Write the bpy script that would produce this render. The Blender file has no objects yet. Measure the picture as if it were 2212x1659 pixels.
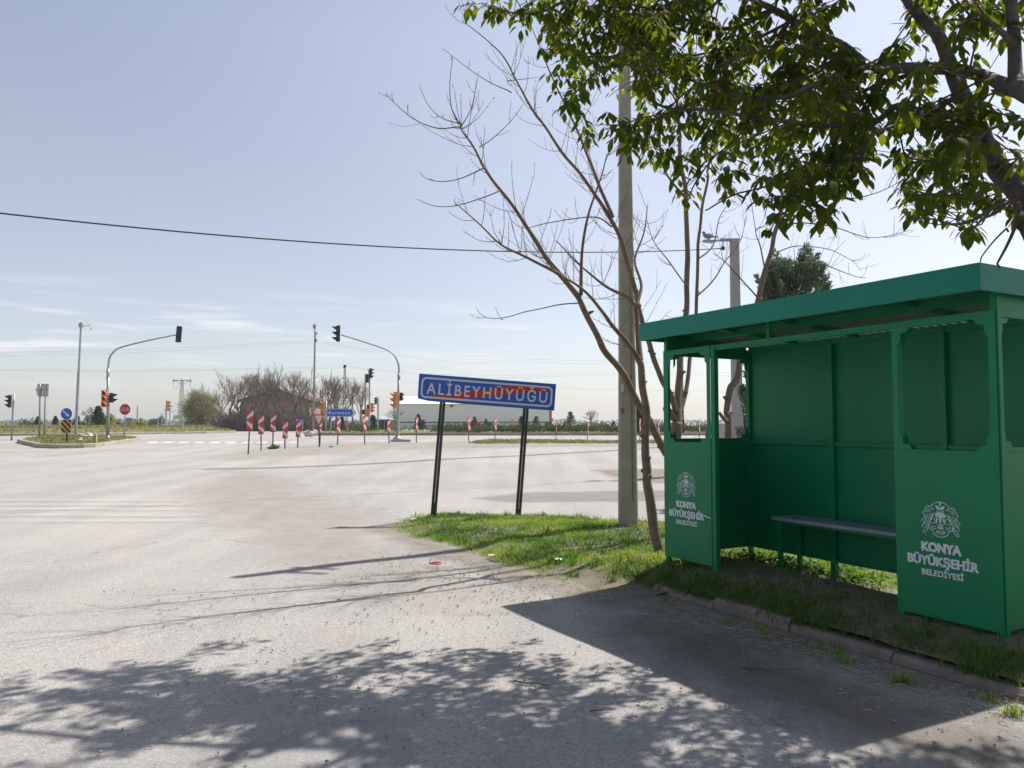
import bpy, bmesh, math, random
import numpy as np
from mathutils import Vector, Matrix, noise
R = math.radians
scene = bpy.context.scene
COL = scene.collection
rng = random.Random(7)
NR = np.random.default_rng(11)

# ------------------------------------------------------------------ camera, sky, sun, exposure
CAM_H = 1.6
PITCH = R(3.12)
FPX = 1661.0                      # focal length in units of the 2212 px wide view
cam_d = bpy.data.cameras.new("camera")
cam = bpy.data.objects.new("camera", cam_d)
COL.objects.link(cam)
cam.location = (0, 0, CAM_H)
cam.rotation_euler = (R(90) + PITCH, 0, 0)
cam_d.sensor_width = 36
cam_d.lens = FPX / 2212 * 36
cam_d.clip_start = 0.05
cam_d.clip_end = 6000
scene.camera = cam

SUN_AZ, SUN_EL = R(53), R(56)     # azimuth clockwise from +Y
sun_d = bpy.data.lights.new("sun", "SUN")
sun_d.energy = 5.0
sun_d.angle = R(0.5)
sun_d.color = (1.0, 0.955, 0.89)
sun = bpy.data.objects.new("sun", sun_d)
COL.objects.link(sun)
to_sun = Vector((math.sin(SUN_AZ) * math.cos(SUN_EL), math.cos(SUN_AZ) * math.cos(SUN_EL), math.sin(SUN_EL)))
sun.rotation_euler = to_sun.to_track_quat('Z', 'Y').to_euler()

world = bpy.data.worlds.new("World")
scene.world = world
world.use_nodes = True
wt = world.node_tree
wn, wl = wt.nodes, wt.links
wn.clear()
w_out = wn.new("ShaderNodeOutputWorld")
w_bg = wn.new("ShaderNodeBackground")
w_bg.inputs["Strength"].default_value = 0.088
sky = wn.new("ShaderNodeTexSky")
sky.sky_type = 'NISHITA'
sky.sun_disc = False
sky.sun_elevation = SUN_EL
sky.sun_rotation = SUN_AZ
sky.altitude = 1000
sky.air_density = 1.0
sky.dust_density = 3.0
sky.ozone_density = 1.0
# thin cloud streaks low over the horizon, part of the sky itself
geo = wn.new("ShaderNodeTexCoord")
cmap = wn.new("ShaderNodeMapping")
cmap.inputs["Scale"].default_value = (3.0, 3.0, 34.0)
cmap.inputs["Location"].default_value = (0.35, 0.1, 0.4)
cn = wn.new("ShaderNodeTexNoise")
cn.inputs["Scale"].default_value = 2.2
cn.inputs["Detail"].default_value = 7
cn.inputs["Roughness"].default_value = 0.58
cr = wn.new("ShaderNodeValToRGB")
cr.color_ramp.elements[0].position = 0.53
cr.color_ramp.elements[0].color = (0, 0, 0, 1)
cr.color_ramp.elements[1].position = 0.70
cr.color_ramp.elements[1].color = (1, 1, 1, 1)
sep = wn.new("ShaderNodeSeparateXYZ")
band = wn.new("ShaderNodeValToRGB")
be = band.color_ramp.elements
be[0].position = 0.03; be[0].color = (0, 0, 0, 1)
be[1].position = 0.09; be[1].color = (1, 1, 1, 1)
e = be.new(0.13); e.color = (0.8, 0.8, 0.8, 1)
e = be.new(0.18); e.color = (0, 0, 0, 1)
leftm = wn.new("ShaderNodeMapRange")
leftm.inputs[1].default_value = 0.35; leftm.inputs[2].default_value = -0.05
mul = wn.new("ShaderNodeMath"); mul.operation = 'MULTIPLY'
mul2 = wn.new("ShaderNodeMath"); mul2.operation = 'MULTIPLY'
mul3 = wn.new("ShaderNodeMath"); mul3.operation = 'MULTIPLY'; mul3.inputs[1].default_value = 0.8
cmix = wn.new("ShaderNodeMix"); cmix.data_type = 'RGBA'
cmix.inputs[7].default_value = (8.2, 8.2, 8.5, 1)
wl.new(geo.outputs["Generated"], cmap.inputs["Vector"])
wl.new(cmap.outputs[0], cn.inputs["Vector"])
wl.new(cn.outputs["Fac"], cr.inputs[0])
wl.new(geo.outputs["Generated"], sep.inputs[0])
wl.new(sep.outputs[2], band.inputs[0])
wl.new(sep.outputs[0], leftm.inputs[0])
wl.new(cr.outputs[0], mul.inputs[0]); wl.new(band.outputs[0], mul.inputs[1])
wl.new(mul.outputs[0], mul2.inputs[0]); wl.new(leftm.outputs[0], mul2.inputs[1])
wl.new(mul2.outputs[0], mul3.inputs[0])
# milky spring haze in the lower sky, brighter towards the sun
vz = wn.new("ShaderNodeValToRGB")
ve = vz.color_ramp.elements
ve[0].position = 0.0; ve[0].color = (.50, .44, .43, 1)
ve[1].position = 1.0; ve[1].color = (0, 0, 0, 1)
for pz, cz in ((.2, (.48, .39, .31)), (.45, (.37, .355, .33)), (.75, (.10, .11, .13))):
    e = ve.new(pz); e.color = (*cz, 1)
wl.new(sep.outputs[2], vz.inputs[0])
dot = wn.new("ShaderNodeVectorMath"); dot.operation = 'DOT_PRODUCT'
dot.inputs[1].default_value = to_sun
wl.new(geo.outputs["Generated"], dot.inputs[0])
dm = wn.new("ShaderNodeMapRange"); dm.interpolation_type = 'SMOOTHSTEP'
dm.inputs[1].default_value = .35; dm.inputs[2].default_value = .85; dm.inputs[3].default_value = 4.3; dm.inputs[4].default_value = 7.8
wl.new(dot.outputs["Value"], dm.inputs[0])
vm = wn.new("ShaderNodeVectorMath"); vm.operation = 'SCALE'
wl.new(vz.outputs[0], vm.inputs[0]); wl.new(dm.outputs[0], vm.inputs["Scale"])
va = wn.new("ShaderNodeVectorMath"); va.operation = 'ADD'
wl.new(sky.outputs[0], va.inputs[0]); wl.new(vm.outputs[0], va.inputs[1])
wl.new(va.outputs[0], cmix.inputs[6])
wl.new(mul3.outputs[0], cmix.inputs[0])
wl.new(cmix.outputs[2], w_bg.inputs["Color"])
wl.new(w_bg.outputs[0], w_out.inputs["Surface"])

scene.view_settings.view_transform = 'Standard'
scene.view_settings.look = 'None'
scene.view_settings.exposure = 0.42
scene.view_settings.gamma = 1.0
scene.view_settings.use_curve_mapping = False

# ------------------------------------------------------------------ survey helpers: from the photograph's sight lines to places on the ground
CP, SP = math.cos(PITCH), math.sin(PITCH)
ZP = [(-100, 0), (12, 0), (33, .42), (44, .75), (56, .85), (74, .95), (120, 1.0), (5000, 1.0)]
def gz(y):
    for (a, za), (b, zb) in zip(ZP, ZP[1:]):
        if y <= b:
            t = (y - a) / (b - a)
            return za + (zb - za) * t
    return 1.0
def ray(px, py):
    a, u = (px - 1106) / FPX, (829.5 - py) / FPX
    return Vector((a, CP - u * SP, SP + u * CP))
def A(px, py, Y):
    d = ray(px, py)
    return Vector((0, 0, CAM_H)) + d * (Y / d.y)
def G(px, py, dz=0.0, base=None):
    d = ray(px, py)
    z = 0.0
    p = None
    for _ in range(60):
        t = (z + dz - CAM_H) / d.z
        p = Vector((0, 0, CAM_H)) + d * t
        nz = gz(p.y) if base is None else base
        z = z + (nz - z) * 0.5
    return p

# ------------------------------------------------------------------ tagging
def tag(o, label=None, cat=None, group=None, kind=None):
    if label: o["label"] = label
    if cat: o["category"] = cat
    if group: o["group"] = group
    if kind: o["kind"] = kind
    return o
def empty(name, loc, label, cat, group=None, rz=0.0):
    o = bpy.data.objects.new(name, None)
    COL.objects.link(o)
    o.location = loc
    o.rotation_euler = (0, 0, rz)
    o.empty_display_size = .2
    return tag(o, label, cat, group)

# ------------------------------------------------------------------ materials
def newmat(name):
    m = bpy.data.materials.new(name)
    m.use_nodes = True
    nt = m.node_tree
    return m, nt.nodes, nt.links, nt.nodes["Principled BSDF"]
def pbr(name, col, rough=.6, metal=0.0, var=.12, scale=6.0, bump=0.0, bscale=40.0, spec=.5, dirt=None, dirt_amt=.5, dscale=2.0):
    m, n, l, p = newmat(name)
    p.inputs["Roughness"].default_value = rough
    p.inputs["Metallic"].default_value = metal
    p.inputs["Specular IOR Level"].default_value = spec
    tc = n.new("ShaderNodeTexCoord")
    nz = n.new("ShaderNodeTexNoise")
    nz.inputs["Scale"].default_value = scale
    nz.inputs["Detail"].default_value = 6
    nz.inputs["Roughness"].default_value = .6
    l.new(tc.outputs["Object"], nz.inputs["Vector"])
    mr = n.new("ShaderNodeMapRange")
    mr.inputs[1].default_value = .25; mr.inputs[2].default_value = .75
    mr.inputs[3].default_value = 1 - var; mr.inputs[4].default_value = 1 + var
    l.new(nz.outputs["Fac"], mr.inputs[0])
    mx = n.new("ShaderNodeMix"); mx.data_type = 'RGBA'; mx.blend_type = 'MULTIPLY'
    mx.inputs[0].default_value = 1
    mx.inputs[6].default_value = (*col, 1)
    l.new(mr.outputs[0], mx.inputs[7])
    last = mx.outputs[2]
    if dirt:
        nd = n.new("ShaderNodeTexNoise")
        nd.inputs["Scale"].default_value = dscale
        nd.inputs["Detail"].default_value = 8
        nd.inputs["Roughness"].default_value = .7
        l.new(tc.outputs["Object"], nd.inputs["Vector"])
        r2 = n.new("ShaderNodeMapRange")
        r2.inputs[1].default_value = .5; r2.inputs[2].default_value = .75
        r2.inputs[3].default_value = 0; r2.inputs[4].default_value = dirt_amt
        l.new(nd.outputs["Fac"], r2.inputs[0])
        m2 = n.new("ShaderNodeMix"); m2.data_type = 'RGBA'
        m2.inputs[7].default_value = (*dirt, 1)
        l.new(r2.outputs[0], m2.inputs[0]); l.new(last, m2.inputs[6])
        last = m2.outputs[2]
    l.new(last, p.inputs["Base Color"])
    if bump:
        nb = n.new("ShaderNodeTexNoise")
        nb.inputs["Scale"].default_value = bscale
        nb.inputs["Detail"].default_value = 5
        l.new(tc.outputs["Object"], nb.inputs["Vector"])
        b = n.new("ShaderNodeBump")
        b.inputs["Strength"].default_value = bump
        b.inputs["Distance"].default_value = .02
        l.new(nb.outputs["Fac"], b.inputs["Height"])
        l.new(b.outputs[0], p.inputs["Normal"])
    return m
def leafmat(name, cols, trans=.45, tcol=None, rough=.45, gloss=.35):
    """thin leaf: reflecting, and letting sunlight through; cols are picked by a per-leaf number"""
    m, n, l, p = newmat(name)
    at = n.new("ShaderNodeAttribute"); at.attribute_name = "rnd"
    cr = n.new("ShaderNodeValToRGB")
    els = cr.color_ramp.elements
    els[0].position = 0; els[0].color = (*cols[0], 1)
    els[1].position = 1; els[1].color = (*cols[-1], 1)
    for i, c in enumerate(cols[1:-1]):
        q = els.new((i + 1) / (len(cols) - 1)); q.color = (*c, 1)
    l.new(at.outputs["Fac"], cr.inputs[0])
    l.new(cr.outputs[0], p.inputs["Base Color"])
    p.inputs["Roughness"].default_value = rough
    p.inputs["Specular IOR Level"].default_value = gloss
    tr = n.new("ShaderNodeBsdfTranslucent")
    mm = n.new("ShaderNodeMix"); mm.data_type = 'RGBA'; mm.blend_type = 'MULTIPLY'; mm.inputs[0].default_value = 1
    mm.inputs[7].default_value = (*(tcol or (2.2, 2.0, .7)), 1)
    l.new(cr.outputs[0], mm.inputs[6])
    l.new(mm.outputs[2], tr.inputs["Color"])
    ms = n.new("ShaderNodeMixShader"); ms.inputs[0].default_value = trans
    l.new(p.outputs[0], ms.inputs[1]); l.new(tr.outputs[0], ms.inputs[2])
    l.new(ms.outputs[0], n["Material Output"].inputs["Surface"])
    return m

def asphalt_mat():
    m, n, l, p = newmat("asphalt")
    p.inputs["Roughness"].default_value = .92
    p.inputs["Specular IOR Level"].default_value = .25
    tc = n.new("ShaderNodeTexCoord")
    def nz(scale, det, rgh=.6, stretch=None):
        t = n.new("ShaderNodeTexNoise")
        t.inputs["Scale"].default_value = scale; t.inputs["Detail"].default_value = det
        t.inputs["Roughness"].default_value = rgh
        if stretch:
            mp = n.new("ShaderNodeMapping"); mp.inputs["Scale"].default_value = stretch[:3]
            mp.inputs["Rotation"].default_value = (0, 0, stretch[3])
            l.new(tc.outputs["Object"], mp.inputs["Vector"]); l.new(mp.outputs[0], t.inputs["Vector"])
        else:
            l.new(tc.outputs["Object"], t.inputs["Vector"])
        return t.outputs["Fac"]
    def ramp(src, stops):
        r = n.new("ShaderNodeValToRGB")
        els = r.color_ramp.elements
        els[0].position, els[0].color = stops[0][0], (*stops[0][1], 1)
        els[1].position, els[1].color = stops[-1][0], (*stops[-1][1], 1)
        for a, c in stops[1:-1]:
            q = els.new(a); q.color = (*c, 1)
        l.new(src, r.inputs[0]); return r.outputs[0]
    def mix(f, a, b, mode='MIX'):
        x = n.new("ShaderNodeMix"); x.data_type = 'RGBA'; x.blend_type = mode
        if isinstance(f, (int, float)): x.inputs[0].default_value = f
        else: l.new(f, x.inputs[0])
        for i, v in ((6, a), (7, b)):
            if isinstance(v, tuple): x.inputs[i].default_value = (*v, 1)
            else: l.new(v, x.inputs[i])
        return x.outputs[2]
    big = ramp(nz(.22, 5, .55), [(.3, (.305, .292, .283)), (.52, (.345, .328, .312)), (.72, (.385, .365, .34))])
    # wheel tracks polished along the road, and tan dust that gathers between them
    trk = ramp(nz(.55, 4, .5, (2.2, .16, 1, R(24))), [(.36, (.90, .90, .905)), (.64, (1.06, 1.055, 1.04))])
    c = mix(1, big, trk, 'MULTIPLY')
    dust = ramp(nz(.9, 8, .68), [(.50, (0, 0, 0)), (.72, (1, 1, 1))])
    dsc = n.new("ShaderNodeMath"); dsc.operation = 'MULTIPLY'; dsc.inputs[1].default_value = .45
    l.new(dust, dsc.inputs[0])
    c = mix(dsc.outputs[0], c, (.42, .375, .315))
    # stones of the worn surface: light and dark chips
    vo = n.new("ShaderNodeTexVoronoi"); vo.inputs["Scale"].default_value = 75
    l.new(tc.outputs["Object"], vo.inputs["Vector"])
    sp = n.new("ShaderNodeSeparateColor"); l.new(vo.outputs["Color"], sp.inputs[0])
    chip = ramp(sp.outputs[0], [(0, (.72, .72, .73)), (.3, (.92, .92, .92)), (.8, (1.05, 1.04, 1.03)), (1, (1.32, 1.3, 1.26))])
    c = mix(.85, c, chip, 'MULTIPLY')
    fine = ramp(nz(240, 3, .7), [(.3, (.76, .76, .77)), (.7, (1.22, 1.21, 1.2))])
    c = mix(.7, c, fine, 'MULTIPLY')
    stain = ramp(nz(2.3, 7, .7), [(.62, (1, 1, 1)), (.78, (.74, .73, .72))])
    c = mix(.85, c, stain, 'MULTIPLY')
    # a few hairline cracks
    vc = n.new("ShaderNodeTexVoronoi"); vc.feature = 'DISTANCE_TO_EDGE'; vc.inputs["Scale"].default_value = .33
    wp = n.new("ShaderNodeTexNoise"); wp.inputs["Scale"].default_value = 1.7; wp.inputs["Detail"].default_value = 6
    l.new(tc.outputs["Object"], wp.inputs["Vector"])
    wm = n.new("ShaderNodeMix"); wm.data_type = 'RGBA'; wm.blend_type = 'ADD'; wm.inputs[0].default_value = .9
    l.new(tc.outputs["Object"], wm.inputs[6]); l.new(wp.outputs["Color"], wm.inputs[7])
    l.new(wm.outputs[2], vc.inputs["Vector"])
    crk = ramp(vc.outputs["Distance"], [(0, (.55, .54, .53)), (.004, (1, 1, 1))])
    gate = ramp(nz(.35, 3), [(.48, (0, 0, 0)), (.6, (1, 1, 1))])
    c = mix(gate, c, mix(1, c, crk, 'MULTIPLY'))
    l.new(c, p.inputs["Base Color"])
    b = n.new("ShaderNodeBump"); b.inputs["Strength"].default_value = .55; b.inputs["Distance"].default_value = .006
    hm = n.new("ShaderNodeMath"); hm.operation = 'ADD'
    l.new(nz(150, 4, .7), hm.inputs[0]); l.new(vo.outputs["Distance"], hm.inputs[1])
    l.new(hm.outputs[0], b.inputs["Height"]); l.new(b.outputs[0], p.inputs["Normal"])
    return m

def sheet_mat(name, col, cov=.5, soft=.12, scale=6.0, var=.15, rough=.9, fine=120.0, amt=1.0):
    """thin layer with worn, ragged coverage; the 'edge' attribute (1 inside, 0 at the border) thins it out"""
    m, n, l, p = newmat(name)
    p.inputs["Roughness"].default_value = rough
    p.inputs["Specular IOR Level"].default_value = .2
    tc = n.new("ShaderNodeTexCoord")
    a = n.new("ShaderNodeTexNoise"); a.inputs["Scale"].default_value = scale; a.inputs["Detail"].default_value = 9
    a.inputs["Roughness"].default_value = .68
    l.new(tc.outputs["Object"], a.inputs["Vector"])
    at = n.new("ShaderNodeAttribute"); at.attribute_name = "edge"
    s = n.new("ShaderNodeMath"); s.operation = 'MULTIPLY_ADD'
    l.new(at.outputs["Fac"], s.inputs[0]); s.inputs[1].default_value = .45
    l.new(a.outputs["Fac"], s.inputs[2])
    r = n.new("ShaderNodeMapRange")
    r.inputs[1].default_value = 1 - cov + .2 - soft; r.inputs[2].default_value = 1 - cov + .2 + soft
    r.inputs[3].default_value = 0; r.inputs[4].default_value = amt
    l.new(s.outputs[0], r.inputs[0])
    f = n.new("ShaderNodeTexNoise"); f.inputs["Scale"].default_value = fine; f.inputs["Detail"].default_value = 4
    l.new(tc.outputs["Object"], f.inputs["Vector"])
    f2 = n.new("ShaderNodeTexNoise"); f2.inputs["Scale"].default_value = 3; f2.inputs["Detail"].default_value = 6
    l.new(tc.outputs["Object"], f2.inputs["Vector"])
    ad = n.new("ShaderNodeMath"); ad.operation = 'ADD'
    l.new(f.outputs["Fac"], ad.inputs[0]); l.new(f2.outputs["Fac"], ad.inputs[1])
    mr = n.new("ShaderNodeMapRange"); mr.inputs[1].default_value = .6; mr.inputs[2].default_value = 1.4
    mr.inputs[3].default_value = 1 - var * 2; mr.inputs[4].default_value = 1 + var * 2
    l.new(ad.outputs[0], mr.inputs[0])
    mx = n.new("ShaderNodeMix"); mx.data_type = 'RGBA'; mx.blend_type = 'MULTIPLY'; mx.inputs[0].default_value = 1
    mx.inputs[6].default_value = (*col, 1)
    l.new(mr.outputs[0], mx.inputs[7]); l.new(mx.outputs[2], p.inputs["Base Color"])
    l.new(r.outputs[0], p.inputs["Alpha"])
    return m

M = {}
M['asphalt'] = asphalt_mat()
M['field'] = pbr('field_soil', (.22, .22, .10), .95, var=.35, scale=.05)
M['soil'] = pbr('verge_soil', (.15, .125, .085), .95, var=.4, scale=9, bump=.8, bscale=35, dirt=(.25, .21, .14), dirt_amt=.8, dscale=3)
def verge_mat():
    m = M['soil'].copy(); m.name = 'verge_ground'
    n, l = m.node_tree.nodes, m.node_tree.links
    p = n["Principled BSDF"]; src = p.inputs["Base Color"].links[0].from_socket
    at = n.new("ShaderNodeAttribute"); at.attribute_name = "edge"
    r = n.new("ShaderNodeMapRange"); r.inputs[1].default_value = .25; r.inputs[2].default_value = .9; r.inputs[4].default_value = .8
    x = n.new("ShaderNodeMix"); x.data_type = 'RGBA'; x.inputs[7].default_value = (.10, .145, .032, 1)
    l.new(at.outputs["Fac"], r.inputs[0]); l.new(r.outputs[0], x.inputs[0]); l.new(src, x.inputs[6]); l.new(x.outputs[2], p.inputs["Base Color"])
    return m
M['verge'] = verge_mat()
M['turf'] = pbr('island_turf', (.125, .135, .045), .95, var=.35, scale=1.2, bump=.8, bscale=12, dirt=(.24, .20, .10), dirt_amt=.75, dscale=.6)
M['gravel_sheet'] = sheet_mat('gravel_dust', (.385, .352, .305), cov=.56, soft=.34, scale=1.4, amt=.42)
M['dirt_sheet'] = sheet_mat('brown_dirt', (.27, .235, .19), cov=.54, soft=.30, scale=2.6, amt=.6)
M['shade_tint_dirt'] = sheet_mat('shade_darkened_dirt', (.18, .155, .13), cov=.56, soft=.32, scale=2.2, amt=.65)  # brown dirt with shade mixed into its colour, darker than the verge dirt
M['seam_sheet'] = sheet_mat('dark_seam', (.19, .185, .175), cov=.58, soft=.2, scale=3, amt=.55)
M['patch_sheet'] = sheet_mat('grey_patch', (.235, .233, .23), cov=.62, soft=.26, scale=1.3, amt=.42)
M['cement_sheet'] = sheet_mat('cement_patch', (.40, .395, .39), cov=.70, soft=.2, scale=3.5, amt=.35)
M['paint_sheet'] = sheet_mat('worn_white_paint', (.62, .61, .58), cov=.62, soft=.2, scale=5, amt=.75)
M['faint_paint'] = sheet_mat('faint_white_paint', (.56, .54, .50), cov=.56, soft=.30, scale=3, amt=.32)
M['kerb'] = pbr('kerb_concrete', (.36, .33, .27), .9, var=.25, scale=2.5, bump=.4, bscale=18, dirt=(.24, .20, .15), dirt_amt=.6)
M['kerb_dark'] = pbr('kerb_dark_stone', (.26, .235, .21), .9, var=.25, scale=2.5, bump=.4, bscale=18, dirt=(.16, .14, .11), dirt_amt=.6)  # darker grey stone of the median kerb
M['kerb_red'] = pbr('reddish_kerb', (.225, .175, .155), .9, var=.3, scale=5, bump=.6, bscale=30, dirt=(.16, .13, .10), dirt_amt=.7)
M['green'] = pbr('green_enamel', (.0020, .190, .076), .42, var=.15, scale=1.8, bump=.06, bscale=5, spec=.3, dirt=(.012, .15, .07), dirt_amt=.65, dscale=3)
M['teal'] = pbr('teal_fascia', (.002, .20, .14), .45, var=.10, scale=1.5, spec=.3, dirt=(.008, .145, .095), dirt_amt=.4, dscale=4)
M['roofsheet'] = pbr('galvanised_roof', (.22, .28, .25), .45, .3, var=.15)
M['stencil'] = None
M['benchwood'] = pbr('bench_grey_board', (.24, .28, .33), .55, var=.25, scale=5, bump=.2, bscale=30, dirt=(.08, .10, .11), dirt_amt=.6, dscale=5)
M['steel'] = pbr('galvanised_steel', (.33, .34, .36), .5, .5, var=.15, scale=4)
M['postgrey'] = pbr('weathered_post', (.13, .13, .125), .6, .3, var=.2, scale=5)
M['darksteel'] = pbr('dark_post_steel', (.035, .036, .034), .55, .4, var=.3, scale=5)
M['concrete'] = pbr('pole_concrete', (.335, .31, .245), .85, var=.18, scale=3.5, bump=.4, bscale=25, dirt=(.18, .165, .13), dirt_amt=.75, dscale=1.7)
M['concrete_grey'] = pbr('grey_pole_concrete', (.30, .30, .29), .85, var=.12, scale=2.5, bump=.2, bscale=20)
M['blue'] = pbr('sign_blue', (.006, .085, .46), .4, var=.05, scale=3)
M['white'] = pbr('sign_white', (.60, .60, .585), .45, var=.07, scale=4, dirt=(.42, .41, .38), dirt_amt=.4, dscale=4)
M['red'] = pbr('sign_red', (.48, .012, .016), .4, var=.08, scale=4)
M['faded_red'] = pbr('faded_red', (.52, .04, .045), .45, var=.15, scale=8)
M['yellow'] = pbr('sign_yellow', (.62, .32, .012), .45, var=.08, scale=4)
M['black'] = pbr('black_plastic', (.012, .012, .013), .5, var=.2)
M['orange'] = pbr('orange_housing', (.66, .235, .07), .45, var=.12, scale=5, dirt=(.40, .13, .05), dirt_amt=.5, dscale=5)
M['lens_red'] = pbr('dark_red_lens', (.05, .008, .006), .2)
M['lens_amber'] = pbr('dark_amber_lens', (.06, .03, .006), .2)
M['lens_green'] = pbr('dark_green_lens', (.008, .03, .02), .2)
M['bark'] = pbr('mulberry_bark', (.195, .140, .100), .85, var=.3, scale=14, bump=.7, bscale=45, dirt=(.14, .09, .06), dirt_amt=.7, dscale=6)
M['twig'] = pbr('twig_bark', (.17, .115, .08), .85, var=.25, scale=8)
M['cherrybark'] = pbr('cherry_bark', (.062, .048, .040), .75, var=.4, scale=10, bump=.8, bscale=30, dirt=(.12, .105, .09), dirt_amt=.5, dscale=5)
M['leaf'] = leafmat('cherry_leaf', [(.030, .054, .012), (.040, .074, .013), (.058, .092, .016), (.10, .125, .02)], .50, (3.6, 2.8, .45), rough=.75, gloss=.1)
M['blossom'] = leafmat('spent_blossom', [(.20, .075, .03), (.30, .14, .06), (.42, .26, .14)], .3, (1.2, 1.1, 1.0))
M['petal'] = leafmat('white_petal', [(.75, .75, .70), (.8, .8, .78)], .4, (1, 1, 1))
M['grass'] = leafmat('grass_blade', [(.050, .115, .014), (.150, .275, .030), (.24, .34, .05), (.36, .32, .12)], .40, (1.7, 1.6, .7), rough=.55, gloss=.3)  # darkest tone lowered so the strip before the shelter looks shaded
M['drygrass'] = leafmat('dry_grass_blade', [(.115, .135, .035), (.17, .175, .05), (.26, .23, .095), (.33, .27, .13)], .3, (1.4, 1.3, .9), rough=.6, gloss=.2)
M['weed'] = leafmat('weed_leaf', [(.045, .10, .018), (.075, .145, .022), (.12, .17, .04)], .35, (1.8, 1.8, .7))
M['cypress'] = leafmat('cypress_spray', [(.065, .092, .062), (.115, .155, .118), (.19, .235, .19)], .3, (1.4, 1.5, 1.1), rough=.7, gloss=.2)
M['conifer'] = leafmat('conifer_needle', [(.022, .042, .022), (.040, .070, .034), (.062, .095, .050)], .15, (1.4, 1.5, 1.0), rough=.7, gloss=.2)
M['juniper'] = leafmat('juniper_spray', [(.050, .065, .030), (.085, .105, .045), (.135, .150, .065)], .2, (1.4, 1.5, 1.0), rough=.7, gloss=.2)
M['willow'] = leafmat('willow_leaf', [(.22, .235, .10), (.29, .30, .13), (.36, .355, .18)], .35, (1.4, 1.4, .9), rough=.6, gloss=.2)
M['haze_trees'] = leafmat('far_foliage', [(.10, .115, .07), (.15, .16, .10), (.20, .20, .13)], .2, (1.2, 1.2, 1.0), rough=.8, gloss=.1)
M['thicket'] = pbr('thicket_twigs', (.20, .158, .130), .9, var=.3, scale=.5)
M['housewall'] = pbr('house_plaster', (.26, .205, .155), .9, var=.2, scale=.8)
M['rooftile'] = pbr('brown_roof', (.15, .10, .075), .85, var=.25, scale=2)
M['cladding'] = pbr('grey_cladding', (.80, .80, .81), .55, var=.05, scale=.4)
M['cladroof'] = pbr('white_sheet_roof', (.78, .78, .77), .5, var=.06, scale=.5)
M['plinth'] = pbr('grey_block_wall', (.72, .72, .72), .85, var=.12, scale=.7)
M['darkgreen'] = pbr('dark_green_trim', (.012, .055, .035), .5)
M['grey'] = pbr('sign_back_grey', (.27, .29, .32), .5, .3, var=.1, scale=4)
M['cable'] = pbr('cable_black', (.02, .02, .022), .6)
M['wire'] = pbr('line_wire', (.16, .16, .17), .5, .4)
M['stone'] = pbr('pebble_stone', (.27, .255, .235), .9, var=.4, scale=25)
M['rock'] = pbr('pale_rock', (.48, .45, .39), .9, var=.25, scale=4, bump=.5, bscale=10)
M['litter'] = pbr('white_litter', (.62, .63, .64), .6, var=.1)
M['redplastic'] = pbr('red_plastic', (.50, .05, .06), .4)
M['bluegrey'] = pbr('blue_grey_sheet', (.32, .37, .42), .5, var=.1, scale=1)
M['dark'] = pbr('dark_interior', (.02, .02, .022), .7)
M['bird'] = pbr('pigeon_grey', (.20, .21, .24), .8, var=.2, scale=20)
M['bin'] = pbr('pale_metal', (.42, .42, .42), .55, .2, var=.1)
M['straw'] = pbr('dry_straw', (.45, .37, .24), .9, var=.3, scale=12)
M['graffiti'] = pbr('spray_paint_black', (.03, .03, .035), .8)

def stencil_mat():
    m, n, l, p = newmat('sprayed_stencil_paint')
    p.inputs["Base Color"].default_value = (.66, .69, .74, 1)
    p.inputs["Roughness"].default_value = .6
    tc = n.new("ShaderNodeTexCoord")
    a = n.new("ShaderNodeTexNoise"); a.inputs["Scale"].default_value = 60; a.inputs["Detail"].default_value = 6
    l.new(tc.outputs["Object"], a.inputs["Vector"])
    r = n.new("ShaderNodeMapRange"); r.inputs[1].default_value = .32; r.inputs[2].default_value = .52
    r.inputs[3].default_value = .62; r.inputs[4].default_value = 1.0
    l.new(a.outputs["Fac"], r.inputs[0]); l.new(r.outputs[0], p.inputs["Alpha"])
    return m
M['stencil'] = stencil_mat()

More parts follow.
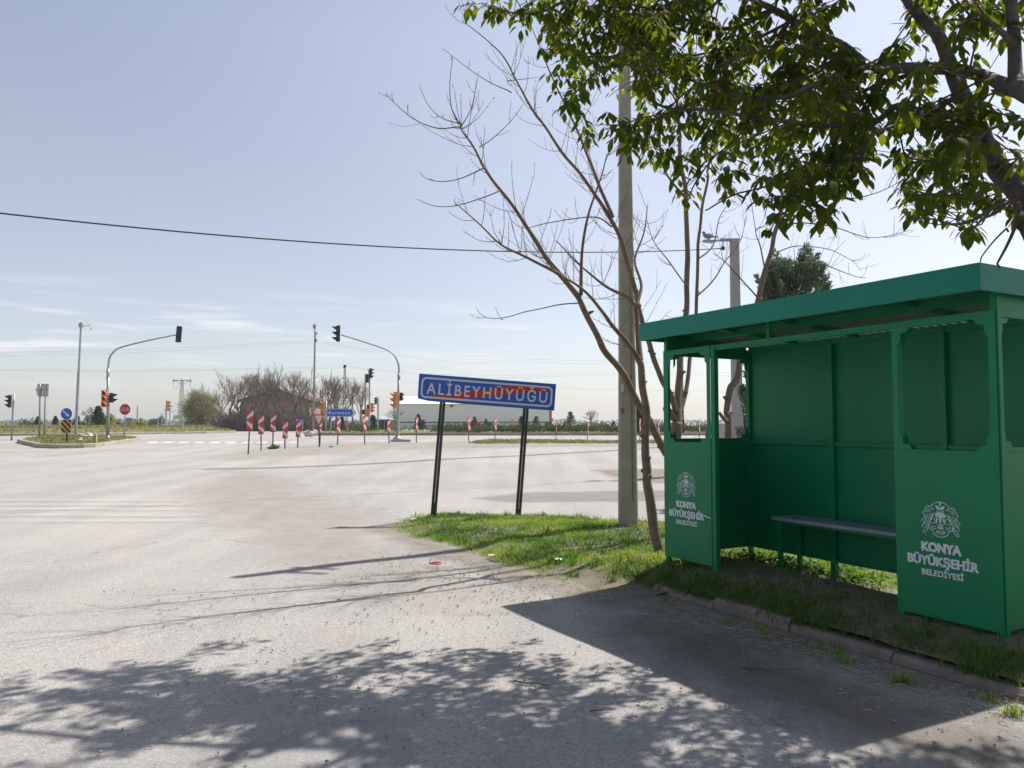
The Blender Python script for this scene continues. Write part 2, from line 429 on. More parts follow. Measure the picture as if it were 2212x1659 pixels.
# ------------------------------------------------------------------ mesh helpers
class MB:
    def __init__(s):
        s.v = []; s.f = []; s.m = []; s.r = []; s.cur = 0; s.rv = 0.5
    def add(s, vs, fs, m=None):
        o = len(s.v)
        s.v.extend([tuple(x) for x in vs])
        s.r.extend([s.rv] * len(vs))
        k = s.cur if m is None else m
        for f in fs:
            s.f.append(tuple(i + o for i in f)); s.m.append(k)
        return s
    def box(s, x0, x1, y0, y1, z0, z1, m=None, T=None):
        vs = [Vector((x, y, z)) for z in (z0, z1) for y in (y0, y1) for x in (x0, x1)]
        if T is not None: vs = [T @ v for v in vs]
        return s.add(vs, [(0, 2, 3, 1), (4, 5, 7, 6), (0, 1, 5, 4), (2, 6, 7, 3), (0, 4, 6, 2), (1, 3, 7, 5)], m)
    def tube(s, pts, rad, n=6, m=None, cap=True):
        pts = [Vector(p) for p in pts]
        if not hasattr(rad, '__len__'): rad = [rad] * len(pts)
        ref = Vector((0, 0, 1))
        d0 = (pts[-1] - pts[0])
        if d0.length < 1e-9: return s
        if abs(d0.normalized().z) > .9: ref = Vector((1, 0, 0))
        vs = []
        k = len(pts)
        for i, p in enumerate(pts):
            d = pts[min(i + 1, k - 1)] - pts[max(i - 1, 0)]
            if d.length < 1e-9: d = Vector((0, 0, 1))
            d.normalize()
            a = d.cross(ref)
            if a.length < 1e-4: a = d.cross(Vector((0, 1, 0)))
            a.normalize(); b = a.cross(d)
            for j in range(n):
                t = 2 * math.pi * j / n
                vs.append(p + (a * math.cos(t) + b * math.sin(t)) * rad[i])
        fs = []
        for i in range(k - 1):
            for j in range(n):
                fs.append((i * n + j, (i + 1) * n + j, (i + 1) * n + (j + 1) % n, i * n + (j + 1) % n))
        if cap:
            fs.append(tuple(range(n))); fs.append(tuple(range((k - 1) * n, k * n))[::-1])
        return s.add(vs, fs, m)
    def prism(s, poly, h0, h1, T=None, m=None):
        """polygon in local XY extruded from h0 to h1 along Z, then moved by T"""
        k = len(poly)
        vs = [Vector((p[0], p[1], h0)) for p in poly] + [Vector((p[0], p[1], h1)) for p in poly]
        if T is not None: vs = [T @ v for v in vs]
        fs = [tuple(range(k))[::-1], tuple(range(k, 2 * k))] + [(i, (i + 1) % k, k + (i + 1) % k, k + i) for i in range(k)]
        return s.add(vs, fs, m)
    def mesh(s, me, T=None, m=None):
        vs = [v.co.copy() for v in me.vertices]
        if T is not None: vs = [T @ v for v in vs]
        return s.add(vs, [tuple(p.vertices) for p in me.polygons], m)
    def blob(s, c, rx, ry, rz, seed=0, amp=.25, sub=2, m=None):
        bm = bmesh.new(); bmesh.ops.create_icosphere(bm, subdivisions=sub, radius=1)
        vs = []
        for v in bm.verts:
            q = v.co * (1 + amp * noise.noise(v.co * 1.7 + Vector((seed * 3.1, seed, 0))))
            vs.append((c[0] + q.x * rx, c[1] + q.y * ry, c[2] + q.z * rz))
        fs = [tuple(v.index for v in f.verts) for f in bm.faces]
        bm.free()
        return s.add(vs, fs, m)
    def build(s, name, mats, parent=None, smooth=False, rnd=False, fix=True):
        me = bpy.data.meshes.new(name)
        me.from_pydata(s.v, [], s.f)
        if not isinstance(mats, (list, tuple)): mats = [mats]
        for m in mats: me.materials.append(m)
        me.polygons.foreach_set("material_index", s.m)
        if smooth: me.polygons.foreach_set("use_smooth", [True] * len(me.polygons))
        if rnd:
            at = me.attributes.new("rnd", 'FLOAT', 'POINT')
            at.data.foreach_set("value", s.r)
        if fix:
            bm = bmesh.new(); bm.from_mesh(me)
            bmesh.ops.recalc_face_normals(bm, faces=bm.faces)
            bm.to_mesh(me); bm.free()
        me.update()
        o = bpy.data.objects.new(name, me)
        COL.objects.link(o)
        if parent: o.parent = parent
        return o
def smooth_by_angle(o, ang=40):
    me = o.data
    me.polygons.foreach_set("use_smooth", [True] * len(me.polygons))
    try: me.set_sharp_from_angle(angle=R(ang))
    except Exception: pass
def bevel(o, w=.004, seg=2):
    b = o.modifiers.new("edge", 'BEVEL'); b.width = w; b.segments = seg; b.limit_method = 'ANGLE'; b.angle_limit = R(40)
    return o
def np_mesh(name, mat, verts, quads, tris, rnd, parent=None):
    me = bpy.data.meshes.new(name)
    nv = len(verts); nq = len(quads); nt_ = len(tris)
    me.vertices.add(nv)
    me.vertices.foreach_set("co", np.asarray(verts, dtype=np.float32).ravel())
    loops = np.concatenate([np.asarray(quads, dtype=np.int32).ravel(), np.asarray(tris, dtype=np.int32).ravel()])
    me.loops.add(len(loops)); me.loops.foreach_set("vertex_index", loops)
    me.polygons.add(nq + nt_)
    st = np.concatenate([np.arange(nq) * 4, nq * 4 + np.arange(nt_) * 3]).astype(np.int32)
    me.polygons.foreach_set("loop_start", st)
    at = me.attributes.new("rnd", 'FLOAT', 'POINT')
    at.data.foreach_set("value", np.asarray(rnd, dtype=np.float32))
    me.materials.append(mat)
    me.update(calc_edges=True); me.validate()
    o = bpy.data.objects.new(name, me); COL.objects.link(o)
    if parent: o.parent = parent
    return o
def blades(name, mat, pts, hmin, hmax, wid, lean=.45, rnd=None, parent=None):
    """grass: every blade a bent, tapering strip rooted at pts (N,3)"""
    pts = np.asarray(pts, dtype=float)
    n = len(pts)
    az = NR.uniform(0, 2 * np.pi, n)
    h = NR.uniform(hmin, hmax, n) * (.6 + .8 * NR.random(n))
    ln = h * lean * NR.uniform(.2, 1.6, n)
    d = np.stack([np.cos(az), np.sin(az), np.zeros(n)], 1)
    fa = az + np.pi / 2 + NR.uniform(-.8, .8, n)
    s = np.stack([np.cos(fa), np.sin(fa), np.zeros(n)], 1)
    w = wid * NR.uniform(.6, 1.4, n)
    up = np.array([0, 0, 1.0])
    b = pts - up * .01
    mid = pts + up * (h * .6)[:, None] + d * (ln * .3)[:, None]
    tip = pts + up * h[:, None] + d * ln[:, None]
    V = np.empty((n, 5, 3))
    V[:, 0] = b - s * (w * .5)[:, None]; V[:, 1] = b + s * (w * .5)[:, None]
    V[:, 2] = mid - s * (w * .42)[:, None]; V[:, 3] = mid + s * (w * .42)[:, None]
    V[:, 4] = tip
    i = np.arange(n)[:, None] * 5
    q = i + np.array([[0, 1, 3, 2]]); t = i + np.array([[2, 3, 4]])
    rr = NR.random(n) if rnd is None else rnd
    return np_mesh(name, mat, V.reshape(-1, 3), q, t, np.repeat(rr, 5), parent)
def sprays(name, mat, pts, dirs, length, width, parent=None, jitter=.5, rnd=None):
    """foliage: small pointed diamond leaves at pts growing along dirs"""
    pts = np.asarray(pts, dtype=float); dirs = np.asarray(dirs, dtype=float)
    n = len(pts)
    dirs = dirs + NR.normal(0, jitter, (n, 3))
    dirs /= np.linalg.norm(dirs, axis=1)[:, None] + 1e-9
    rv = NR.normal(0, 1, (n, 3))
    s = np.cross(dirs, rv); s /= np.linalg.norm(s, axis=1)[:, None] + 1e-9
    L = length * NR.uniform(.6, 1.4, n); W = width * NR.uniform(.6, 1.4, n)
    V = np.empty((n, 4, 3))
    V[:, 0] = pts
    V[:, 1] = pts + dirs * (L * .45)[:, None] + s * (W * .5)[:, None]
    V[:, 2] = pts + dirs * L[:, None]
    V[:, 3] = pts + dirs * (L * .45)[:, None] - s * (W * .5)[:, None]
    q = np.arange(n)[:, None] * 4 + np.array([[0, 1, 2, 3]])
    rr = NR.random(n) if rnd is None else rnd
    return np_mesh(name, mat, V.reshape(-1, 3), q, np.zeros((0, 3), dtype=int), np.repeat(rr, 4), parent)
def catmull(pts, sub=4):
    P = [Vector(p) for p in pts]
    if len(P) < 3: return P
    out = []
    for i in range(len(P) - 1):
        p0 = P[max(i - 1, 0)]; p1 = P[i]; p2 = P[i + 1]; p3 = P[min(i + 2, len(P) - 1)]
        for k in range(sub):
            t = k / sub
            out.append(.5 * ((2 * p1) + (-p0 + p2) * t + (2 * p0 - 5 * p1 + 4 * p2 - p3) * t * t + (-p0 + 3 * p1 - 3 * p2 + p3) * t ** 3))
    out.append(P[-1])
    return out
def lerp(a, b, t): return a + (b - a) * t
def taper(n, r0, r1, pw=1.0): return [lerp(r0, r1, (i / max(n - 1, 1)) ** pw) for i in range(n)]
def text_mesh(body, bold=0.0, depth=0.0, space=1.0):
    cu = bpy.data.curves.new("lettering", 'FONT')
    cu.body = body; cu.size = 1.0; cu.offset = bold; cu.extrude = depth; cu.resolution_u = 3
    cu.align_x = 'LEFT'; cu.space_character = space
    ob = bpy.data.objects.new("lettering", cu); COL.objects.link(ob)
    dg = bpy.context.evaluated_depsgraph_get(); dg.update()
    me = bpy.data.meshes.new_from_object(ob.evaluated_get(dg))
    bpy.data.objects.remove(ob); bpy.data.curves.remove(cu)
    return me
def put_text(mb, body, T, x0, x1, y0, cap, m=None, bold=.02, depth=.02, spread=0.0):
    """lettering from x0 to x1 (local X), baseline y0, capital height cap, in the local XY plane moved by T"""
    me = text_mesh(body, bold, depth, 1 + spread)
    ref = text_mesh("H", bold, 0.0)
    hs = [v.co.y for v in ref.vertices]; k = cap / (max(hs) - min(hs)); yb = min(hs)
    xs = [v.co.x for v in me.vertices]
    a, b = min(xs), max(xs)
    sx = (x1 - x0) / (b - a)
    S = Matrix(((sx, 0, 0, x0 - a * sx), (0, k, 0, y0 - yb * k), (0, 0, .02, 0), (0, 0, 0, 1)))
    mb.mesh(me, T @ S, m)
def poly_stroke(mb, pts, w, T, h=.0012, m=None):
    """a painted line: flat ribbon of width w through 2-D points"""
    P = [Vector((p[0], p[1])) for p in pts]
    L, Rr = [], []
    for i, p in enumerate(P):
        d = (P[min(i + 1, len(P) - 1)] - P[max(i - 1, 0)])
        if d.length < 1e-9: d = Vector((1, 0))
        d.normalize(); nrm = Vector((-d.y, d.x)) * w * .5
        L.append(p + nrm); Rr.append(p - nrm)
    vs = [T @ Vector((q.x, q.y, h)) for q in L + Rr]
    k = len(P)
    mb.add(vs, [(i, i + 1, k + i + 1, k + i) for i in range(k - 1)], m)
def inside(poly, x, y):
    c = False
    j = len(poly) - 1
    for i in range(len(poly)):
        xi, yi = poly[i][0], poly[i][1]; xj, yj = poly[j][0], poly[j][1]
        if (yi > y) != (yj > y) and x < (xj - xi) * (y - yi) / (yj - yi + 1e-12) + xi: c = not c
        j = i
    return c
def edge_dist(poly, x, y):
    best = 1e9
    for i in range(len(poly)):
        ax, ay = poly[i][0], poly[i][1]; bx, by = poly[(i + 1) % len(poly)][0], poly[(i + 1) % len(poly)][1]
        dx, dy = bx - ax, by - ay
        t = max(0, min(1, ((x - ax) * dx + (y - ay) * dy) / (dx * dx + dy * dy + 1e-12)))
        best = min(best, math.hypot(x - ax - t * dx, y - ay - t * dy))
    return best
def sstep(a, b, x):
    t = max(0.0, min(1.0, (x - a) / (b - a))); return t * t * (3 - 2 * t)
def fbm(x, y, s, o=0.0): return noise.fractal(Vector((x * s + o, y * s - o, o * .37)), .6, 2.0, 4)

# ------------------------------------------------------------------ ground, road, markings
def sheet(name, mat, xs, ys, zf, kind='structure', keep=None, edgef=None):
    vs, idx, ed = [], {}, []
    for j, y in enumerate(ys):
        for i, x in enumerate(xs):
            idx[i, j] = len(vs); vs.append((x, y, zf(x, y)))
            ed.append(edgef(x, y) if edgef else 1.0)
    fs = []
    for j in range(len(ys) - 1):
        for i in range(len(xs) - 1):
            if keep and not keep((xs[i] + xs[i + 1]) / 2, (ys[j] + ys[j + 1]) / 2): continue
            fs.append((idx[i, j], idx[i + 1, j], idx[i + 1, j + 1], idx[i, j + 1]))
    me = bpy.data.meshes.new(name); me.from_pydata(vs, [], fs)
    me.materials.append(mat)
    a = me.attributes.new("edge", 'FLOAT', 'POINT'); a.data.foreach_set("value", ed)
    me.polygons.foreach_set("use_smooth", [True] * len(fs))
    bm = bmesh.new(); bm.from_mesh(me)
    bmesh.ops.delete(bm, geom=[v for v in bm.verts if not v.link_faces], context='VERTS')
    bm.to_mesh(me); bm.free()
    o = bpy.data.objects.new(name, me); COL.objects.link(o)
    if kind: o["kind"] = kind
    return o
BUMPS = [(2.6, 5.0, .0)]
def road_z(x, y): return gz(y) + .012 * fbm(x, y, .35)
ysr = [-60, -30, -15, -8, -4, 0] + [i * .5 for i in range(1, 40)] + [20 + i for i in range(1, 31)] + [52 + 3 * i for i in range(0, 15)] + [120, 200, 400, 900, 2000]
sheet('ground', M['field'], [-1500, -1000, -500, -200, -100, -60, -30, 0, 30, 60, 100, 200, 500, 1000, 1500], ysr, lambda x, y: gz(y) - .06)
xsr = [-62, -45, -32, -24, -18, -14] + [-12 + .6 * i for i in range(0, 46)] + [17, 20, 24, 32, 45, 62]
ysq = [-15, -8, -4] + [-2 + .5 * i for i in range(0, 50)] + [23.5 + i for i in range(0, 30)] + [55 + 3 * i for i in range(0, 13)]
sheet('road', M['asphalt'], xsr, ysq, road_z)

def patch(name, mat, poly, lift, step=.35, soft=.6):
    """a thin ragged layer on the road inside a ground polygon"""
    x0 = min(p[0] for p in poly); x1 = max(p[0] for p in poly); y0 = min(p[1] for p in poly); y1 = max(p[1] for p in poly)
    nx = max(2, int((x1 - x0) / step) + 2); ny = max(2, int((y1 - y0) / step) + 2)
    xs = [lerp(x0, x1, i / (nx - 1)) for i in range(nx)]; ys = [lerp(y0, y1, j / (ny - 1)) for j in range(ny)]
    def ef(x, y):
        d = edge_dist(poly, x, y)
        return (sstep(0, soft, d) if inside(poly, x, y) else -sstep(0, soft, d)) * 1.0
    return sheet(name, mat, xs, ys, lambda x, y: road_z(x, y) + lift, keep=lambda x, y: inside(poly, x, y) or edge_dist(poly, x, y) < step, edgef=ef)
def gp(*pts): return [(G(x, y).x, G(x, y).y) for x, y in pts]
patch('gravel_strip', M['gravel_sheet'], gp((455, 992), (500, 978), (560, 972), (640, 962), (760, 958), (860, 956), (1010, 953), (1200, 951), (1436, 950), (1500, 956), (1436, 966), (1200, 966), (1000, 968), (800, 974), (640, 986), (520, 998)), .010, .7, 1.2)
patch('gravel_fan', M['gravel_sheet'], gp((380, 1065), (520, 1010), (640, 1045), (760, 1090), (850, 1120), (830, 1160), (940, 1215), (1180, 1290), (1000, 1330), (820, 1290), (640, 1230), (520, 1160)), .006, .3, .9)
patch('verge_dirt', M['dirt_sheet'], gp((790, 1142), (850, 1128), (930, 1160), (1060, 1195), (1200, 1232), (1330, 1262), (1420, 1262), (1560, 1310), (1800, 1380), (2000, 1435), (2300, 1520), (2330, 1580), (2050, 1500), (1780, 1440), (1480, 1340), (1300, 1320), (1130, 1270), (1000, 1225), (900, 1190)), .014, .18, .35)
patch('verge_dirt', M['dirt_sheet'], gp((1270, 1015), (1436, 1012), (1520, 1030), (1436, 1046), (1350, 1038)), .014, .25, .5)
patch('shade_dirt', M['shade_tint_dirt'], gp((1250, 1330), (1500, 1340), (1900, 1480), (2300, 1600), (2400, 1800), (1900, 1640), (1500, 1480)), .006, .18, .5)  # gutter dirt, its colour darkened to deepen the shelter's shade on the road
patch('grey_patch', M['patch_sheet'], gp((1020, 1078), (1130, 1064), (1300, 1060), (1436, 1058), (1560, 1070), (1436, 1082), (1250, 1086), (1090, 1086)), .012, .25, .3)
patch('cement_patch', M['cement_sheet'], gp((500, 1600), (640, 1560), (860, 1545), (905, 1610), (870, 1680), (500, 1720)), .012, .1, .15)
patch('cement_patch', M['cement_sheet'], gp((-60, 1655), (180, 1625), (420, 1612), (500, 1700), (300, 1800), (-100, 1800)), .012, .12, .3)
def seam(name, mat, pts, w, lift=.016):
    P = [G(*p) for p in pts]
    poly = []
    back = []
    for i, p in enumerate(P):
        d = (P[min(i + 1, len(P) - 1)] - P[max(i - 1, 0)]).normalized()
        nn = Vector((-d.y, d.x, 0)) * w * .5
        poly.append(((p + nn).x, (p + nn).y)); back.append(((p - nn).x, (p - nn).y))
    return patch(name, mat, poly + back[::-1], lift, min(.25, w * .5), w * .3)
seam('asphalt_seam', M['seam_sheet'], [(430, 1014), (560, 1012), (700, 1007), (860, 999), (960, 992), (1120, 985), (1280, 976), (1436, 966)], .55)

def marking(name, mat, quads, lift=.014):
    mb = MB(); ed = []
    for q in quads:
        P = [Vector((p[0], p[1])) for p in q]
        nu, nv = 8, 3
        vs = []; fs = []
        for j in range(nv + 1):
            for i in range(nu + 1):
                a = P[0].lerp(P[1], i / nu); b = P[3].lerp(P[2], i / nu); c = a.lerp(b, j / nv)
                vs.append((c.x, c.y, road_z(c.x, c.y) + lift))
                ed.append(.8 if 0 < i < nu and 0 < j < nv else .35)
        for j in range(nv):
            for i in range(nu):
                fs.append((j * (nu + 1) + i, j * (nu + 1) + i + 1, (j + 1) * (nu + 1) + i + 1, (j + 1) * (nu + 1) + i))
        mb.add(vs, fs)
    o = mb.build(name, mat, fix=False)
    a = o.data.attributes.new("edge", 'FLOAT', 'POINT'); a.data.foreach_set("value", ed)
    o["kind"] = 'structure'
    return o
def q4(x0a, x1a, ya, x0b, x1b, yb):
    return [tuple(G(x0a, ya).xy), tuple(G(x1a, ya).xy), tuple(G(x1b, yb).xy), tuple(G(x0b, yb).xy)]
marking('crosswalk_marking', M['faint_paint'], [q4(-120, 400 + k * 12, y, -120, 400 + k * 12, y + h) for k, (y, h) in enumerate([(1080, 3.4), (1089, 4.2), (1099, 5), (1112, 6), (1124, 7)])])
marking('crosswalk_marking', M['paint_sheet'], [q4(312 + 34 * k + 11, 312 + 34 * k + 32, 954.4, 312 + 34 * k, 312 + 34 * k + 25, 958.8) for k in range(10)])
marking('crosswalk_marking', M['faint_paint'], [q4(703 - (y - 942) * .55, 809 + (y - 942) * .8, y, 703 - (y - 940) * .55, 809 + (y - 940) * .8, y + 1.5) for y in (942.5, 945.8, 949, 952.8, 957.5)])
marking('lane_marking', M['faint_paint'], [q4(-40, 640, 960.2, -40, 640, 961.2)])
marking('lane_marking', M['faint_paint'], [q4(408 + k, 419 + k, 996 + k * 7, 407 + k, 420 + k, 1000 + k * 7) for k in range(0, 4)])
marking('lane_marking', M['faint_paint'], [q4(-10, 6, 971, -6, 12, 972.6), q4(8, 24, 973.5, 14, 32, 976), q4(24, 40, 977, 32, 52, 980)])

# ------------------------------------------------------------------ kerbs, verge and traffic islands
SH_TH = .499
SH_O = Vector((1.602, 8.103, .12))
SU = Vector((math.sin(SH_TH), -math.cos(SH_TH), 0)); SV = Vector((math.cos(SH_TH), math.sin(SH_TH), 0))
def shel_uv(x, y):
    d = Vector((x, y, 0)) - Vector((SH_O.x, SH_O.y, 0)); return d.dot(SU), d.dot(SV)
VERGE = [(-1.95, 11.9), (-2.0, 13.1), (-1.7, 13.9), (-1.2, 14.15), (-.05, 13.75), (1.18, 13.6), (1.8, 13.1), (2.46, 12.6), (4, 12.4), (8, 12.2), (17, 11.5), (17, -3), (7.2, -3), (5.26, .5), (3.05, 4.55), (2.22, 6.08), (1.44, 7.5), (1.22, 7.18), (.98, 7.25), (.72, 7.68), (.28, 8.36), (-.16, 9.05), (-.78, 10.1), (-1.5, 11.2)]
def verge_z(x, y):
    d = edge_dist(VERGE, x, y) if inside(VERGE, x, y) else 0.0
    k = sstep(1.1, 2.0, x + (7.5 - y) * .5) if y < 9 else sstep(1.5, 3.2, x)      # the kerbed part stands at full height to its edge
    rise = lerp(.075 * sstep(0, .8, d) + .03 * sstep(0, 2.0, d), .068 + .065 * sstep(.08, .5, d), k)
    u, v = shel_uv(x, y)
    rise -= .055 * sstep(.7, 1.25, v) * (1 - sstep(2.5, 4.0, v)) * sstep(-.8, .1, u) * (1 - sstep(3.8, 5.0, u))
    rise += .095 * sstep(-.62, -.15, v) * (1 - sstep(.45, 1.15, v)) * sstep(-1.0, -.1, u) * (1 - sstep(4.0, 5.5, u))
    return rise + .02 * fbm(x, y, .8, 3.0) + .012 * fbm(x, y, 3.0, 5.0) - .005
vx = [-2.2 + .16 * i for i in range(54)] + [6.6, 7.2, 8, 9.5, 11, 13, 15, 17]
vy = [-3, -2, -1, 0] + [.4 + .16 * i for i in range(87)]


def kerb_run(name, mat, pts, w, h, label, cat, base=lambda x, y: gz(y), seg=1.0, closed=False, rnd=.008):
    """kerb stones laid one after another along a ground line, inside edge to the left of travel"""
    P = [Vector((p[0], p[1], 0)) for p in pts]
    if closed: P.append(P[0])
    mb = MB(); r2 = random.Random(len(pts) * 13 + int(abs(P[0].x) * 10))
    def off(i, s):
        a = P[max(i - 1, 0)]; b = P[min(i + 1, len(P) - 1)]
        if closed and i in (0, len(P) - 1): a = P[-2]; b = P[1]
        d = (b - a).normalized(); return P[i] + Vector((-d.y, d.x, 0)) * s
    for i in range(len(P) - 1):
        L = (P[i + 1] - P[i]).length; n = max(1, round(L / seg))
        o0, o1 = P[i], P[i + 1]; i0, i1 = off(i, w), off(i + 1, w)
        for k in range(n):
            t0, t1 = (k + .006) / n, (k + 1 - .006) / n
            a, b, c, d = o0.lerp(o1, t0), o0.lerp(o1, t1), i0.lerp(i1, t1), i0.lerp(i1, t0)
            dz = r2.uniform(-rnd, rnd) * 1.5; ins = r2.uniform(-rnd, rnd)
            vs = []
            for q, hh, sh in ((a, -.12, 0), (b, -.12, 0), (c, -.12, 0), (d, -.12, 0), (a, h - .03, 0), (b, h - .03, 0), (a, h, .03), (b, h, .03), (c, h, 0), (d, h, 0)):
                inn = (d - a).normalized()
                p = q + inn * (sh + ins)
                vs.append((p.x, p.y, base(p.x, p.y) + hh + dz))
            mb.add(vs, [(0, 1, 5, 4), (4, 5, 7, 6), (6, 7, 8, 9), (9, 8, 2, 3), (0, 4, 6, 9, 3), (1, 2, 8, 7, 5), (0, 3, 2, 1)])
    o = mb.build(name, mat)
    return tag(o, label, cat)
kerb_run('kerb', M['kerb_red'], [(1.36, 7.52), (2.14, 6.05), (2.97, 4.52), (5.2, .46), (7.15, -3)][::-1], -.13, .085, 'low reddish kerb of worn stones along the verge before the green shelter', 'kerb', base=lambda x, y: 0, seg=.8, rnd=.014)

def island(name, outline, h, crown, mat, label, edge_w=.16):
    """grassed bed inside a kerb: outline in ground metres"""
    poly = [(p[0], p[1]) for p in outline]
    x0 = min(p[0] for p in poly); x1 = max(p[0] for p in poly); y0 = min(p[1] for p in poly); y1 = max(p[1] for p in poly)
    cx = sum(p[0] for p in poly) / len(poly); cy = sum(p[1] for p in poly) / len(poly)
    def z(x, y): return gz(y) + h - .03 + crown * sstep(0, min(3.0, (y1 - y0) * .45), edge_dist(poly, x, y)) + .03 * fbm(x, y, .5)
    bm = bmesh.new()
    vs = [bm.verts.new((p[0], p[1], 0)) for p in poly]
    bm.faces.new(vs)
    bmesh.ops.triangulate(bm, faces=bm.faces[:])
    for _ in range(4):
        bmesh.ops.subdivide_edges(bm, edges=[q for q in bm.edges if q.calc_length() > 1.0], cuts=1, use_grid_fill=False)
        bmesh.ops.triangulate(bm, faces=bm.faces[:])
    for v in bm.verts: v.co.z = z(v.co.x, v.co.y)
    bmesh.ops.recalc_face_normals(bm, faces=bm.faces)
    me = bpy.data.meshes.new(name); bm.to_mesh(me); bm.free(); me.materials.append(mat)
    o = bpy.data.objects.new(name, me); COL.objects.link(o); o["kind"] = 'structure'
    return o, z, poly
ISL1 = [G(x, y).xy for x, y in ((36.8, 956.2), (52.7, 960.7), (83.3, 967.5), (122.6, 968.6), (180, 967.6), (206, 966.4), (255, 960), (299, 953.4), (303, 951.4), (292, 949.5), (264, 947.6), (200, 946.2), (122, 946), (76, 949), (44, 952.8))]
i1, i1z, i1p = island('island_turf', ISL1, .19, .06, M['turf'], '')
kerb_run('kerb', M['kerb'], ISL1, .17, .19, 'pale kerb ring around the small traffic island with the round blue arrow sign', 'kerb', closed=True, seg=1.0)
ISL2 = [Vector(p) for p in [tuple(G(x, y).xy) for x, y in ((-160, 943.6), (0, 941.8), (150, 940.6), (300, 938.6), (444, 936.6))]]
lastp = ISL2[-1]
ISL2b = ISL2 + [Vector((lastp.x + 1.2, lastp.y + 4)), Vector((lastp.x - 2, lastp.y + 13)), Vector((-42, 92)), Vector((-75, 92)), Vector((-75, 54))]
i2, i2z, i2p = island('verge_turf', ISL2b, .19, .42, M['turf'], '')
kerb_run('kerb', M['kerb'], [tuple(p) for p in ISL2] + [(lastp.x + 1.2, lastp.y + 4), (lastp.x - 2, lastp.y + 13)], .17, .19, 'long pale kerb along the far grass verge on the left', 'kerb', seg=1.4)
m0 = G(664, 940.2)
ISL3 = [Vector((m0.x, m0.y)), Vector((m0.x + 1.2, m0.y - .9)), Vector((10, m0.y - .9)), Vector((60, m0.y - .9)), Vector((60, m0.y + 5)), Vector((m0.x + 2, m0.y + 5)), Vector((m0.x - .2, m0.y + 2.6))]
i3, i3z, i3p = island('median_turf', ISL3, .19, .10, M['turf'], '')
kerb_run('kerb', M['kerb_dark'], [tuple(p) for p in ISL3], .17, .20, 'long grey kerb of the planted median beyond the chevron boards', 'kerb', closed=True, seg=1.2)

# ------------------------------------------------------------------ grass
def scatter(poly, n, zf, dens=None, seed=1):
    r = np.random.default_rng(seed)
    x0 = min(p[0] for p in poly); x1 = max(p[0] for p in poly); y0 = min(p[1] for p in poly); y1 = max(p[1] for p in poly)
    out = []
    while n > 0:
        n -= 1
        x = r.uniform(x0, x1); y = r.uniform(y0, y1)
        if not inside(poly, x, y): continue
        if dens and r.random() > dens(x, y): continue
        out.append((x, y, zf(x, y)))
    return np.array(out) if out else np.zeros((0, 3))
def verge_dens(x, y):
    u, v = shel_uv(x, y)
    d = edge_dist(VERGE, x, y)
    k = .35 + .65 * sstep(-.15, .25, fbm(x, y, 1.1, 2.0) + .1)
    k *= sstep(.0, .14, d + .10 * fbm(x, y, 2.5, 9.0))
    if 0 < u < 3.6 and -.15 < v < 2.0:           # trodden bare floor of the shelter
        k *= .10 + .9 * sstep(1.15, 1.5, v) * (.5 if u > 1.9 else 1) + .3 * sstep(.6, .1, u)
    if -1.0 < u < 6 and -.9 < v <= -.05: k *= .62 if v > -.52 else .05
    return k
def snap_in(x, y):
    if inside(VERGE, x, y): return x, y
    best = None
    for i in range(len(VERGE)):
        ax, ay = VERGE[i]; bx, by = VERGE[(i + 1) % len(VERGE)]
        dx, dy = bx - ax, by - ay
        t = max(0, min(1, ((x - ax) * dx + (y - ay) * dy) / (dx * dx + dy * dy + 1e-12)))
        q = (ax + t * dx, ay + t * dy); dd = math.hypot(x - q[0], y - q[1])
        if best is None or dd < best[0]: best = (dd, q)
    return best[1]
def verge_sheet():
    vs, idx, ed, fs = [], {}, [], []
    for j, y in enumerate(vy):
        for i, x in enumerate(vx):
            q = snap_in(x, y); idx[i, j] = len(vs); vs.append((q[0], q[1], verge_z(*q))); ed.append(min(1, verge_dens(*q)) if inside(VERGE, x, y) else .3)
    for j in range(len(vy) - 1):
        for i in range(len(vx) - 1):
            c = [(i, j), (i + 1, j), (i + 1, j + 1), (i, j + 1)]
            if any(inside(VERGE, vx[a], vy[b]) for a, b in c): fs.append(tuple(idx[k] for k in c))
    me = bpy.data.meshes.new('verge_soil'); me.from_pydata(vs, [], fs); me.materials.append(M['verge'])
    a = me.attributes.new("edge", 'FLOAT', 'POINT'); a.data.foreach_set("value", ed)
    me.polygons.foreach_set("use_smooth", [True] * len(fs))
    bm = bmesh.new(); bm.from_mesh(me)
    bmesh.ops.delete(bm, geom=[v for v in bm.verts if not v.link_faces], context='VERTS'); bm.to_mesh(me); bm.free()
    o = bpy.data.objects.new('verge_soil', me); COL.objects.link(o); o["kind"] = 'structure'
verge_sheet()
near = [(-2.2, 14.3), (3.5, 14.3), (3.5, 12.7), (6.0, 12.3), (6.0, 3.0), (4.0, 2.4), (2.6, 4.6), (.9, 7.1), (-2.2, 11)]
gpts = scatter(near, 330000, verge_z, lambda x, y: verge_dens(x, y) if inside(VERGE, x, y) else 0, 3)
grnd = np.clip(.40 + .75 * np.array([fbm(p[0], p[1], .9, 7.0) for p in gpts]) + NR.normal(0, .2, len(gpts)), 0, 1)
tag(blades('grass', M['grass'], gpts, .018, .055, .0065, 1.15, grnd), 'bright spring grass on the verge around the town sign, pole and shelter', 'grass', kind='stuff')
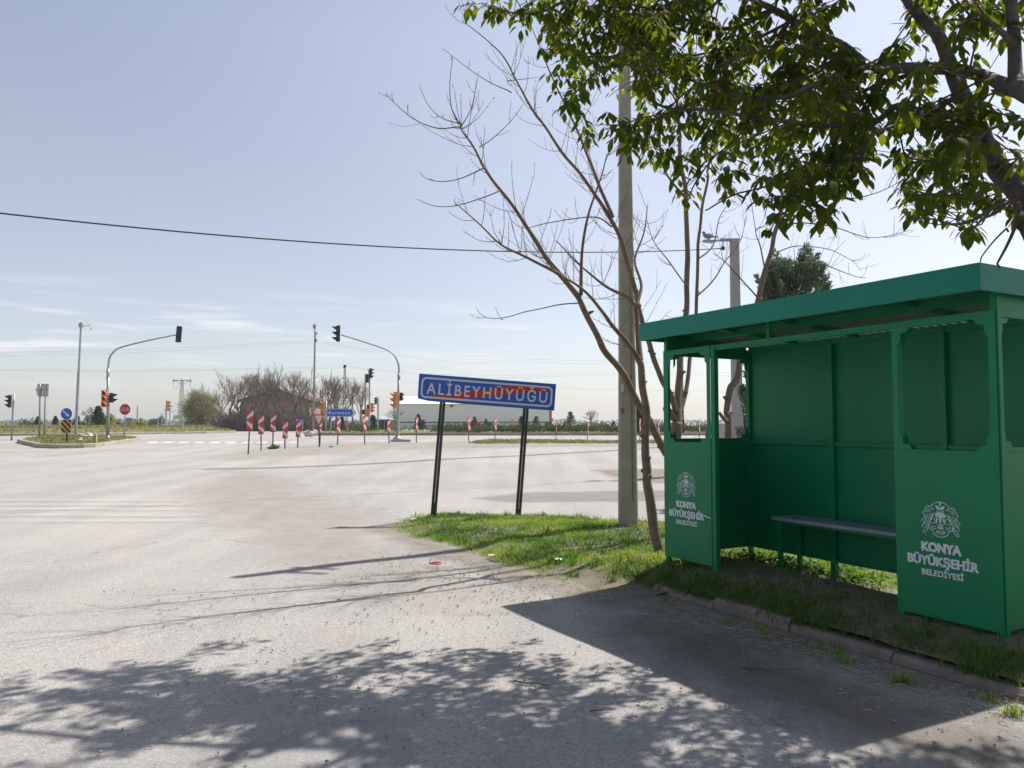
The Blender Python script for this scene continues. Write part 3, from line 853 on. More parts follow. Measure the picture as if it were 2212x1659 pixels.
# taller tufts
tc = scatter(near, 700, verge_z, lambda x, y: (.7 if inside(VERGE, x, y) and edge_dist(VERGE, x, y) > .12 else 0) * (0.15 if (0 < shel_uv(x, y)[0] < 3.5 and 0 < shel_uv(x, y)[1] < 1.1) else 1), 5)
tp = []
for c in tc:
    for _ in range(rng.randint(18, 42)):
        a = rng.uniform(0, 6.28); q = abs(rng.gauss(0, .06))
        tp.append((c[0] + q * math.cos(a), c[1] + q * math.sin(a), c[2]))
tag(blades('grass_tufts', M['grass'], tp, .05, .11, .007, .9, np.clip(NR.normal(.12, .15, len(tp)), 0, 1)), 'taller dark green tufts standing in the verge grass', 'grass', kind='stuff')
fp = scatter([(6.0, 3.0), (6.0, 12.3), (12, 12), (12, 3)], 26000, verge_z, lambda x, y: .7, 8)
tag(blades('far_verge_grass', M['grass'], fp, .05, .12, .012, .6), 'sunlit grass of the verge behind the shelter', 'grass', kind='stuff')
sp_ = []
for _ in range(1900):
    u = rng.uniform(-.3, 4.2); v = -.50 + abs(rng.gauss(0, .26))
    if fbm(u * 1.5, v, 1.2, 4.0) < -.15 and rng.random() < .7: continue
    q = Vector((SH_O.x, SH_O.y, 0)) + SU * u + SV * v
    for _k in range(3): x_, y_ = q.x + rng.gauss(0, .02), q.y + rng.gauss(0, .02); sp_.append((x_, y_, verge_z(x_, y_)))
tag(blades('shade_toned_grass', M['grass'], sp_, .03, .08, .006, 1.0, np.clip(NR.normal(.05, .1, len(sp_)), 0, 1)), 'grass strip coloured dark as shade between the reddish kerb and the shelter panels', 'grass', kind='stuff')  # same grass as the verge, kept to its darkest tones to imitate shade
# tufts along the foot of the kerb in the gutter
kt = []
for _ in range(26):
    t = rng.uniform(0, 1); p = Vector((1.5, 7.1)).lerp(Vector((3.4, 3.5)), t) + Vector((-.08, -.05)) * rng.uniform(.3, 2.2)
    for _ in range(rng.randint(10, 50)):
        a = rng.uniform(0, 6.28); q = abs(rng.gauss(0, .05)); kt.append((p.x + q * math.cos(a), p.y + q * math.sin(a), 0.0))
tag(blades('gutter_grass', M['grass'], kt, .03, .07, .006, .9), 'low grass sprouting at the foot of the reddish kerb', 'grass', kind='stuff')
p1 = scatter(i1p, 15000, i1z, lambda x, y: .8 * sstep(.1, .5, edge_dist(i1p, x, y)) * (.4 + .6 * sstep(-.1, .2, fbm(x, y, .6))), 21)
tag(blades('island_grass', M['drygrass'], p1, .05, .13, .025, .7), 'short yellowish grass on the small traffic island', 'grass', kind='stuff')
p2 = scatter(i2p, 60000, i2z, lambda x, y: .9 * sstep(.1, .6, edge_dist(i2p, x, y)), 22)
tag(blades('verge_grass', M['drygrass'], p2, .06, .17, .06, .8), 'olive grass on the long verge at the far left', 'grass', kind='stuff')
p3 = scatter(i3p, 9000, i3z, lambda x, y: .9 * sstep(.1, .5, edge_dist(i3p, x, y)) if x < -9 else .3, 23)
tag(blades('median_grass', M['grass'], p3, .08, .2, .04, .7), 'green grass at the tip of the planted median', 'grass', kind='stuff')
gs = gp((1010, 957), (1060, 951), (1120, 951), (1300, 953), (1600, 953), (1600, 958), (1300, 958.5), (1150, 958), (1040, 959.5))
p4 = scatter(gs, 26000, lambda x, y: gz(y) + .02, lambda x, y: .35 + .6 * sstep(-.1, .2, fbm(x, y, .7)), 24)
tag(blades('strip_grass', M['drygrass'], p4, .03, .11, .03, .9), 'dry weedy grass strip under the chevron boards at the highway edge', 'grass', kind='stuff')
# leafy weeds under the shelter's back wall
wpts, wdir = [], []
for _ in range(70):
    u, v = rng.gauss(.55, .5), rng.gauss(1.22, .16)
    b = Vector((SH_O.x, SH_O.y, 0)) + SU * u + SV * v
    hgt = rng.uniform(.03, .15)
    for k in range(rng.randint(18, 36)):
        a = rng.uniform(0, 6.28); rr = rng.uniform(0, .09)
        x, y = b.x + rr * math.cos(a), b.y + rr * math.sin(a)
        wpts.append((x, y, verge_z(x, y) + rng.uniform(0, hgt))); wdir.append((math.cos(a), math.sin(a), rng.uniform(-.2, .7)))
tag(sprays('weeds', M['weed'], wpts, wdir, .055, .024, jitter=.3), 'leafy green weeds growing under the back wall of the shelter', 'weeds', kind='stuff')

# ------------------------------------------------------------------ loose gravel, chips and litter on the road
gm = MB()
for _ in range(4600):
    if rng.random() < .72:
        y = 2.1 + 5.5 * rng.random() ** 1.1; x = rng.uniform(-.55, .62) * y * 1.0 + rng.gauss(.5, .5)
    else:
        t = rng.random(); p = Vector((-.9, 10.0)).lerp(Vector((1.2, 7.2)), t); x = p.x - abs(rng.gauss(.3, .7)); y = p.y - abs(rng.gauss(.2, .6))
    if inside(VERGE, x, y): continue
    s = .0025 + .0105 * rng.random() ** 3.2
    o = len(gm.v)
    T = Matrix.Translation((x, y, road_z(x, y) + .012 + s * .3)) @ Matrix.Rotation(rng.uniform(0, 6.28), 4, 'Z') @ Matrix.Diagonal((s * rng.uniform(.8, 1.8), s * rng.uniform(.7, 1.2), s * rng.uniform(.5, .9), 1))
    vs = [T @ Vector(q) for q in ((1, 0, 0), (-.9, .2, 0), (.1, 1, .1), (-.1, -1, 0), (.1, 0, 1), (0, .1, -1))]
    gm.add(vs, [(0, 2, 4), (2, 1, 4), (1, 3, 4), (3, 0, 4), (2, 0, 5), (1, 2, 5), (3, 1, 5), (0, 3, 5)])
tag(gm.build('gravel', M['stone']), 'loose chips and small stones scattered on the asphalt', 'gravel', kind='stuff')
sm = MB()
for _ in range(800):
    t = rng.random() ** .8
    p = Vector((.3, 8.3)).lerp(Vector((1.3, 7.3)), t / .35) if t < .35 else Vector((1.4, 7.1)).lerp(Vector((3.7, 3.2)), (t - .35) / .65)
    p = p + Vector((-.9, -.45)) * abs(rng.gauss(0, .28))
    a = rng.uniform(0, 3.14); L = rng.uniform(.012, .05); d = Vector((math.cos(a), math.sin(a), 0)) * L
    z = road_z(p.x, p.y) + .018
    if inside(VERGE, p.x, p.y): continue
    q = Vector((p.x, p.y, z))
    sm.tube([q - d, q + Vector((0, 0, .004)), q + d], [.0012, .0022, .001], 3)
tag(sm.build('straw_litter', M['straw'], fix=False), 'dry straw and bits of twig strewn along the gutter', 'litter', kind='stuff')
def twig(px, py, length, ang, lab):
    b = G(px, py, .02)
    pts = [b]
    a = ang
    for k in range(4):
        a += rng.uniform(-.35, .35); pts.append(pts[-1] + Vector((math.cos(a), math.sin(a), rng.uniform(-.02, .04))) * length / 4)
    for p in pts: p.z = max(p.z, .014)
    mb = MB(); mb.tube(pts, taper(len(pts), .006, .003), 5)
    mid = pts[2]; mb.tube([mid, mid + Vector((math.cos(a + .9), math.sin(a + .9), .12)) * length * .2], [.003, .0015], 4)
    return tag(mb.build('twig', M['twig']), lab, 'twig', 'fallen twigs on the asphalt')
twig(1110, 1470, .24, -.9, 'short dark twig on the dappled asphalt left of the shelter shadow')
twig(1275, 1535, .13, -.1, 'stubby twig in a sunlit spot of the dappled asphalt')
twig(1720, 1672 - 12, .30, -.6, 'twig at the bottom edge of the picture in front of the shelter')
twig(1660, 1385, .34, .4, 'long curved twig lying in the gutter before the reddish kerb')
twig(1600, 1440, .38, -.25, 'straight twig in deep shade before the shelter entrance')
lo = MB(); c = G(940, 1226, .0); c.z = road_z(c.x, c.y) + .028
pts = [c + Vector((math.cos(t) * .065, math.sin(t) * .055, .02)) for t in [6.2832 * k / 24 for k in range(25)]]
lo.tube(pts, .009, 6)
tag(lo.build('plastic_ring', M['redplastic'], smooth=True), 'red plastic ring lying on the road in front of the grass', 'ring')
def litter(px, py, s, lab, dz=.1):
    c = G(px, py, dz); mb = MB()
    n = 6; vs = []; fs = []
    for j in range(n):
        for i in range(n):
            vs.append((c.x + (i / (n - 1) - .5) * s * 1.5, c.y + (j / (n - 1) - .5) * s, verge_z(c.x, c.y) + .045 + s * .35 * noise.noise(Vector((i * .9 + px, j * .9, py)))))
    for j in range(n - 1):
        for i in range(n - 1): fs.append((j * n + i, j * n + i + 1, (j + 1) * n + i + 1, (j + 1) * n + i))
    mb.add(vs, fs)
    return tag(mb.build('litter_scrap', M['litter'], smooth=True), lab, 'litter', 'scraps of pale litter in the grass')
litter(893, 1112, .06, 'pale crumpled scrap in the grass by the sign post at the left tip')
litter(1207, 1206, .055, 'white scrap in the grass between the pole and the road edge')
litter(1062, 1190, .05, 'flat pale scrap at the front edge of the grass')
litter(1220, 1222, .07, 'clear plastic scrap at the edge of the grass near the branch shadows')
litter(1305, 1180, .05, 'small pale scrap in the grass before the concrete pole')

# ------------------------------------------------------------------ bus shelter
def build_shelter():
    L, D = 3.415, 1.219
    W0 = .13                                   # panels start this far above the ground
    root = empty('bus_shelter', SH_O, 'green metal bus shelter with white stencilled emblem and lettering on its front panels', 'bus shelter', rz=math.atan2(SU.y, SU.x))
    root.rotation_euler = (0, R(.17), math.atan2(SU.y, SU.x))
    g = M['green']
    RT = 2.14 + W0; RB = RT - .05; WIN = 1.188 + W0; TOP = 2.232 + W0; TOPF = 2.338 + W0
    zsheet = lambda v: 2.37 + W0 - (v + .282) * .081
    um1, um2 = 1.13, 2.285
    def part(name, fn, mat=g, bev=.003, parent=root, smooth=False):
        mb = MB(); fn(mb); o = mb.build(name, mat, parent)
        if bev: bevel(o, bev)
        return o
    # posts
    pw = .045
    for (u0, u1, v0, v1, zt) in ((-.002, pw, .002, pw, TOPF), (.697, .750, -.004, .05, RT), (2.645, 2.690, -.0025, .05, RT), (L - .05, L, .002, pw, TOPF),
                                 (0, pw, D - pw, D - .0032, TOP - .03), (um1 - .03, um1 + .03, D - .055, D - .0032, TOP - .03), (um2 - .03, um2 + .03, D - .055, D - .0032, TOP - .03), (L - pw, L, D - pw, D - .0032, TOP - .03)):
        part('post', lambda b: b.box(u0, u1, v0, v1, -.10, zt))
    # rails
    part('top_rail', lambda b: b.box(pw + .001, L - .051, .003, .043, RB, RT))
    part('back_rail', lambda b: b.box(pw + .001, L - pw - .001, D - .045, D - .0032, TOP - .065, TOP - .004))
    part('side_rail', lambda b: b.box(.003, .040, pw + .001, D - pw - .001, RB, RT))
    part('side_rail', lambda b: b.box(L - .040, L - .003, pw + .001, D - pw - .001, RB, RT))
    for (a, b_) in ((pw + .001, um1 - .031), (um1 + .031, um2 - .031), (um2 + .031, L - pw - .001)):
        part('middle_rail', lambda b: b.box(a, b_, D - .042, D - .012, WIN - .035, WIN + .005))
    # roof purlins and cross bars
    part('purlin', lambda b: b.box(.05, L - .05, .30, .34, zsheet(.34) - .075, zsheet(.34) - .004))
    TV = Matrix(((0, 0, 1, 0), (1, 0, 0, 0), (0, 1, 0, 0), (0, 0, 0, 1)))
    for uu in (.72, 1.45, 2.62):
        part('roof_bar', lambda b: b.prism([(-.24, zsheet(-.24) - .05), (D - .05, zsheet(D - .05) - .05), (D - .05, zsheet(D - .05) - .006), (-.24, zsheet(-.24) - .006)], uu, uu + .03, TV), bev=0)
    for ue in (.012, L - .018):
        part('side_infill', lambda b: b.prism([(pw + .002, RT + .001), (D - pw - .002, RT + .001), (D - pw - .002, zsheet(D) - .006), (pw + .002, zsheet(pw) - .006)], ue, ue + .006, TV), bev=0)
    part('rail_strut', lambda b: b.box(1.40, 1.435, .006, .04, RT + .001, TOPF - .01))
    # back wall sheets
    for (a, b_) in ((pw + .001, um1 - .031), (um1 + .031, um2 - .031), (um2 + .031, L - pw - .001)):
        part('back_panel', lambda b: (b.box(a - .03, b_ + .03, D - .0025, D + .002, W0 + .01, TOP - .002), b.box(a, b_, D - .032, D - .0027, W0 + .01, W0 + .03)))
    br = [(0, 0), (.10, 0), (.075, .036), (.026, .042), (.026, .095), (0, .125)]
    def corners(b, T, x0, x1, z0, z1, t0, t1):
        """chamfered corner plates of an opening (local x, z); T takes (x, z, depth)"""
        for (cx, sx) in ((x0, 1), (x1, -1)):
            for (cz, sz) in ((z0, 1), (z1, -1)):
                b.prism([(cx + sx * p[0], cz + sz * p[1]) for p in br], t0, t1, T)
    TF = Matrix(((1, 0, 0, 0), (0, 0, 1, 0), (0, 1, 0, 0), (0, 0, 0, 1)))          # (x,z,depth) -> (u, v, w)
    TS = lambda: Matrix(((0, 0, 1, 0), (1, 0, 0, 0), (0, 1, 0, 0), (0, 0, 0, 1)))   # (x,z,depth) -> (depth, x, z) along v
    def front(name, u0, u1, l, r):
        o0, o1 = u0 + l, u1 - r
        def f(b):
            b.box(u0, u1, -.010, -.004, W0, WIN)                      # lower sheet
            b.box(u0, o0, -.0102, -.0042, WIN, RT - .002)               # side strips
            b.box(o1, u1, -.0102, -.0042, WIN, RT - .002)
            b.box(o0, o1, -.0098, -.0038, RB - .004, RT - .002)
            corners(b, TF, o0, o1, WIN, RB - .004, -.0094, -.0034)
            # the folded inner edges that give the panel its thickness
            b.box(o0 - .022, o0 - .001, -.003, .0015, WIN + .1, RB - .1)
        return part(name, f, bev=.0012)
    f1 = front('front_panel', .0, .697, .075, .05)
    f2 = front('front_panel', 2.643, L - .012, .045, .05)
    # rear corner plates seen inside the opening (second skin of the hollow panel)
    def skin(u0, u1):
        def f(b):
            b.box(u0, u1, .052, .058, W0 + .02, WIN - .004)
        return f
    def plates(T, x0, x1, z0, z1, t0, t1, which=(0, 1)):
        for (cx, sx) in ((x0, 1), (x1, -1)):
            for (cz, sz) in [((z0, 1), (z1, -1))[w_] for w_ in which]:
                part('corner_plate', lambda b: b.prism([(cx + sx * p[0], cz + sz * p[1]) for p in br], t0, t1, T), bev=0)
    plates(TF, .086, .676, WIN - .004, RB - .006, .0525, .0585)
    plates(TF, 2.692, L - .072, WIN - .004, RB - .006, .0525, .0585)
    part('inner_panel', skin(.046, .696), bev=.001)
    part('inner_panel', skin(2.692, L - .052), bev=.001)
    def side(u0, u1):
        def f(b):
            b.box(u0, u1, pw + .002, D - pw - .002, W0 + .01, WIN)
            b.box(u0 - .004, u1 + .004, pw + .002, D - pw - .002, WIN + .0005, WIN + .03)
            plates(TS(), pw + .002, D - pw - .002, WIN + .031, RB - .001, u0, u1)
        return f
    part('side_panel', side(.010, .016), bev=.001)
    part('side_panel', side(L - .016, L - .010), bev=.001)
    # roof
    of, ol, ob = .282, .054, .10
    def fascia(b):
        z0, z1 = 2.238 + W0, 2.416 + W0
        t = .004
        b.box(-ol, L + ol, -of, -of + t, z0, z1)
        b.box(-ol, -ol + t, -of + t + .0005, D + ob - t - .0005, z0, z1)
        b.box(L + ol - t, L + ol, -of + t + .0005, D + ob - t - .0005, z0, z1)
        b.box(-ol, L + ol, D + ob - t, D + ob, z0, z1)
        b.box(-ol + t + .001, L + ol - t - .001, -of + t + .001, -of + .03, z0, z0 + .003)      # turned-in lower lip
        b.box(-ol + t + .001, -ol + .03, -of + .031, D + ob - t - .002, z0, z0 + .003)
        b.box(L + ol - .03, L + ol - t - .001, -of + .031, D + ob - t - .002, z0, z0 + .003)
    rf = part('roof', fascia, M['teal'], bev=.002)
    def corr(b):
        per, hh = .085, .034
        u = -ol + .006; prof = []
        while u < L + ol - .006:
            prof += [(u, 0), (u + per * .3, 0), (u + per * .5, hh), (u + per * .8, hh)]
            u += per
        prof = [q for q in prof if q[0] < L + ol - .006]
        k = len(prof)
        v0, v1 = -of + .007, D + ob - .007
        zb = 0
        vs = [(p[0], v0, zsheet(v0) + p[1]) for p in prof] + [(p[0], v1, zsheet(v1) + p[1]) for p in prof]
        b.add(vs, [(i, i + 1, k + i + 1, k + i) for i in range(k - 1)])
    cs = part('corrugated_sheet', corr, M['roofsheet'], bev=0, parent=rf)
    # stencilled emblem and lettering
    def stencil(panel, uc, zc, kx=1.0):
        b = MB()
        T = Matrix(((1, 0, 0, uc), (0, 0, 1, -.0102), (0, 1, 0, zc), (0, 0, 0, 1))) @ Matrix.Diagonal((1, 1, -1, 1))
        s = 1 / 2250
        def P(pts, mir): return [(((p[0] - 850) * (-1 if mir else 1)) * s * 1.07, (785 - p[1]) * s) for p in pts]
        strokes = [
            ([(850, 218), (800, 226), (760, 245), (730, 269), (705, 313)], 11), ([(705, 313), (685, 296), (660, 292), (630, 314), (608, 369), (572, 417), (596, 424)], 11),
            ([(596, 424), (602, 480), (548, 548), (592, 562), (565, 636), (606, 645), (572, 725), (600, 732), (640, 684), (672, 589)], 11),
            ([(694, 420), (660, 530), (622, 660)], 9), ([(718, 415), (690, 520), (652, 625)], 9), ([(742, 405), (712, 480), (684, 560)], 9), ([(660, 425), (632, 520), (604, 600)], 9), ([(772, 392), (735, 440), (705, 490)], 9), ([(626, 430), (618, 500), (590, 590)], 8),
            ([(684, 540), (716, 500), (752, 470), (776, 530), (764, 566), (742, 552), (720, 566), (692, 570), (684, 540)], 9),
            ([(680, 600), (668, 655), (706, 672), (745, 652), (782, 640)], 10), ([(700, 598), (738, 622), (772, 612)], 9), ([(690, 635), (730, 640)], 8),
            ([(790, 357), (820, 372), (850, 376)], 9), ([(733, 668), (728, 700), (748, 735), (800, 765), (850, 772)], 11),
            ([(806, 672), (772, 706)], 11), ([(822, 678), (796, 728)], 12), ([(840, 680), (828, 738)], 13), ([(850, 590), (822, 586), (800, 566)], 9), ([(802, 605), (806, 640), (850, 652)], 8), ([(718, 330), (742, 318), (752, 340), (730, 352), (718, 330)], 8)]
        fills = [[(765, 268), (783, 300), (796, 330), (845, 352), (845, 306), (822, 294), (806, 276), (790, 286)], [(849, 384), (800, 384), (772, 425), (768, 450), (800, 462), (828, 470), (834, 540), (849, 560)],
                 [(788, 470), (812, 482), (800, 548), (786, 570), (776, 540)], [(818, 570), (849, 576), (849, 588), (826, 582)], [(812, 606), (848, 606), (848, 644), (816, 634)], [(833, 228), (848, 226), (848, 292), (838, 280)]]
        dots = [(650, 338), (676, 322), (640, 366), (668, 360), (696, 352), (628, 392), (660, 388), (690, 380)]
        for mir in (0, 1):
            for pts, w in strokes: poly_stroke(b, P(pts, mir), w * s, T)
            for pts in fills: b.add([T @ Vector((q[0], q[1], .0012)) for q in P(pts, mir)], [tuple(range(len(pts)))])
            for q in dots:
                cc = P([q], mir)[0]
                b.add([T @ Vector((cc[0] + math.cos(t) * 9 * s, cc[1] + math.sin(t) * 10 * s, .0012)) for t in [k * 1.2566 for k in range(5)]], [(0, 1, 2, 3, 4)])
        hK = .070
        T2 = T @ Matrix.Translation((0, 0, .0012))
        for dx_, dh_ in ((-.0018, 0), (.0018, .0004)):
            T2 = T @ Matrix.Translation((dx_, 0, .0012 + dh_))
            put_text(b, "KONYA", T2, -.146 * kx, .146 * kx, -.107, .068, bold=.05, depth=0)
            put_text(b, "BÜYÜKŞEHİR", T2, -.255 * kx, .262 * kx, -.203, .066, bold=.036, depth=0)
        put_text(b, "BELEDİYESİ", T @ Matrix.Translation((0, 0, .0012)), -.148 * kx, .156 * kx, -.275, .042, bold=.03, depth=0)
        return b.build('stencil', M['stencil'], panel, fix=False)
    stencil(f1, .335, .76)
    stencil(f2, 2.643 + .345, .70)
    # scuff beside the far lettering
    sc = MB()
    T = Matrix(((1, 0, 0, .60), (0, 0, 1, -.0104), (0, 1, 0, .60), (0, 0, 0, 1))) @ Matrix.Diagonal((1, 1, -1, 1))
    poly_stroke(sc, [(-.01, .008), (.02, .0), (.05, -.004), (.085, -.012)], .010, T)
    sc.build('scuff', M['stencil'], f1, fix=False)
    return root
shelter = build_shelter()

def build_bench():
    W0 = .13
    root = empty('bench', SH_O + SU * 1.7 + SV * .99, 'grey board bench on green legs along the back wall inside the shelter', 'bench', rz=math.atan2(SU.y, SU.x))
    b = MB()
    for k in range(2):
        y0 = -.178 + k * .18
        b.box(-1.02, 1.05, y0, y0 + .176, .43 + W0 - .034, .43 + W0)
    bevel(b.build('seat', M['benchwood'], root), .004)
    for x in (-.97, .95):
        for y in (-.15, .125):
            m = MB(); m.box(x, x + .04, y, y + .04, -.10, .43 + W0 - .035); bevel(m.build('leg', M['green'], root), .003)
    m = MB()
    m.box(-.97, .99, -.145, -.115, .43 + W0 - .060, .43 + W0 - .0355)
    m.build('seat_rail', M['green'], root)
    m = MB(); m.tube([(-.57, -.13, .43 + W0 - .05), (-.57, .17, .22)], .012, 6); m.build('brace', M['green'], root)
    return root
bench = build_bench()

# ------------------------------------------------------------------ town sign
def build_town_sign():
    p0, p1 = G(937, 1113, .07), G(1119, 1113, .07)
    root = empty('town_sign', (p0 + p1) / 2, 'leaning blue town sign ALİBEYHÜYÜĞÜ crossed by a red band on two dark posts', 'sign')
    Yd = p0.y
    s = Yd / FPX
    root.rotation_euler = (R(-1), R(4.3), R(2))
    half = (p1.x - p0.x) / 2
    x0 = -half - 55 * s; x1 = x0 + 297 * s
    zb = 236 * s; zt = zb + 58 * s
    T = Matrix(((1, 0, 0, 0), (0, 0, -1, -.045), (0, 1, 0, 0), (0, 0, 0, 1)))
    b = MB()
    w, h = x1 - x0, zt - zb
    # plate with a bent lower left corner
    nx = 24
    vs = []; fs = []
    for side in (0, 1):
        for j in range(9):
            for i in range(nx + 1):
                fx, fy = i / nx, j / 8
                bend = max(0, .10 - fx) * max(0, .75 - fy) * 1.1
                vs.append((x0 + fx * w, -.045 + (.004 if side else 0) + bend, zb + fy * h + max(0, .09 - fx) * max(0, .35 - fy) * 1.1))
    o = 9 * (nx + 1)
    for j in range(8):
        for i in range(nx):
            a = j * (nx + 1) + i
            fs.append((a, a + 1, a + nx + 2, a + nx + 1)); fs.append((o + a + 1, o + a, o + a + nx + 1, o + a + nx + 2))
    for i in range(nx):
        a = i; fs.append((a + 1, a, o + a, o + a + 1)); a = 8 * (nx + 1) + i; fs.append((a, a + 1, o + a + 1, o + a))
    for j in range(8):
        a = j * (nx + 1); fs.append((a, a + nx + 1, o + a + nx + 1, o + a)); a += nx; fs.append((a + nx + 1, a, o + a, o + a + nx + 1))
    b.add(vs, fs)
    plate = b.build('panel', M['blue'], root)
    # white frame line with round corners
    b = MB()
    mg, lw, rr = .055, .027, .085
    def rrect(m_, r_):
        pts = []
        for cx, cz, a0 in ((x1 - m_ - r_, zt - m_ - r_, 0), (x0 + m_ + r_, zt - m_ - r_, 90), (x0 + m_ + r_, zb + m_ + r_, 180), (x1 - m_ - r_, zb + m_ + r_, 270)):
            for k in range(7): t = R(a0 + 15 * k); pts.append((cx + r_ * math.cos(t), cz + r_ * math.sin(t)))
        return pts
    oo, ii = rrect(mg - .005, rr), rrect(mg + lw, rr - lw)
    vs = [T @ Vector((p[0], p[1], .0025)) for p in oo + ii]; k = len(oo)
    b.add(vs, [(i, (i + 1) % k, k + (i + 1) % k, k + i) for i in range(k)])
    b.build('border', M['white'], plate)
    b = MB()
    fx = lambda t: x0 + w * t
    fz = lambda t: zb + h * t
    z_in0, z_in1 = zb + mg + lw, zt - mg - lw
    b.add([T @ Vector((q[0], q[1], .0018)) for q in ((fx(.085), z_in0 + .002), (fx(.34), z_in0 + .002), (fx(.966), z_in1 - .026), (fx(.958), z_in1 - .004), (fx(.70), z_in1 - .002))], [tuple(range(5))])
    b.build('red_band', M['red'], plate)
    b = MB()
    put_text(b, "ALİBEYHÜYÜĞÜ", T @ Matrix.Translation((0, 0, .0038)), fx(.062), fx(.942), fz(.265), h * .42, bold=.014, depth=0, spread=.30)
    b.build('lettering', M['white'], plate)
    # perforated channel posts
    for sx in (-half, half):
        m = MB()
        wd, dp, t = .098, .05, .004
        zt_p = zt - .05 - (0 if sx < 0 else 0)
        z0 = -.25
        m.box(sx - wd / 2, sx - wd / 2 + t, -.038, -.038 + dp, z0, zt_p); m.box(sx + wd / 2 - t, sx + wd / 2, -.038, -.038 + dp, z0, zt_p)
        # web with a column of square holes
        hw, pit, hh = .0055, .034, .012
        m.box(sx - wd / 2 + t, sx - hw, -.038, -.034, z0, zt_p); m.box(sx + hw, sx + wd / 2 - t, -.038, -.034, z0, zt_p)
        z = .17
        m.box(sx - hw, sx + hw, -.038, -.034, z0, z)
        while z < zb + .02:
            m.box(sx - hw, sx + hw, -.038, -.034, z + hh, z + pit); z += pit
        m.box(sx - hw, sx + hw, -.038, -.034, z + .0002, zt_p)
        m.build('post', M['darksteel'], root)
    return root
town_sign = build_town_sign()

# ------------------------------------------------------------------ concrete poles, lamp, bird, cable
def build_pole1():
    base = G(1357, 1138, .07)
    root = empty('concrete_pole', base, 'tall tapered concrete utility pole standing in the grass beside the bare tree', 'utility pole')
    H = 8.6
    s = base.y / FPX
    b = MB()
    def rect(z, w, d):
        c = .22
        x, y = w / 2, d / 2; q = w * .10
        return [(-x + q, -y, z), (x - q, -y, z), (x, -y + q, z), (x, y - q, z), (x - q, y, z), (-x + q, y, z), (-x, y - q, z), (-x, -y + q, z)]
    zs = [-.3] + [H * k / 10 for k in range(11)]
    rings = [rect(z, lerp(40, 21, max(0, z) / H) * s, lerp(40, 22, max(0, z) / H) * s * .8) for z in zs]
    vs = [v for r in rings for v in r]
    fs = [(i * 8 + j, i * 8 + (j + 1) % 8, (i + 1) * 8 + (j + 1) % 8, (i + 1) * 8 + j) for i in range(len(zs) - 1) for j in range(8)] + [tuple(range(len(vs) - 8, len(vs)))]
    b.add(vs, fs)
    sh = b.build('shaft', M['concrete'], root); bevel(sh, .008)
    za = 7.55
    m = MB(); T = Matrix.Translation((-.02, -.02, za)) @ Matrix.Rotation(R(-12), 4, 'Z')
    m.box(-.12, .42, -.17, -.12, 0, .07, T=T); m.box(-.12, .42, .08, .13, 0, .07, T=T)
    bevel(m.build('crossarm', M['concrete'], root), .006)
    for x in (.05, .36):
        m = MB(); m.tube([T @ Vector((x, -.145, .07)), T @ Vector((x, -.145, .13))], [.028, .02], 8)
        m.build('insulator', M['white'], root)
    for zb_ in (6.1, 6.62):
        m = MB(); w_ = lerp(40, 21, zb_ / H) * s / 2 + .004; m.box(-w_, w_, -w_ * .8, w_ * .8, zb_, zb_ + .05); bevel(m.build('clamp_band', M['steel'], root), .015)
    m = MB(); m.add([(.050, -.1262, .4), (.060, -.1262, .4), (.052, -.1105, 3.9), (.044, -.1105, 3.9), (.050, -.118, .4), (.060, -.118, .4), (.052, -.100, 3.9), (.044, -.100, 3.9)], [(0, 1, 2, 3), (4, 7, 6, 5), (0, 4, 5, 1), (2, 6, 7, 3), (0, 3, 7, 4), (1, 5, 6, 2)])
    m.build('casting_seam', M['postgrey'], sh)
    # painted number and small plates
    m = MB()
    put_text(m, "5", Matrix(((1, 0, 0, 0), (0, 0, -1, -.118), (0, 1, 0, 0), (0, 0, 0, 1))), -.115, -.065, 1.72, .085, bold=.01, depth=0)
    m.build('number', M['graffiti'], sh)
    m = MB(); m.box(-.105, -.07, -.121, -.117, 2.05, 2.16); m.build('number_plate', M['white'], sh)
    return root
build_pole1()
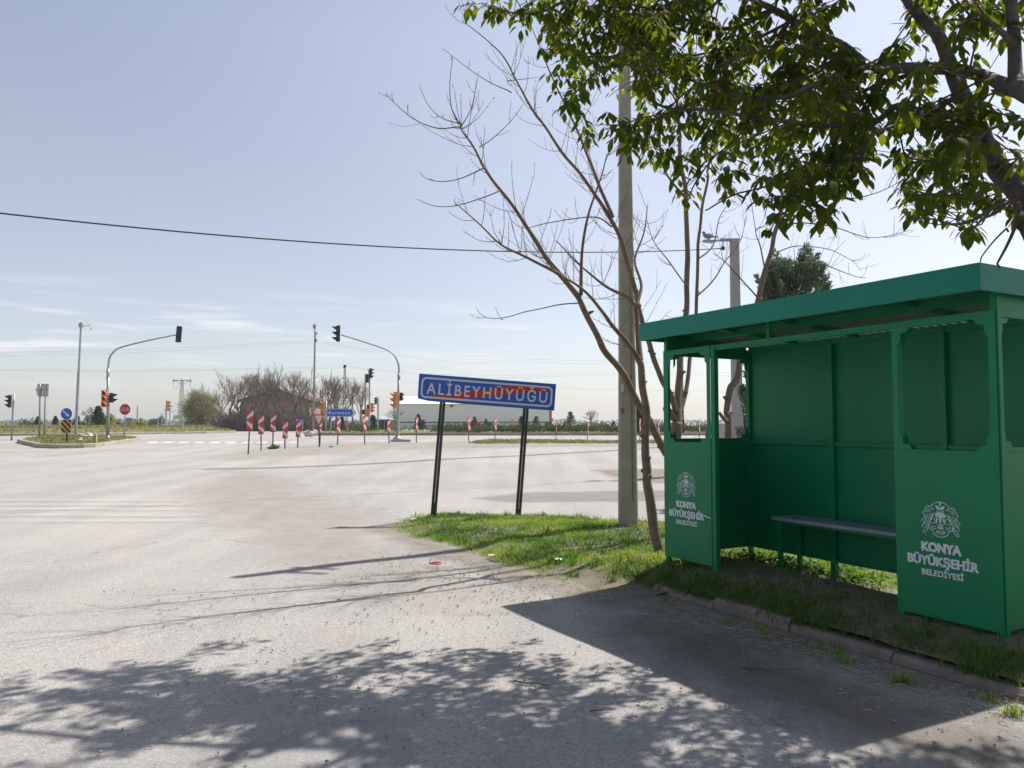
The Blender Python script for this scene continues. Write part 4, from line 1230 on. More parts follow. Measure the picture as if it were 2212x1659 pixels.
def build_pole3():
    Y = 23.0
    p = A(1593, 940, Y); zb = gz(Y)
    root = empty('lamp_pole', (p.x, Y, zb), 'pale square concrete lamp pole rising behind the shelter roof', 'street lamp')
    top = A(1593, 521, Y).z - zb
    s = Y / FPX
    b = MB(); n = 4
    w0, w1 = 22 * s, 17 * s
    b.add([(sx * w / 2, sy * w / 2, z) for z, w in ((-.2, w0), (top, w1)) for sx, sy in ((-1, -1), (1, -1), (1, 1), (-1, 1))], [(0, 1, 5, 4), (1, 2, 6, 5), (2, 3, 7, 6), (3, 0, 4, 7), (4, 5, 6, 7)])
    bevel(b.build('shaft', M['concrete_grey'], root), .02)
    m = MB()
    m.box(-30 * s, 10 * s, -.07, .07, top + .002, top + .07)
    m.tube([(-26 * s, 0, top + .03), (-42 * s, 0, top + .01)], .025, 6)
    m.build('lamp_arm', M['concrete_grey'], root)
    m = MB()
    prof = [(-70 * s, .03), (-66 * s, .09), (-52 * s, .12), (-42 * s, .07), (-38 * s, .03)]
    vs = []; k = 8
    for x, r in prof:
        for j in range(k):
            t = 6.2832 * j / k; vs.append((x, r * math.cos(t), top + .0 + r * .55 * math.sin(t)))
    fs = [(i * k + j, i * k + (j + 1) % k, (i + 1) * k + (j + 1) % k, (i + 1) * k + j) for i in range(len(prof) - 1) for j in range(k)] + [tuple(range(k)), tuple(range((len(prof) - 1) * k, len(prof) * k))]
    m.add(vs, fs)
    m.build('lamp_head', M['steel'], root, smooth=True)
    m = MB(); m.tube([(-28 * s, 0, top - .22), (-22 * s, 0, top - .22)], .06, 6); m.tube([(-25 * s, 0, top), (-25 * s, 0, top - .22)], .015, 5); m.build('insulator', M['black'], root)
    # pigeon resting on the lamp
    bx = Vector((p.x - 57 * s, Y, zb + top + .06))
    d = MB()
    d.blob((0, 0, .10), .16, .075, .085, 1, .1)
    d.blob((-.13, 0, .20), .05, .045, .05, 2, .05)
    d.tube([(-.10, 0, .12), (-.13, 0, .2)], [.06, .042], 6)
    d.prism([(.10, -.035), (.30, -.05), (.30, .05), (.10, .035)], .06, .085)
    d.tube([(-.17, 0, .20), (-.21, 0, .19)], [.014, .003], 5)
    d.tube([(0, -.03, .03), (0, -.03, -.03)], .01, 4); d.tube([(0, .03, .03), (0, .03, -.03)], .01, 4)
    o = d.build('pigeon', M['bird'], smooth=True); o.location = bx
    tag(o, 'grey pigeon perched on the lamp head above the shelter', 'bird')
    return Vector((p.x - 25 * s, Y, zb + top - .22))
lamp_hook = build_pole3()
cb = MB()
e0 = A(-700, 370, 12.0); e1 = lamp_hook
mid_pts = []
for k in range(41):
    t = k / 40
    q = e0.lerp(e1, t); q.z -= 4 * .55 * t * (1 - t)
    mid_pts.append(q)
cb.tube(mid_pts, .016, 6)
tag(cb.build('power_cable', M['cable'], smooth=True), 'thick black overhead cable sagging across the sky to the lamp pole', 'cable')

# ------------------------------------------------------------------ traffic signals
def signal_head(root, T, housing, n=3, size=1.0, lens=True, plate=False):
    """lamp housing: local +X faces the traffic, Z up, centred on the mounting"""
    w, d, h = .30 * size, .16 * size, .98 * size * n / 3
    b = MB(); b.box(-d / 2, d / 2, -w / 2, w / 2, -h / 2, h / 2, T=T)
    for k in range(n):                                        # raised door of each lamp
        z = h / 2 - h / n * (k + .5)
        b.box(d / 2 + .0005, d / 2 + .018, -w * .47, w * .47, z - h / n * .46, z + h / n * .46, T=T)
    hd = b.build('signal_head', housing, root); bevel(hd, .02 * size, 2)
    mats = [M['lens_red'], M['lens_amber'], M['lens_green']] if n == 3 else [M['lens_red'], M['lens_green']]
    for k in range(n):
        z = h / 2 - h / n * (k + .5); r = .105 * size
        m = MB(); m.tube([T @ Vector((d / 2 + .019, 0, z)), T @ Vector((d / 2 + .034, 0, z))], r, 16); m.build('lens', mats[k], hd)
        v = MB(); vs = []; K = 13
        for i in range(K):
            t = R(-30 + 240 * i / (K - 1)); rr = r * 1.12
            ln = .05 + .17 * max(0, math.sin(t)) + .04
            for x, q in ((d / 2 + .019, rr), (d / 2 + .019 + ln * size * 1.2, rr * .97)):
                vs.append(T @ Vector((x, q * math.cos(t), z + q * math.sin(t) - (.02 * size if x > d else 0))))
                vs.append(T @ Vector((x, (q - .008) * math.cos(t), z + (q - .008) * math.sin(t) - (.02 * size if x > d else 0))))
        fs = []
        for i in range(K - 1):
            a, c = 4 * i, 4 * (i + 1)
            fs += [(a, c, c + 2, a + 2), (a + 1, a + 3, c + 3, c + 1), (a + 2, c + 2, c + 3, a + 3)]
        v.add(vs, fs); v.build('visor', housing, hd)
    return hd
def head_T(x, y, z, yaw, roll=0.0): return Matrix.Translation((x, y, z)) @ Matrix.Rotation(yaw, 4, 'Z') @ Matrix.Rotation(roll, 4, 'X')
def signal(base_px, base_py, label, dz=0.0, group='traffic signals of the junction'):
    p = G(base_px, base_py, dz)
    return empty('traffic_signal', p, label, 'traffic light', group), p, p.y / FPX
FACE = {'cam': R(-90), 'left': R(180), 'right': 0.0, 'away': R(90)}
# far left
r_, p_, s_ = signal(25.4, 931, 'black three lamp signal seen from the side at the far left edge', .55)
b = MB(); b.tube([(0, 0, -.8), (.02, 0, 40 * s_), (2.0 * s_, 0, 81 * s_)], .05, 8); b.build('pole', M['steel'], r_, smooth=True)
signal_head(r_, head_T(-5.2 * s_, -.05, 64 * s_, R(190)), M['black'], size=27 * s_ / .98)
# cantilever left
r_, p_, s_ = signal(232.7, 947.5, 'curved steel signal mast left of the DUR sign with black lamps over the road', .2)
arm = [(0, 0, -.3), (-.6 * s_, 0, 60 * s_), (-3.5 * s_, 0, 149 * s_)]
b = MB(); b.tube([(0, 0, -.3), (-1 * s_, 0, 70 * s_), (-3.5 * s_, 0, 149 * s_)], [.082, .08, .07], 10); b.tube([(-3.4 * s_, 0, 128 * s_), (-3.5 * s_, 0, 151 * s_)], .082, 10); b.tube([(0, 0, -.1), (0, 0, .16)], [.11, .10], 10)
b.build('pole', M['steel'], r_, smooth=True)
cur = catmull([(-3.5 * s_, 0, 149 * s_), (-1.0 * s_, 0, 174 * s_), (10 * s_, 0, 190 * s_), (28 * s_, 0, 199 * s_), (80 * s_, 0, 212 * s_), (141 * s_, 0, 224.5 * s_)], 5)
b = MB(); b.tube(cur, taper(len(cur), .055, .036), 8); b.build('arm', M['steel'], r_, smooth=True)
signal_head(r_, head_T(148 * s_, 0, 226 * s_, R(100), R(3.5)), M['black'], size=35 * s_ / .98)
signal_head(r_, head_T(-5 * s_, -.22, 86 * s_, R(-74)), M['orange'], size=37 * s_ / .98)
signal_head(r_, head_T(6 * s_, -.02, 88 * s_, R(5)), M['black'], n=2, size=21 * s_ / .66)
signal_head(r_, head_T(-7 * s_, .12, 88 * s_, R(178)), M['black'], n=2, size=16 * s_ / .66)
# mid left orange
r_, p_, s_ = signal(354.5, 922, 'orange three lamp signal on a leaning post before the lattice pylon', .35)
b = MB(); b.tube([(0, 0, -.8), (3.5 * s_, 0, 58 * s_)], .07, 8); b.build('pole', M['darksteel'], r_, smooth=True)
signal_head(r_, head_T(7.2 * s_, -.05, 45 * s_, R(-25), R(0)), M['orange'], size=22.5 * s_ / .98)
# cantilever right
r_, p_, s_ = signal(859, 954, 'curved steel signal mast on a concrete plinth with lamps over the road', .0)
b = MB(); b.box(-13.5 * s_, 29 * s_, -.35, .35, -.15, 5 * s_)
bevel(b.build('plinth', M['kerb'], r_), .02)
b = MB(); b.tube([(0, 0, 5 * s_), (0, 0, 8 * s_), (0, 0, 10 * s_), (.6 * s_, 0, 14 * s_), (.8 * s_, 0, 80 * s_), (1.5 * s_, 0, 146 * s_)], [.27, .25, .15, .082, .078, .07], 12)
b.tube([(1.4 * s_, 0, 133 * s_), (1.5 * s_, 0, 147 * s_)], .082, 10)
b.build('pole', M['steel'], r_, smooth=True)
cur = catmull([(1.5 * s_, 0, 146 * s_), (.5 * s_, 0, 166 * s_), (-7 * s_, 0, 184 * s_), (-22 * s_, 0, 197 * s_), (-60 * s_, 0, 211 * s_), (-124 * s_, 0, 231 * s_)], 5)
b = MB(); b.tube(cur, taper(len(cur), .055, .036), 8); b.build('arm', M['steel'], r_, smooth=True)
signal_head(r_, head_T(-131 * s_, 0, 234 * s_, R(-150), R(0)), M['black'], size=35 * s_ / .98)
signal_head(r_, head_T(-4.5 * s_, -.16, 89.5 * s_, R(-140)), M['orange'], size=35 * s_ / .98)
signal_head(r_, head_T(5.5 * s_, .08, 97 * s_, R(60)), M['black'], n=2, size=18 * s_ / .66)
# by the direction sign
r_, p_, s_ = signal(703.6, 930, 'small orange signal on a thin post left of the blue Karaman sign', .2)
b = MB(); b.tube([(0, 0, -.5), (.5 * s_, 0, 63 * s_)], .06, 8); b.build('pole', M['steel'], r_, smooth=True)
signal_head(r_, head_T(-4.5 * s_, -.05, 52 * s_, R(-150)), M['orange'], size=22 * s_ / .98)
# group behind the median
def far_signal(px, topy, headc, hpy, hsz, yaw, oc, oy, osz, label, lean=0):
    Y = 74.0
    p = A(px, 926, Y); p.z = gz(Y)
    root = empty('traffic_signal', p, label, 'traffic light', 'traffic signals of the junction')
    s = Y / FPX
    z = lambda py: A(px, py, Y).z - p.z
    b = MB(); b.tube([(0, 0, -.2), (0, 0, z(topy + 12)), (lean * s, 0, z(topy))], .075, 8); b.build('pole', M['steel'], root, smooth=True)
    signal_head(root, head_T((headc - px) * s, -.1, z(hpy), yaw), M['black'], size=hsz * s / .98)
    if oc:
        signal_head(root, head_T((oc - px) * s, -.15, z(oy), R(-20)), M['orange'], size=osz * s / .98)
        signal_head(root, head_T((oc - px - 8.5) * s, -.02, z(oy - 1.5), R(120)), M['black'], n=2, size=10.5 * s / .66)
    return root
far_signal(788.5, 806, 792.5, 817.5, 19, R(60), 793, 891.5, 18, 'thin signal mast with black lamps at its top, left of the close pair')
far_signal(797.2, 797, 799.5, 806.5, 21.5, R(-20), 803, 881, 20, 'taller signal mast of the close pair with black lamps and an orange lower head', -3)
far_signal(816.3, 855, 812, 866, 14.5, R(140), None, 0, 0, 'black signal on a short grey post right of the close pair')

# ------------------------------------------------------------------ road signs
def board_poly(mb, poly, x, z, w, h, y, t, m):
    T = Matrix(((1, 0, 0, x), (0, 0, -1, y), (0, 1, 0, z), (0, 0, 0, 1)))
    mb.prism([(q[0] * w, q[1] * h) for q in poly], 0, t, T, m)
# chevron boards: the first is built, the others are copies of it and its two parts
def chevron_proto():
    root = empty('chevron_board', (0, 0, 0), 'x', 'chevron board', 'red and white chevron boards along the gravel strip')
    b = MB(); b.box(-.028, .028, 0, .035, -.4, 1.0); post = b.build('post', M['postgrey'], root)
    w, h = .25, .85
    b = MB()
    b.box(-w / 2, w / 2, -.022, -.004, 0, h)
    for poly in ([(0, .53), (0, .69), (1, .985), (1, .74)], [(0, .47), (0, .31), (1, .015), (1, .26)]):
        board_poly(b, poly, -w / 2 + .002, 0, w - .004, h, -.0225, .0025, 1)
    for zz in (.13, .72): b.tube([(0, -.0225, zz), (0, -.027, zz)], .012, 6, m=2)
    panel = b.build('panel', [M['faded_red'], M['white'], M['steel']], root)
    return root, post, panel
CH = [  # base x, base y, panel bottom y, panel top y, turn, lean
    (536, 981.6, 929.3, 886, 14, 3.2, 'tallest chevron board, leaning, leftmost of the row at the gravel tip'),
    (564, 973.8, 937.9, 897.3, 22, -1.2, 'chevron board second from the left in the row, just right of the tallest one'),
    (589.3, 968.9, 933.6, 895, 24, 0, 'chevron board with a green weed tuft at its foot'),
    (615.4, 969.9, 947.3, 910.6, 26, 0, 'low chevron board between the tufted board and the small blue sign'),
    (643.2, 966.9, 944.4, 909, 32, .8, 'chevron board standing in front of the small blue direction sign'),
    (691.5, 960.5, 936.5, 913, 50, .8, 'chevron board half hidden behind the triangular yield sign'),
    (729.5, 961.4, 936.5, 903, 54, 2.4, 'chevron board in front of the Karaman sign, leaning right'),
    (788.5, 960, 931, 899, 60, -2.6, 'narrow chevron board below the close pair of signal masts'),
    (841, 958, 936, 905, 52, -2.8, 'chevron board just left of the signal mast on the plinth'),
    (900, 956.7, 931, 901, 64, 0, 'chevron board between the signal plinth and the town sign'),
    (955, 955, 932.5, 905, 72, 1.5, 'chevron board hidden behind the left post of the town sign'),
    (1013, 955.3, 931, 900, 62, 0, 'chevron board seen under the middle of the town sign'),
    (1070, 951.5, 929.7, 902, 66, 0, 'chevron board in the dry weeds under the town sign'),
    (1201.5, 955, 932.5, 909.6, 80, 0, 'chevron board seen nearly edge on right of the town sign'),
    (1270, 953.5, 940.7, 911, 76, -.5, 'chevron board between the town sign and the concrete pole, before the round bare tree'),
    (1337.5, 954.5, 940, 908, 76, 0, 'chevron board half hidden by the concrete pole'),
    (1383, 954.5, 932, 904, 62, -2, 'chevron board right of the concrete pole before the dark cypress'),
    (1423, 954, 934.5, 907, 60, -.5, 'chevron board between the bare trunk and the shelter'),
    (1511, 954.5, 934, 908, 60, 0, 'chevron board seen through the left window of the shelter')]
cproto = chevron_proto()
for i, (bx, by, pb, pt, turn, lean, lab) in enumerate(CH):
    if i == 0: root, post, panel = cproto
    else:
        root = cproto[0].copy(); COL.objects.link(root)
        post = cproto[1].copy(); COL.objects.link(post); post.parent = root
        panel = cproto[2].copy(); COL.objects.link(panel); panel.parent = root
    p = G(bx, by); s = p.y / FPX
    root.location = p
    root["label"] = lab
    root.rotation_euler = (0, math.atan2(lean, by - pt), R(turn))
    ph = (pb - by) * -s
    hs = (pb - pt) * s / .85
    panel.location = (0, 0, ph); panel.scale = (hs, hs, hs)
    post.scale = (1, 1, ph + .7 * .85 * hs)
# little weed at the third board
wp, wd = [], []
c = G(590, 970)
for k in range(150):
    a = rng.uniform(0, 6.28); q = abs(rng.gauss(0, .13)); wp.append((c.x + q * math.cos(a), c.y + q * math.sin(a) * .6, c.z + rng.uniform(0, .11))); wd.append((math.cos(a), math.sin(a), rng.uniform(.1, 1)))
tag(sprays('weed_tuft', M['weed'], wp, wd, .16, .06), 'green weed tuft at the foot of a chevron board', 'plant')

def sign_root(px, py, label, name='road_sign', dz=0.0, rz=0.0):
    p = G(px, py, dz)
    return empty(name, p, label, 'road sign', None, rz), p.y / FPX
def post_part(root, z1, r=.035, mat=None, x=0.0, x1=None):
    b = MB(); b.tube([(x, .03, -.4), (x if x1 is None else x1, .03, z1)], r, 8)
    return b.build('post', mat or M['steel'], root, smooth=True)
def ngon(n, r, a0=0.0): return [(r * math.cos(a0 + 6.283185 * k / n), r * math.sin(a0 + 6.283185 * k / n)) for k in range(n)]
def SF(x, z, y): return Matrix(((1, 0, 0, x), (0, 0, -1, y), (0, 1, 0, z), (0, 0, 0, 1)))
# stop sign
r_, s_ = sign_root(267, 943, 'red octagonal stop sign lettered DUR on the small traffic island', dz=.2)
post_part(r_, 70 * s_, x1=1.7 * s_)
b = MB(); T = SF(1.7 * s_, 58.5 * s_, 0)
b.prism(ngon(8, 12.6 * s_, R(22.5)), 0, .02, T, 0); b.prism(ngon(8, 11.9 * s_, R(22.5)), .021, .024, T, 1)
pl = b.build('panel', [M['white'], M['red']], r_)
b = MB(); put_text(b, "DUR", T @ Matrix.Translation((0, 0, .026)), -9.2 * s_, 9.2 * s_, -4.4 * s_, 8.6 * s_, bold=.012, depth=0, spread=.25); b.build('lettering', M['white'], pl, fix=False)
# keep-right arrow and hazard panel
r_, s_ = sign_root(143.4, 954.5, 'round blue arrow sign above a yellow and black striped panel on the small island', dz=.2)
post_part(r_, 65 * s_, .04, M['darksteel'])
b = MB(); T = SF(-.7 * s_, 60.5 * s_, -.02)
b.prism(ngon(28, 12.7 * s_), 0, .02, T, 0); b.prism(ngon(28, 12.0 * s_), .021, .024, T, 1)
b.prism([(x * s_, y * s_) for x, y in ((-8.6, 5.2), (-6.3, 7.3), (2.2, -.6), (4.4, 1.6), (6.4, -5.8), (-2.2, -4.4), (0, -2.6))], .025, .028, T, 2)
pl = b.build('arrow_disc', [M['white'], M['blue'], M['white']], r_)
b = MB(); w, h = 21.6 * s_, 28.5 * s_; T = SF(-.3 * s_ - w / 2, 19.5 * s_, -.02)
b.prism([(0, 0), (w, 0), (w, h), (0, h)], 0, .02, T, 0)
def clip_band(c0, c1):
    """part of the panel between two falling diagonals y = c - x*k"""
    k = .82 * h / w
    pts = [(0, 0), (w, 0), (w, h), (0, h)]
    def clip(P, f):
        out = []
        for i in range(len(P)):
            a, b_ = P[i], P[(i + 1) % len(P)]; fa, fb = f(a), f(b_)
            if fa >= 0: out.append(a)
            if fa * fb < 0: t = fa / (fa - fb); out.append((a[0] + (b_[0] - a[0]) * t, a[1] + (b_[1] - a[1]) * t))
        return out
    P = clip(pts, lambda q: q[1] + k * q[0] - c0)
    return clip(P, lambda q: c1 - (q[1] + k * q[0])) if len(P) > 2 else []
for c0 in (.24, .66, 1.08, 1.50):
    P = clip_band(c0 * h - .02 * h, (c0 + .22) * h)
    if len(P) > 2: b.prism(P, .0205, .0225, T, 1)
P = clip_band(-1, .03 * h)
b.build('striped_panel', [M['yellow'], M['black']], r_)
# yield sign
r_, s_ = sign_root(689.9, 966, 'white triangular yield sign with a red border on a dark post')
post_part(r_, 66 * s_, .035, M['darksteel'], x=0, x1=-2 * s_)
b = MB(); T = SF(-2.0 * s_, 45 * s_, 0)
def rtri(r): return [(-12.6 * r, 25.6 * r + 8.5 * (1 - r)), (12.6 * r, 25.6 * r + 8.5 * (1 - r)), (12.9 * r, 24.4 * r + 8.5 * (1 - r)), (.8 * r, 0 + 17.2 * (1 - r)), (-.8 * r, 0 + 17.2 * (1 - r)), (-12.9 * r, 24.4 * r + 8.5 * (1 - r))]
def tri(k): return [(-12.7 * k * s_, (17.1 + 8.6 * k) * s_), (0, (17.1 - 17.4 * k) * s_), (12.7 * k * s_, (17.1 + 8.6 * k) * s_)]
b.prism(tri(1)[::-1], 0, .02, T, 0); b.prism(tri(.72)[::-1], .021, .024, T, 1)
b.build('panel', [M['red'], M['white']], r_)
# Karaman direction sign
p0 = G(714.4, 935, .2); s_ = p0.y / FPX
r_ = empty('direction_sign', p0, 'blue arrow sign lettered Karaman on two posts on the median', 'road sign')
post_part(r_, 45 * s_, .045); post_part(r_, 45 * s_, .045, x=35.6 * s_)
T = SF(-9.6 * s_, 34.5 * s_, 0)
b = MB()
ar = lambda i: [(i, i), (57 - i * .4, i), (64.2 - i * 1.5, 8.9), (57 - i * .4, 17.8 - i), (i, 17.8 - i)]
b.prism([(x * s_, y * s_) for x, y in ar(0)], 0, .02, T, 0); b.prism([(x * s_, y * s_) for x, y in ar(.7)], .021, .024, T, 1)
b.prism([(x * s_, y * s_) for x, y in ((1.6, 1.6), (54, 1.6), (58.0, 8.9), (54, 16.2), (1.6, 16.2))], .025, .028, T, 0)
pl = b.build('panel', [M['blue'], M['white']], r_)
b = MB(); put_text(b, "Karaman", T @ Matrix.Translation((0, 0, .03)), 5 * s_, 50.5 * s_, 5.6 * s_, 6.9 * s_, bold=.012, depth=0, spread=.25); b.build('lettering', M['white'], pl, fix=False)
# small blue sign pointing left
Y = 72.0; p0 = A(653, 930, Y); p0.z = gz(Y); s_ = Y / FPX
r_ = empty('direction_sign', p0, 'small blue arrow sign pointing left in front of the dark thicket', 'road sign')
zz = A(653, 911.8, Y).z - p0.z
post_part(r_, zz + 6 * s_, .04)
T = SF(-15 * s_, zz, 0)
b = MB(); b.prism([(x * s_, y * s_) for x, y in ((0, 3.6), (4.5, 0), (18.6, .3), (18.6, 7.5), (4.5, 7.2))], 0, .02, T, 0)
b.prism([(x * s_, y * s_) for x, y in ((.3, 3.6), (3.6, 1.0), (5.0, 1.0), (2.6, 3.6), (5.0, 6.4), (3.6, 6.4))], .021, .024, T, 1)
pl = b.build('panel', [M['blue'], M['white']], r_)
b = MB(); put_text(b, "Konya", T @ Matrix.Translation((0, 0, .026)), 6.2 * s_, 17.2 * s_, 2.3 * s_, 3 * s_, bold=.02, depth=0); b.build('lettering', M['white'], pl, fix=False)
# big sign seen from behind, on two posts
p0 = G(85, 944, .15); s_ = p0.y / FPX
r_ = empty('road_sign', p0, 'back of a pale plate sign on two tall grey posts at the far left', 'road sign')
b = MB(); b.tube([(0, 0, -.3), (-1.2 * s_, 0, 65 * s_), (-2.2 * s_, 0, 115 * s_)], [.055, .05, .035], 8); b.build('post', M['steel'], r_, smooth=True)
b = MB(); b.tube([(9.4 * s_, .05, -.3), (9.0 * s_, .05, 65 * s_), (8.5 * s_, .05, 114 * s_)], [.05, .045, .035], 8); b.build('post', M['steel'], r_, smooth=True)
b = MB()
b.prism([(x * s_, y * s_) for x, y in ((-13, 101), (-9, 115), (15, 114), (15, 87), (-9, 88))], -.02, 0, SF(0, 0, .09))
b.build('plate', M['white'], r_)
b = MB()
for z in (114, 102): b.box(-13.5 * s_ if z == 102 else -9 * s_, 15 * s_, .055, .085, z * s_ - .03, z * s_ + .03)
b.build('cross_rail', M['steel'], r_)
b = MB()
for x in (-7.6, -4.6, 5.8): b.box(x * s_, x * s_ + .05, .086, .1, 88 * s_, 114 * s_)
b.build('stiffener', M['steel'], r_)

def back_sign(px, cy, r, n, Y, label, mat=None, postmat=None):
    p = A(px, 922, Y); p.z = gz(Y) + .3; s = Y / FPX
    root = empty('road_sign', p, label, 'road sign')
    zc = A(px, cy, Y).z - p.z
    post_part(root, zc, .05, M['darksteel']).location.y = -.06
    b = MB(); b.prism(ngon(n, r * s, R(22.5)), 0, .02, SF(0, zc, .05)); b.build('panel', mat or M['grey'], root)
    return root
back_sign(53, 911.8, 6.8, 8, 92, 'grey back of an octagonal sign right of the leftmost signal')
back_sign(189, 903.3, 7.2, 8, 88, 'grey back of an octagonal sign right of the tall camera pole')
back_sign(256.5, 908.4, 4.9, 20, 92, 'small round pale sign left of the DUR sign post', M['white'])
def plate_sign(px, x0, x1, y0, y1, Y, label, mat):
    p = A(px, 922, Y); p.z = gz(Y) + .3; s = Y / FPX
    root = empty('road_sign', p, label, 'road sign')
    z0 = A(px, y1, Y).z - p.z; z1 = A(px, y0, Y).z - p.z
    for xx in ((x0 - px) * s * .6, (x1 - px) * s * .6): post_part(root, z1 - .05, .045, M['steel'], x=xx)
    b = MB(); b.box((x0 - px) * s, (x1 - px) * s, -.01, .01, z0, z1); b.build('panel', mat, root)
plate_sign(278, 270.5, 285, 902.5, 911, 90, 'upper grey back of a rectangular sign right of the DUR sign post', M['grey'])
plate_sign(268, 258.5, 277.5, 914, 923, 90, 'lower grey back of a rectangular sign behind the DUR sign post', M['grey'])
plate_sign(384, 374, 392, 896.8, 905.5, 140, 'pale billboard left of the lattice pylon foot', M['white'])

# camera pole
p0 = G(163.2, 942.5, .2); s_ = p0.y / FPX
r_ = empty('camera_pole', p0, 'tall grey pole with a white camera arm on the small traffic island', 'camera pole')
b = MB(); b.tube([(0, 0, -.3), (2.4 * s_, 0, 139 * s_), (2.5 * s_, 0, 139.1 * s_), (4.6 * s_, 0, 247 * s_)], [.085, .078, .062, .055], 10)
b.box(4.6 * s_ - .1, 4.6 * s_ + .1, -.1, .1, 236 * s_, 245 * s_)
for k in range(4): t = k * 1.5708; b.prism([(math.cos(t) * .14, math.sin(t) * .14), (math.cos(t) * .3, math.sin(t) * .3 + .02), (math.cos(t) * .3, math.sin(t) * .3 - .02)], -.3, .12)
b.build('pole', M['steel'], r_, smooth=False)
b = MB(); b.tube(catmull([(5 * s_, 0, 241 * s_), (14 * s_, 0, 239.6 * s_), (22 * s_, 0, 241 * s_), (26 * s_, 0, 240.2 * s_), (27.3 * s_, 0, 237 * s_), (27.5 * s_, 0, 234 * s_)], 3), .03, 6); b.build('camera_arm', M['white'], r_, smooth=True)
b = MB(); b.tube([(27.5 * s_, 0, 235 * s_), (27.5 * s_, 0, 233.6 * s_), (27.5 * s_, 0, 231.4 * s_)], [.05, .09, .05], 10); b.build('camera', M['white'], r_, smooth=True)

# tall lamp pole in the middle
Y = 90.0; p0 = A(676.5, 929, Y); p0.z = gz(Y); s_ = Y / FPX
r_ = empty('lamp_pole', p0, 'slender concrete lamp pole with a flat lamp head behind the yield sign', 'street lamp')
zt = A(677.5, 708, Y).z - p0.z
b = MB(); b.tube([(0, 0, -.3), (1.2 * s_, 0, zt * .93), (.8 * s_, 0, zt)], [.14, .10, .075], 10); b.build('shaft', M['concrete'], r_, smooth=True)
b = MB(); b.box(-3 * s_, 3 * s_, -.2, .2, zt, zt + 7 * s_); b.box(-2.2 * s_, 2.2 * s_, -.25, .15, zt - 2 * s_, zt - .05); b.build('lamp_head', M['steel'], r_)
b = MB(); b.box(3.6 * s_, 7.6 * s_, -.2, .2, zt - 15 * s_, zt - 9.5 * s_); b.tube([(0, 0, zt - 14 * s_), (4 * s_, 0, zt - 12 * s_)], .05, 6); b.build('camera', M['white'], r_)
b = MB(); b.box(.5 * s_, 4.5 * s_, -.05, .05, zt - 29 * s_, zt - 27 * s_); b.tube([(3.6 * s_, 0, zt - 31 * s_), (3.6 * s_, 0, zt - 25 * s_)], .09, 6); b.build('bracket', M['darksteel'], r_)
hookY = Vector((p0.x + 3.6 * s_, Y, p0.z + zt - 26 * s_))

# lattice pylons
def lattice(root, H, w0, w1, n, r, mat):
    b = MB()
    C = lambda z, k: Vector(((w0 + (w1 - w0) * z / H) / 2 * (1, -1, -1, 1)[k], (w0 + (w1 - w0) * z / H) / 2 * (1, 1, -1, -1)[k], z))
    for k in range(4): b.tube([C(0, k), C(H, k)], r, 4)
    zs = [0]; z = 0
    for i in range(n): zs.append(H * (1 - (1 - (i + 1) / n) ** 1.15))
    for a, c in zip(zs, zs[1:]):
        for k in range(4):
            k2 = (k + 1) % 4
            b.tube([C(a, k), C(c, k2)], r * .55, 3); b.tube([C(a, k2), C(c, k)], r * .55, 3); b.tube([C(c, k), C(c, k2)], r * .5, 3)
    return b.build('tower', mat, root)
Y = 180.0; p0 = A(391, 922, Y); p0.z = gz(Y); s_ = Y / FPX
r_ = empty('power_pylon', p0, 'steel lattice pylon with a wide crossarm left of the green willow', 'pylon')
H = A(391, 822, Y).z - p0.z
lattice(r_, H, 12 * s_, 4.5 * s_, 11, .036, M['postgrey'])
b = MB(); b.box(-19 * s_, 19 * s_, -.12, .12, H - .05, H + .15); b.tube([(-17 * s_, 0, H), (-2 * s_, 0, H - 8 * s_)], .06, 4); b.tube([(17 * s_, 0, H), (2 * s_, 0, H - 8 * s_)], .06, 4)
for x in (-19, 0, 19): b.tube([(x * s_, 0, H), (x * s_, 0, H + 5 * s_)], .07, 5)
b.tube([(-6 * s_, 0, H * .56), (6 * s_, 0, H * .56)], .07, 4)
b.build('crossarm', M['steel'], r_)
b = MB()
for x in (-19, 19): b.tube([(x * s_, 0, H - .1), (x * s_, 0, H - 3 * s_)], .16, 6)
b.build('insulator', M['black'], r_)
b = MB()
b.tube(catmull([(-19 * s_, 0, H - 2 * s_), (-18 * s_, 0, H - 12 * s_), (-14 * s_, 0, H - 17 * s_), (-9 * s_, 0, H - 11 * s_), (-8 * s_, 0, H - 4 * s_)], 4), .03, 4)
b.tube(catmull([(18 * s_, 0, H - 2 * s_), (15.5 * s_, 0, H - 9 * s_), (17 * s_, 0, H - 13 * s_), (18.5 * s_, 0, H - 8 * s_), (18.8 * s_, 0, H - 3 * s_)], 4), .03, 4)
b.build('jumper_loop', M['wire'], r_)
pyl1 = p0 + Vector((19 * s_, 0, H))
Y = 130.0; p0 = A(743.4, 924, Y); p0.z = gz(Y); s_ = Y / FPX
r_ = empty('power_pylon', p0, 'narrow lattice mast with dark insulators behind the Karaman sign', 'pylon')
H = A(743.4, 793, Y).z - p0.z
lattice(r_, H, 8.5 * s_, 2.8 * s_, 15, .026, M['postgrey'])
b = MB(); zc = A(743.4, 817, Y).z - p0.z
b.box(-4.6 * s_, 4.6 * s_, -.08, .08, zc - .06, zc + .06); b.tube([(0, 0, H), (-.5 * s_, 0, H + 6 * s_)], .08, 5)
b.build('crossarm', M['steel'], r_)
b = MB()
for x in (-4.5, 4.5): b.tube([(x * s_, 0, zc), (x * s_, 0, zc + 2.2 * s_)], .10, 6)
for k in range(3): b.tube([(-1.6 * s_ + k * 1.3 * s_, 0, H - .2 + k * .1), (-.8 * s_ + k * 1.1 * s_, 0, H + 4.4 * s_)], .16, 6)
b.build('insulator', M['black'], r_)
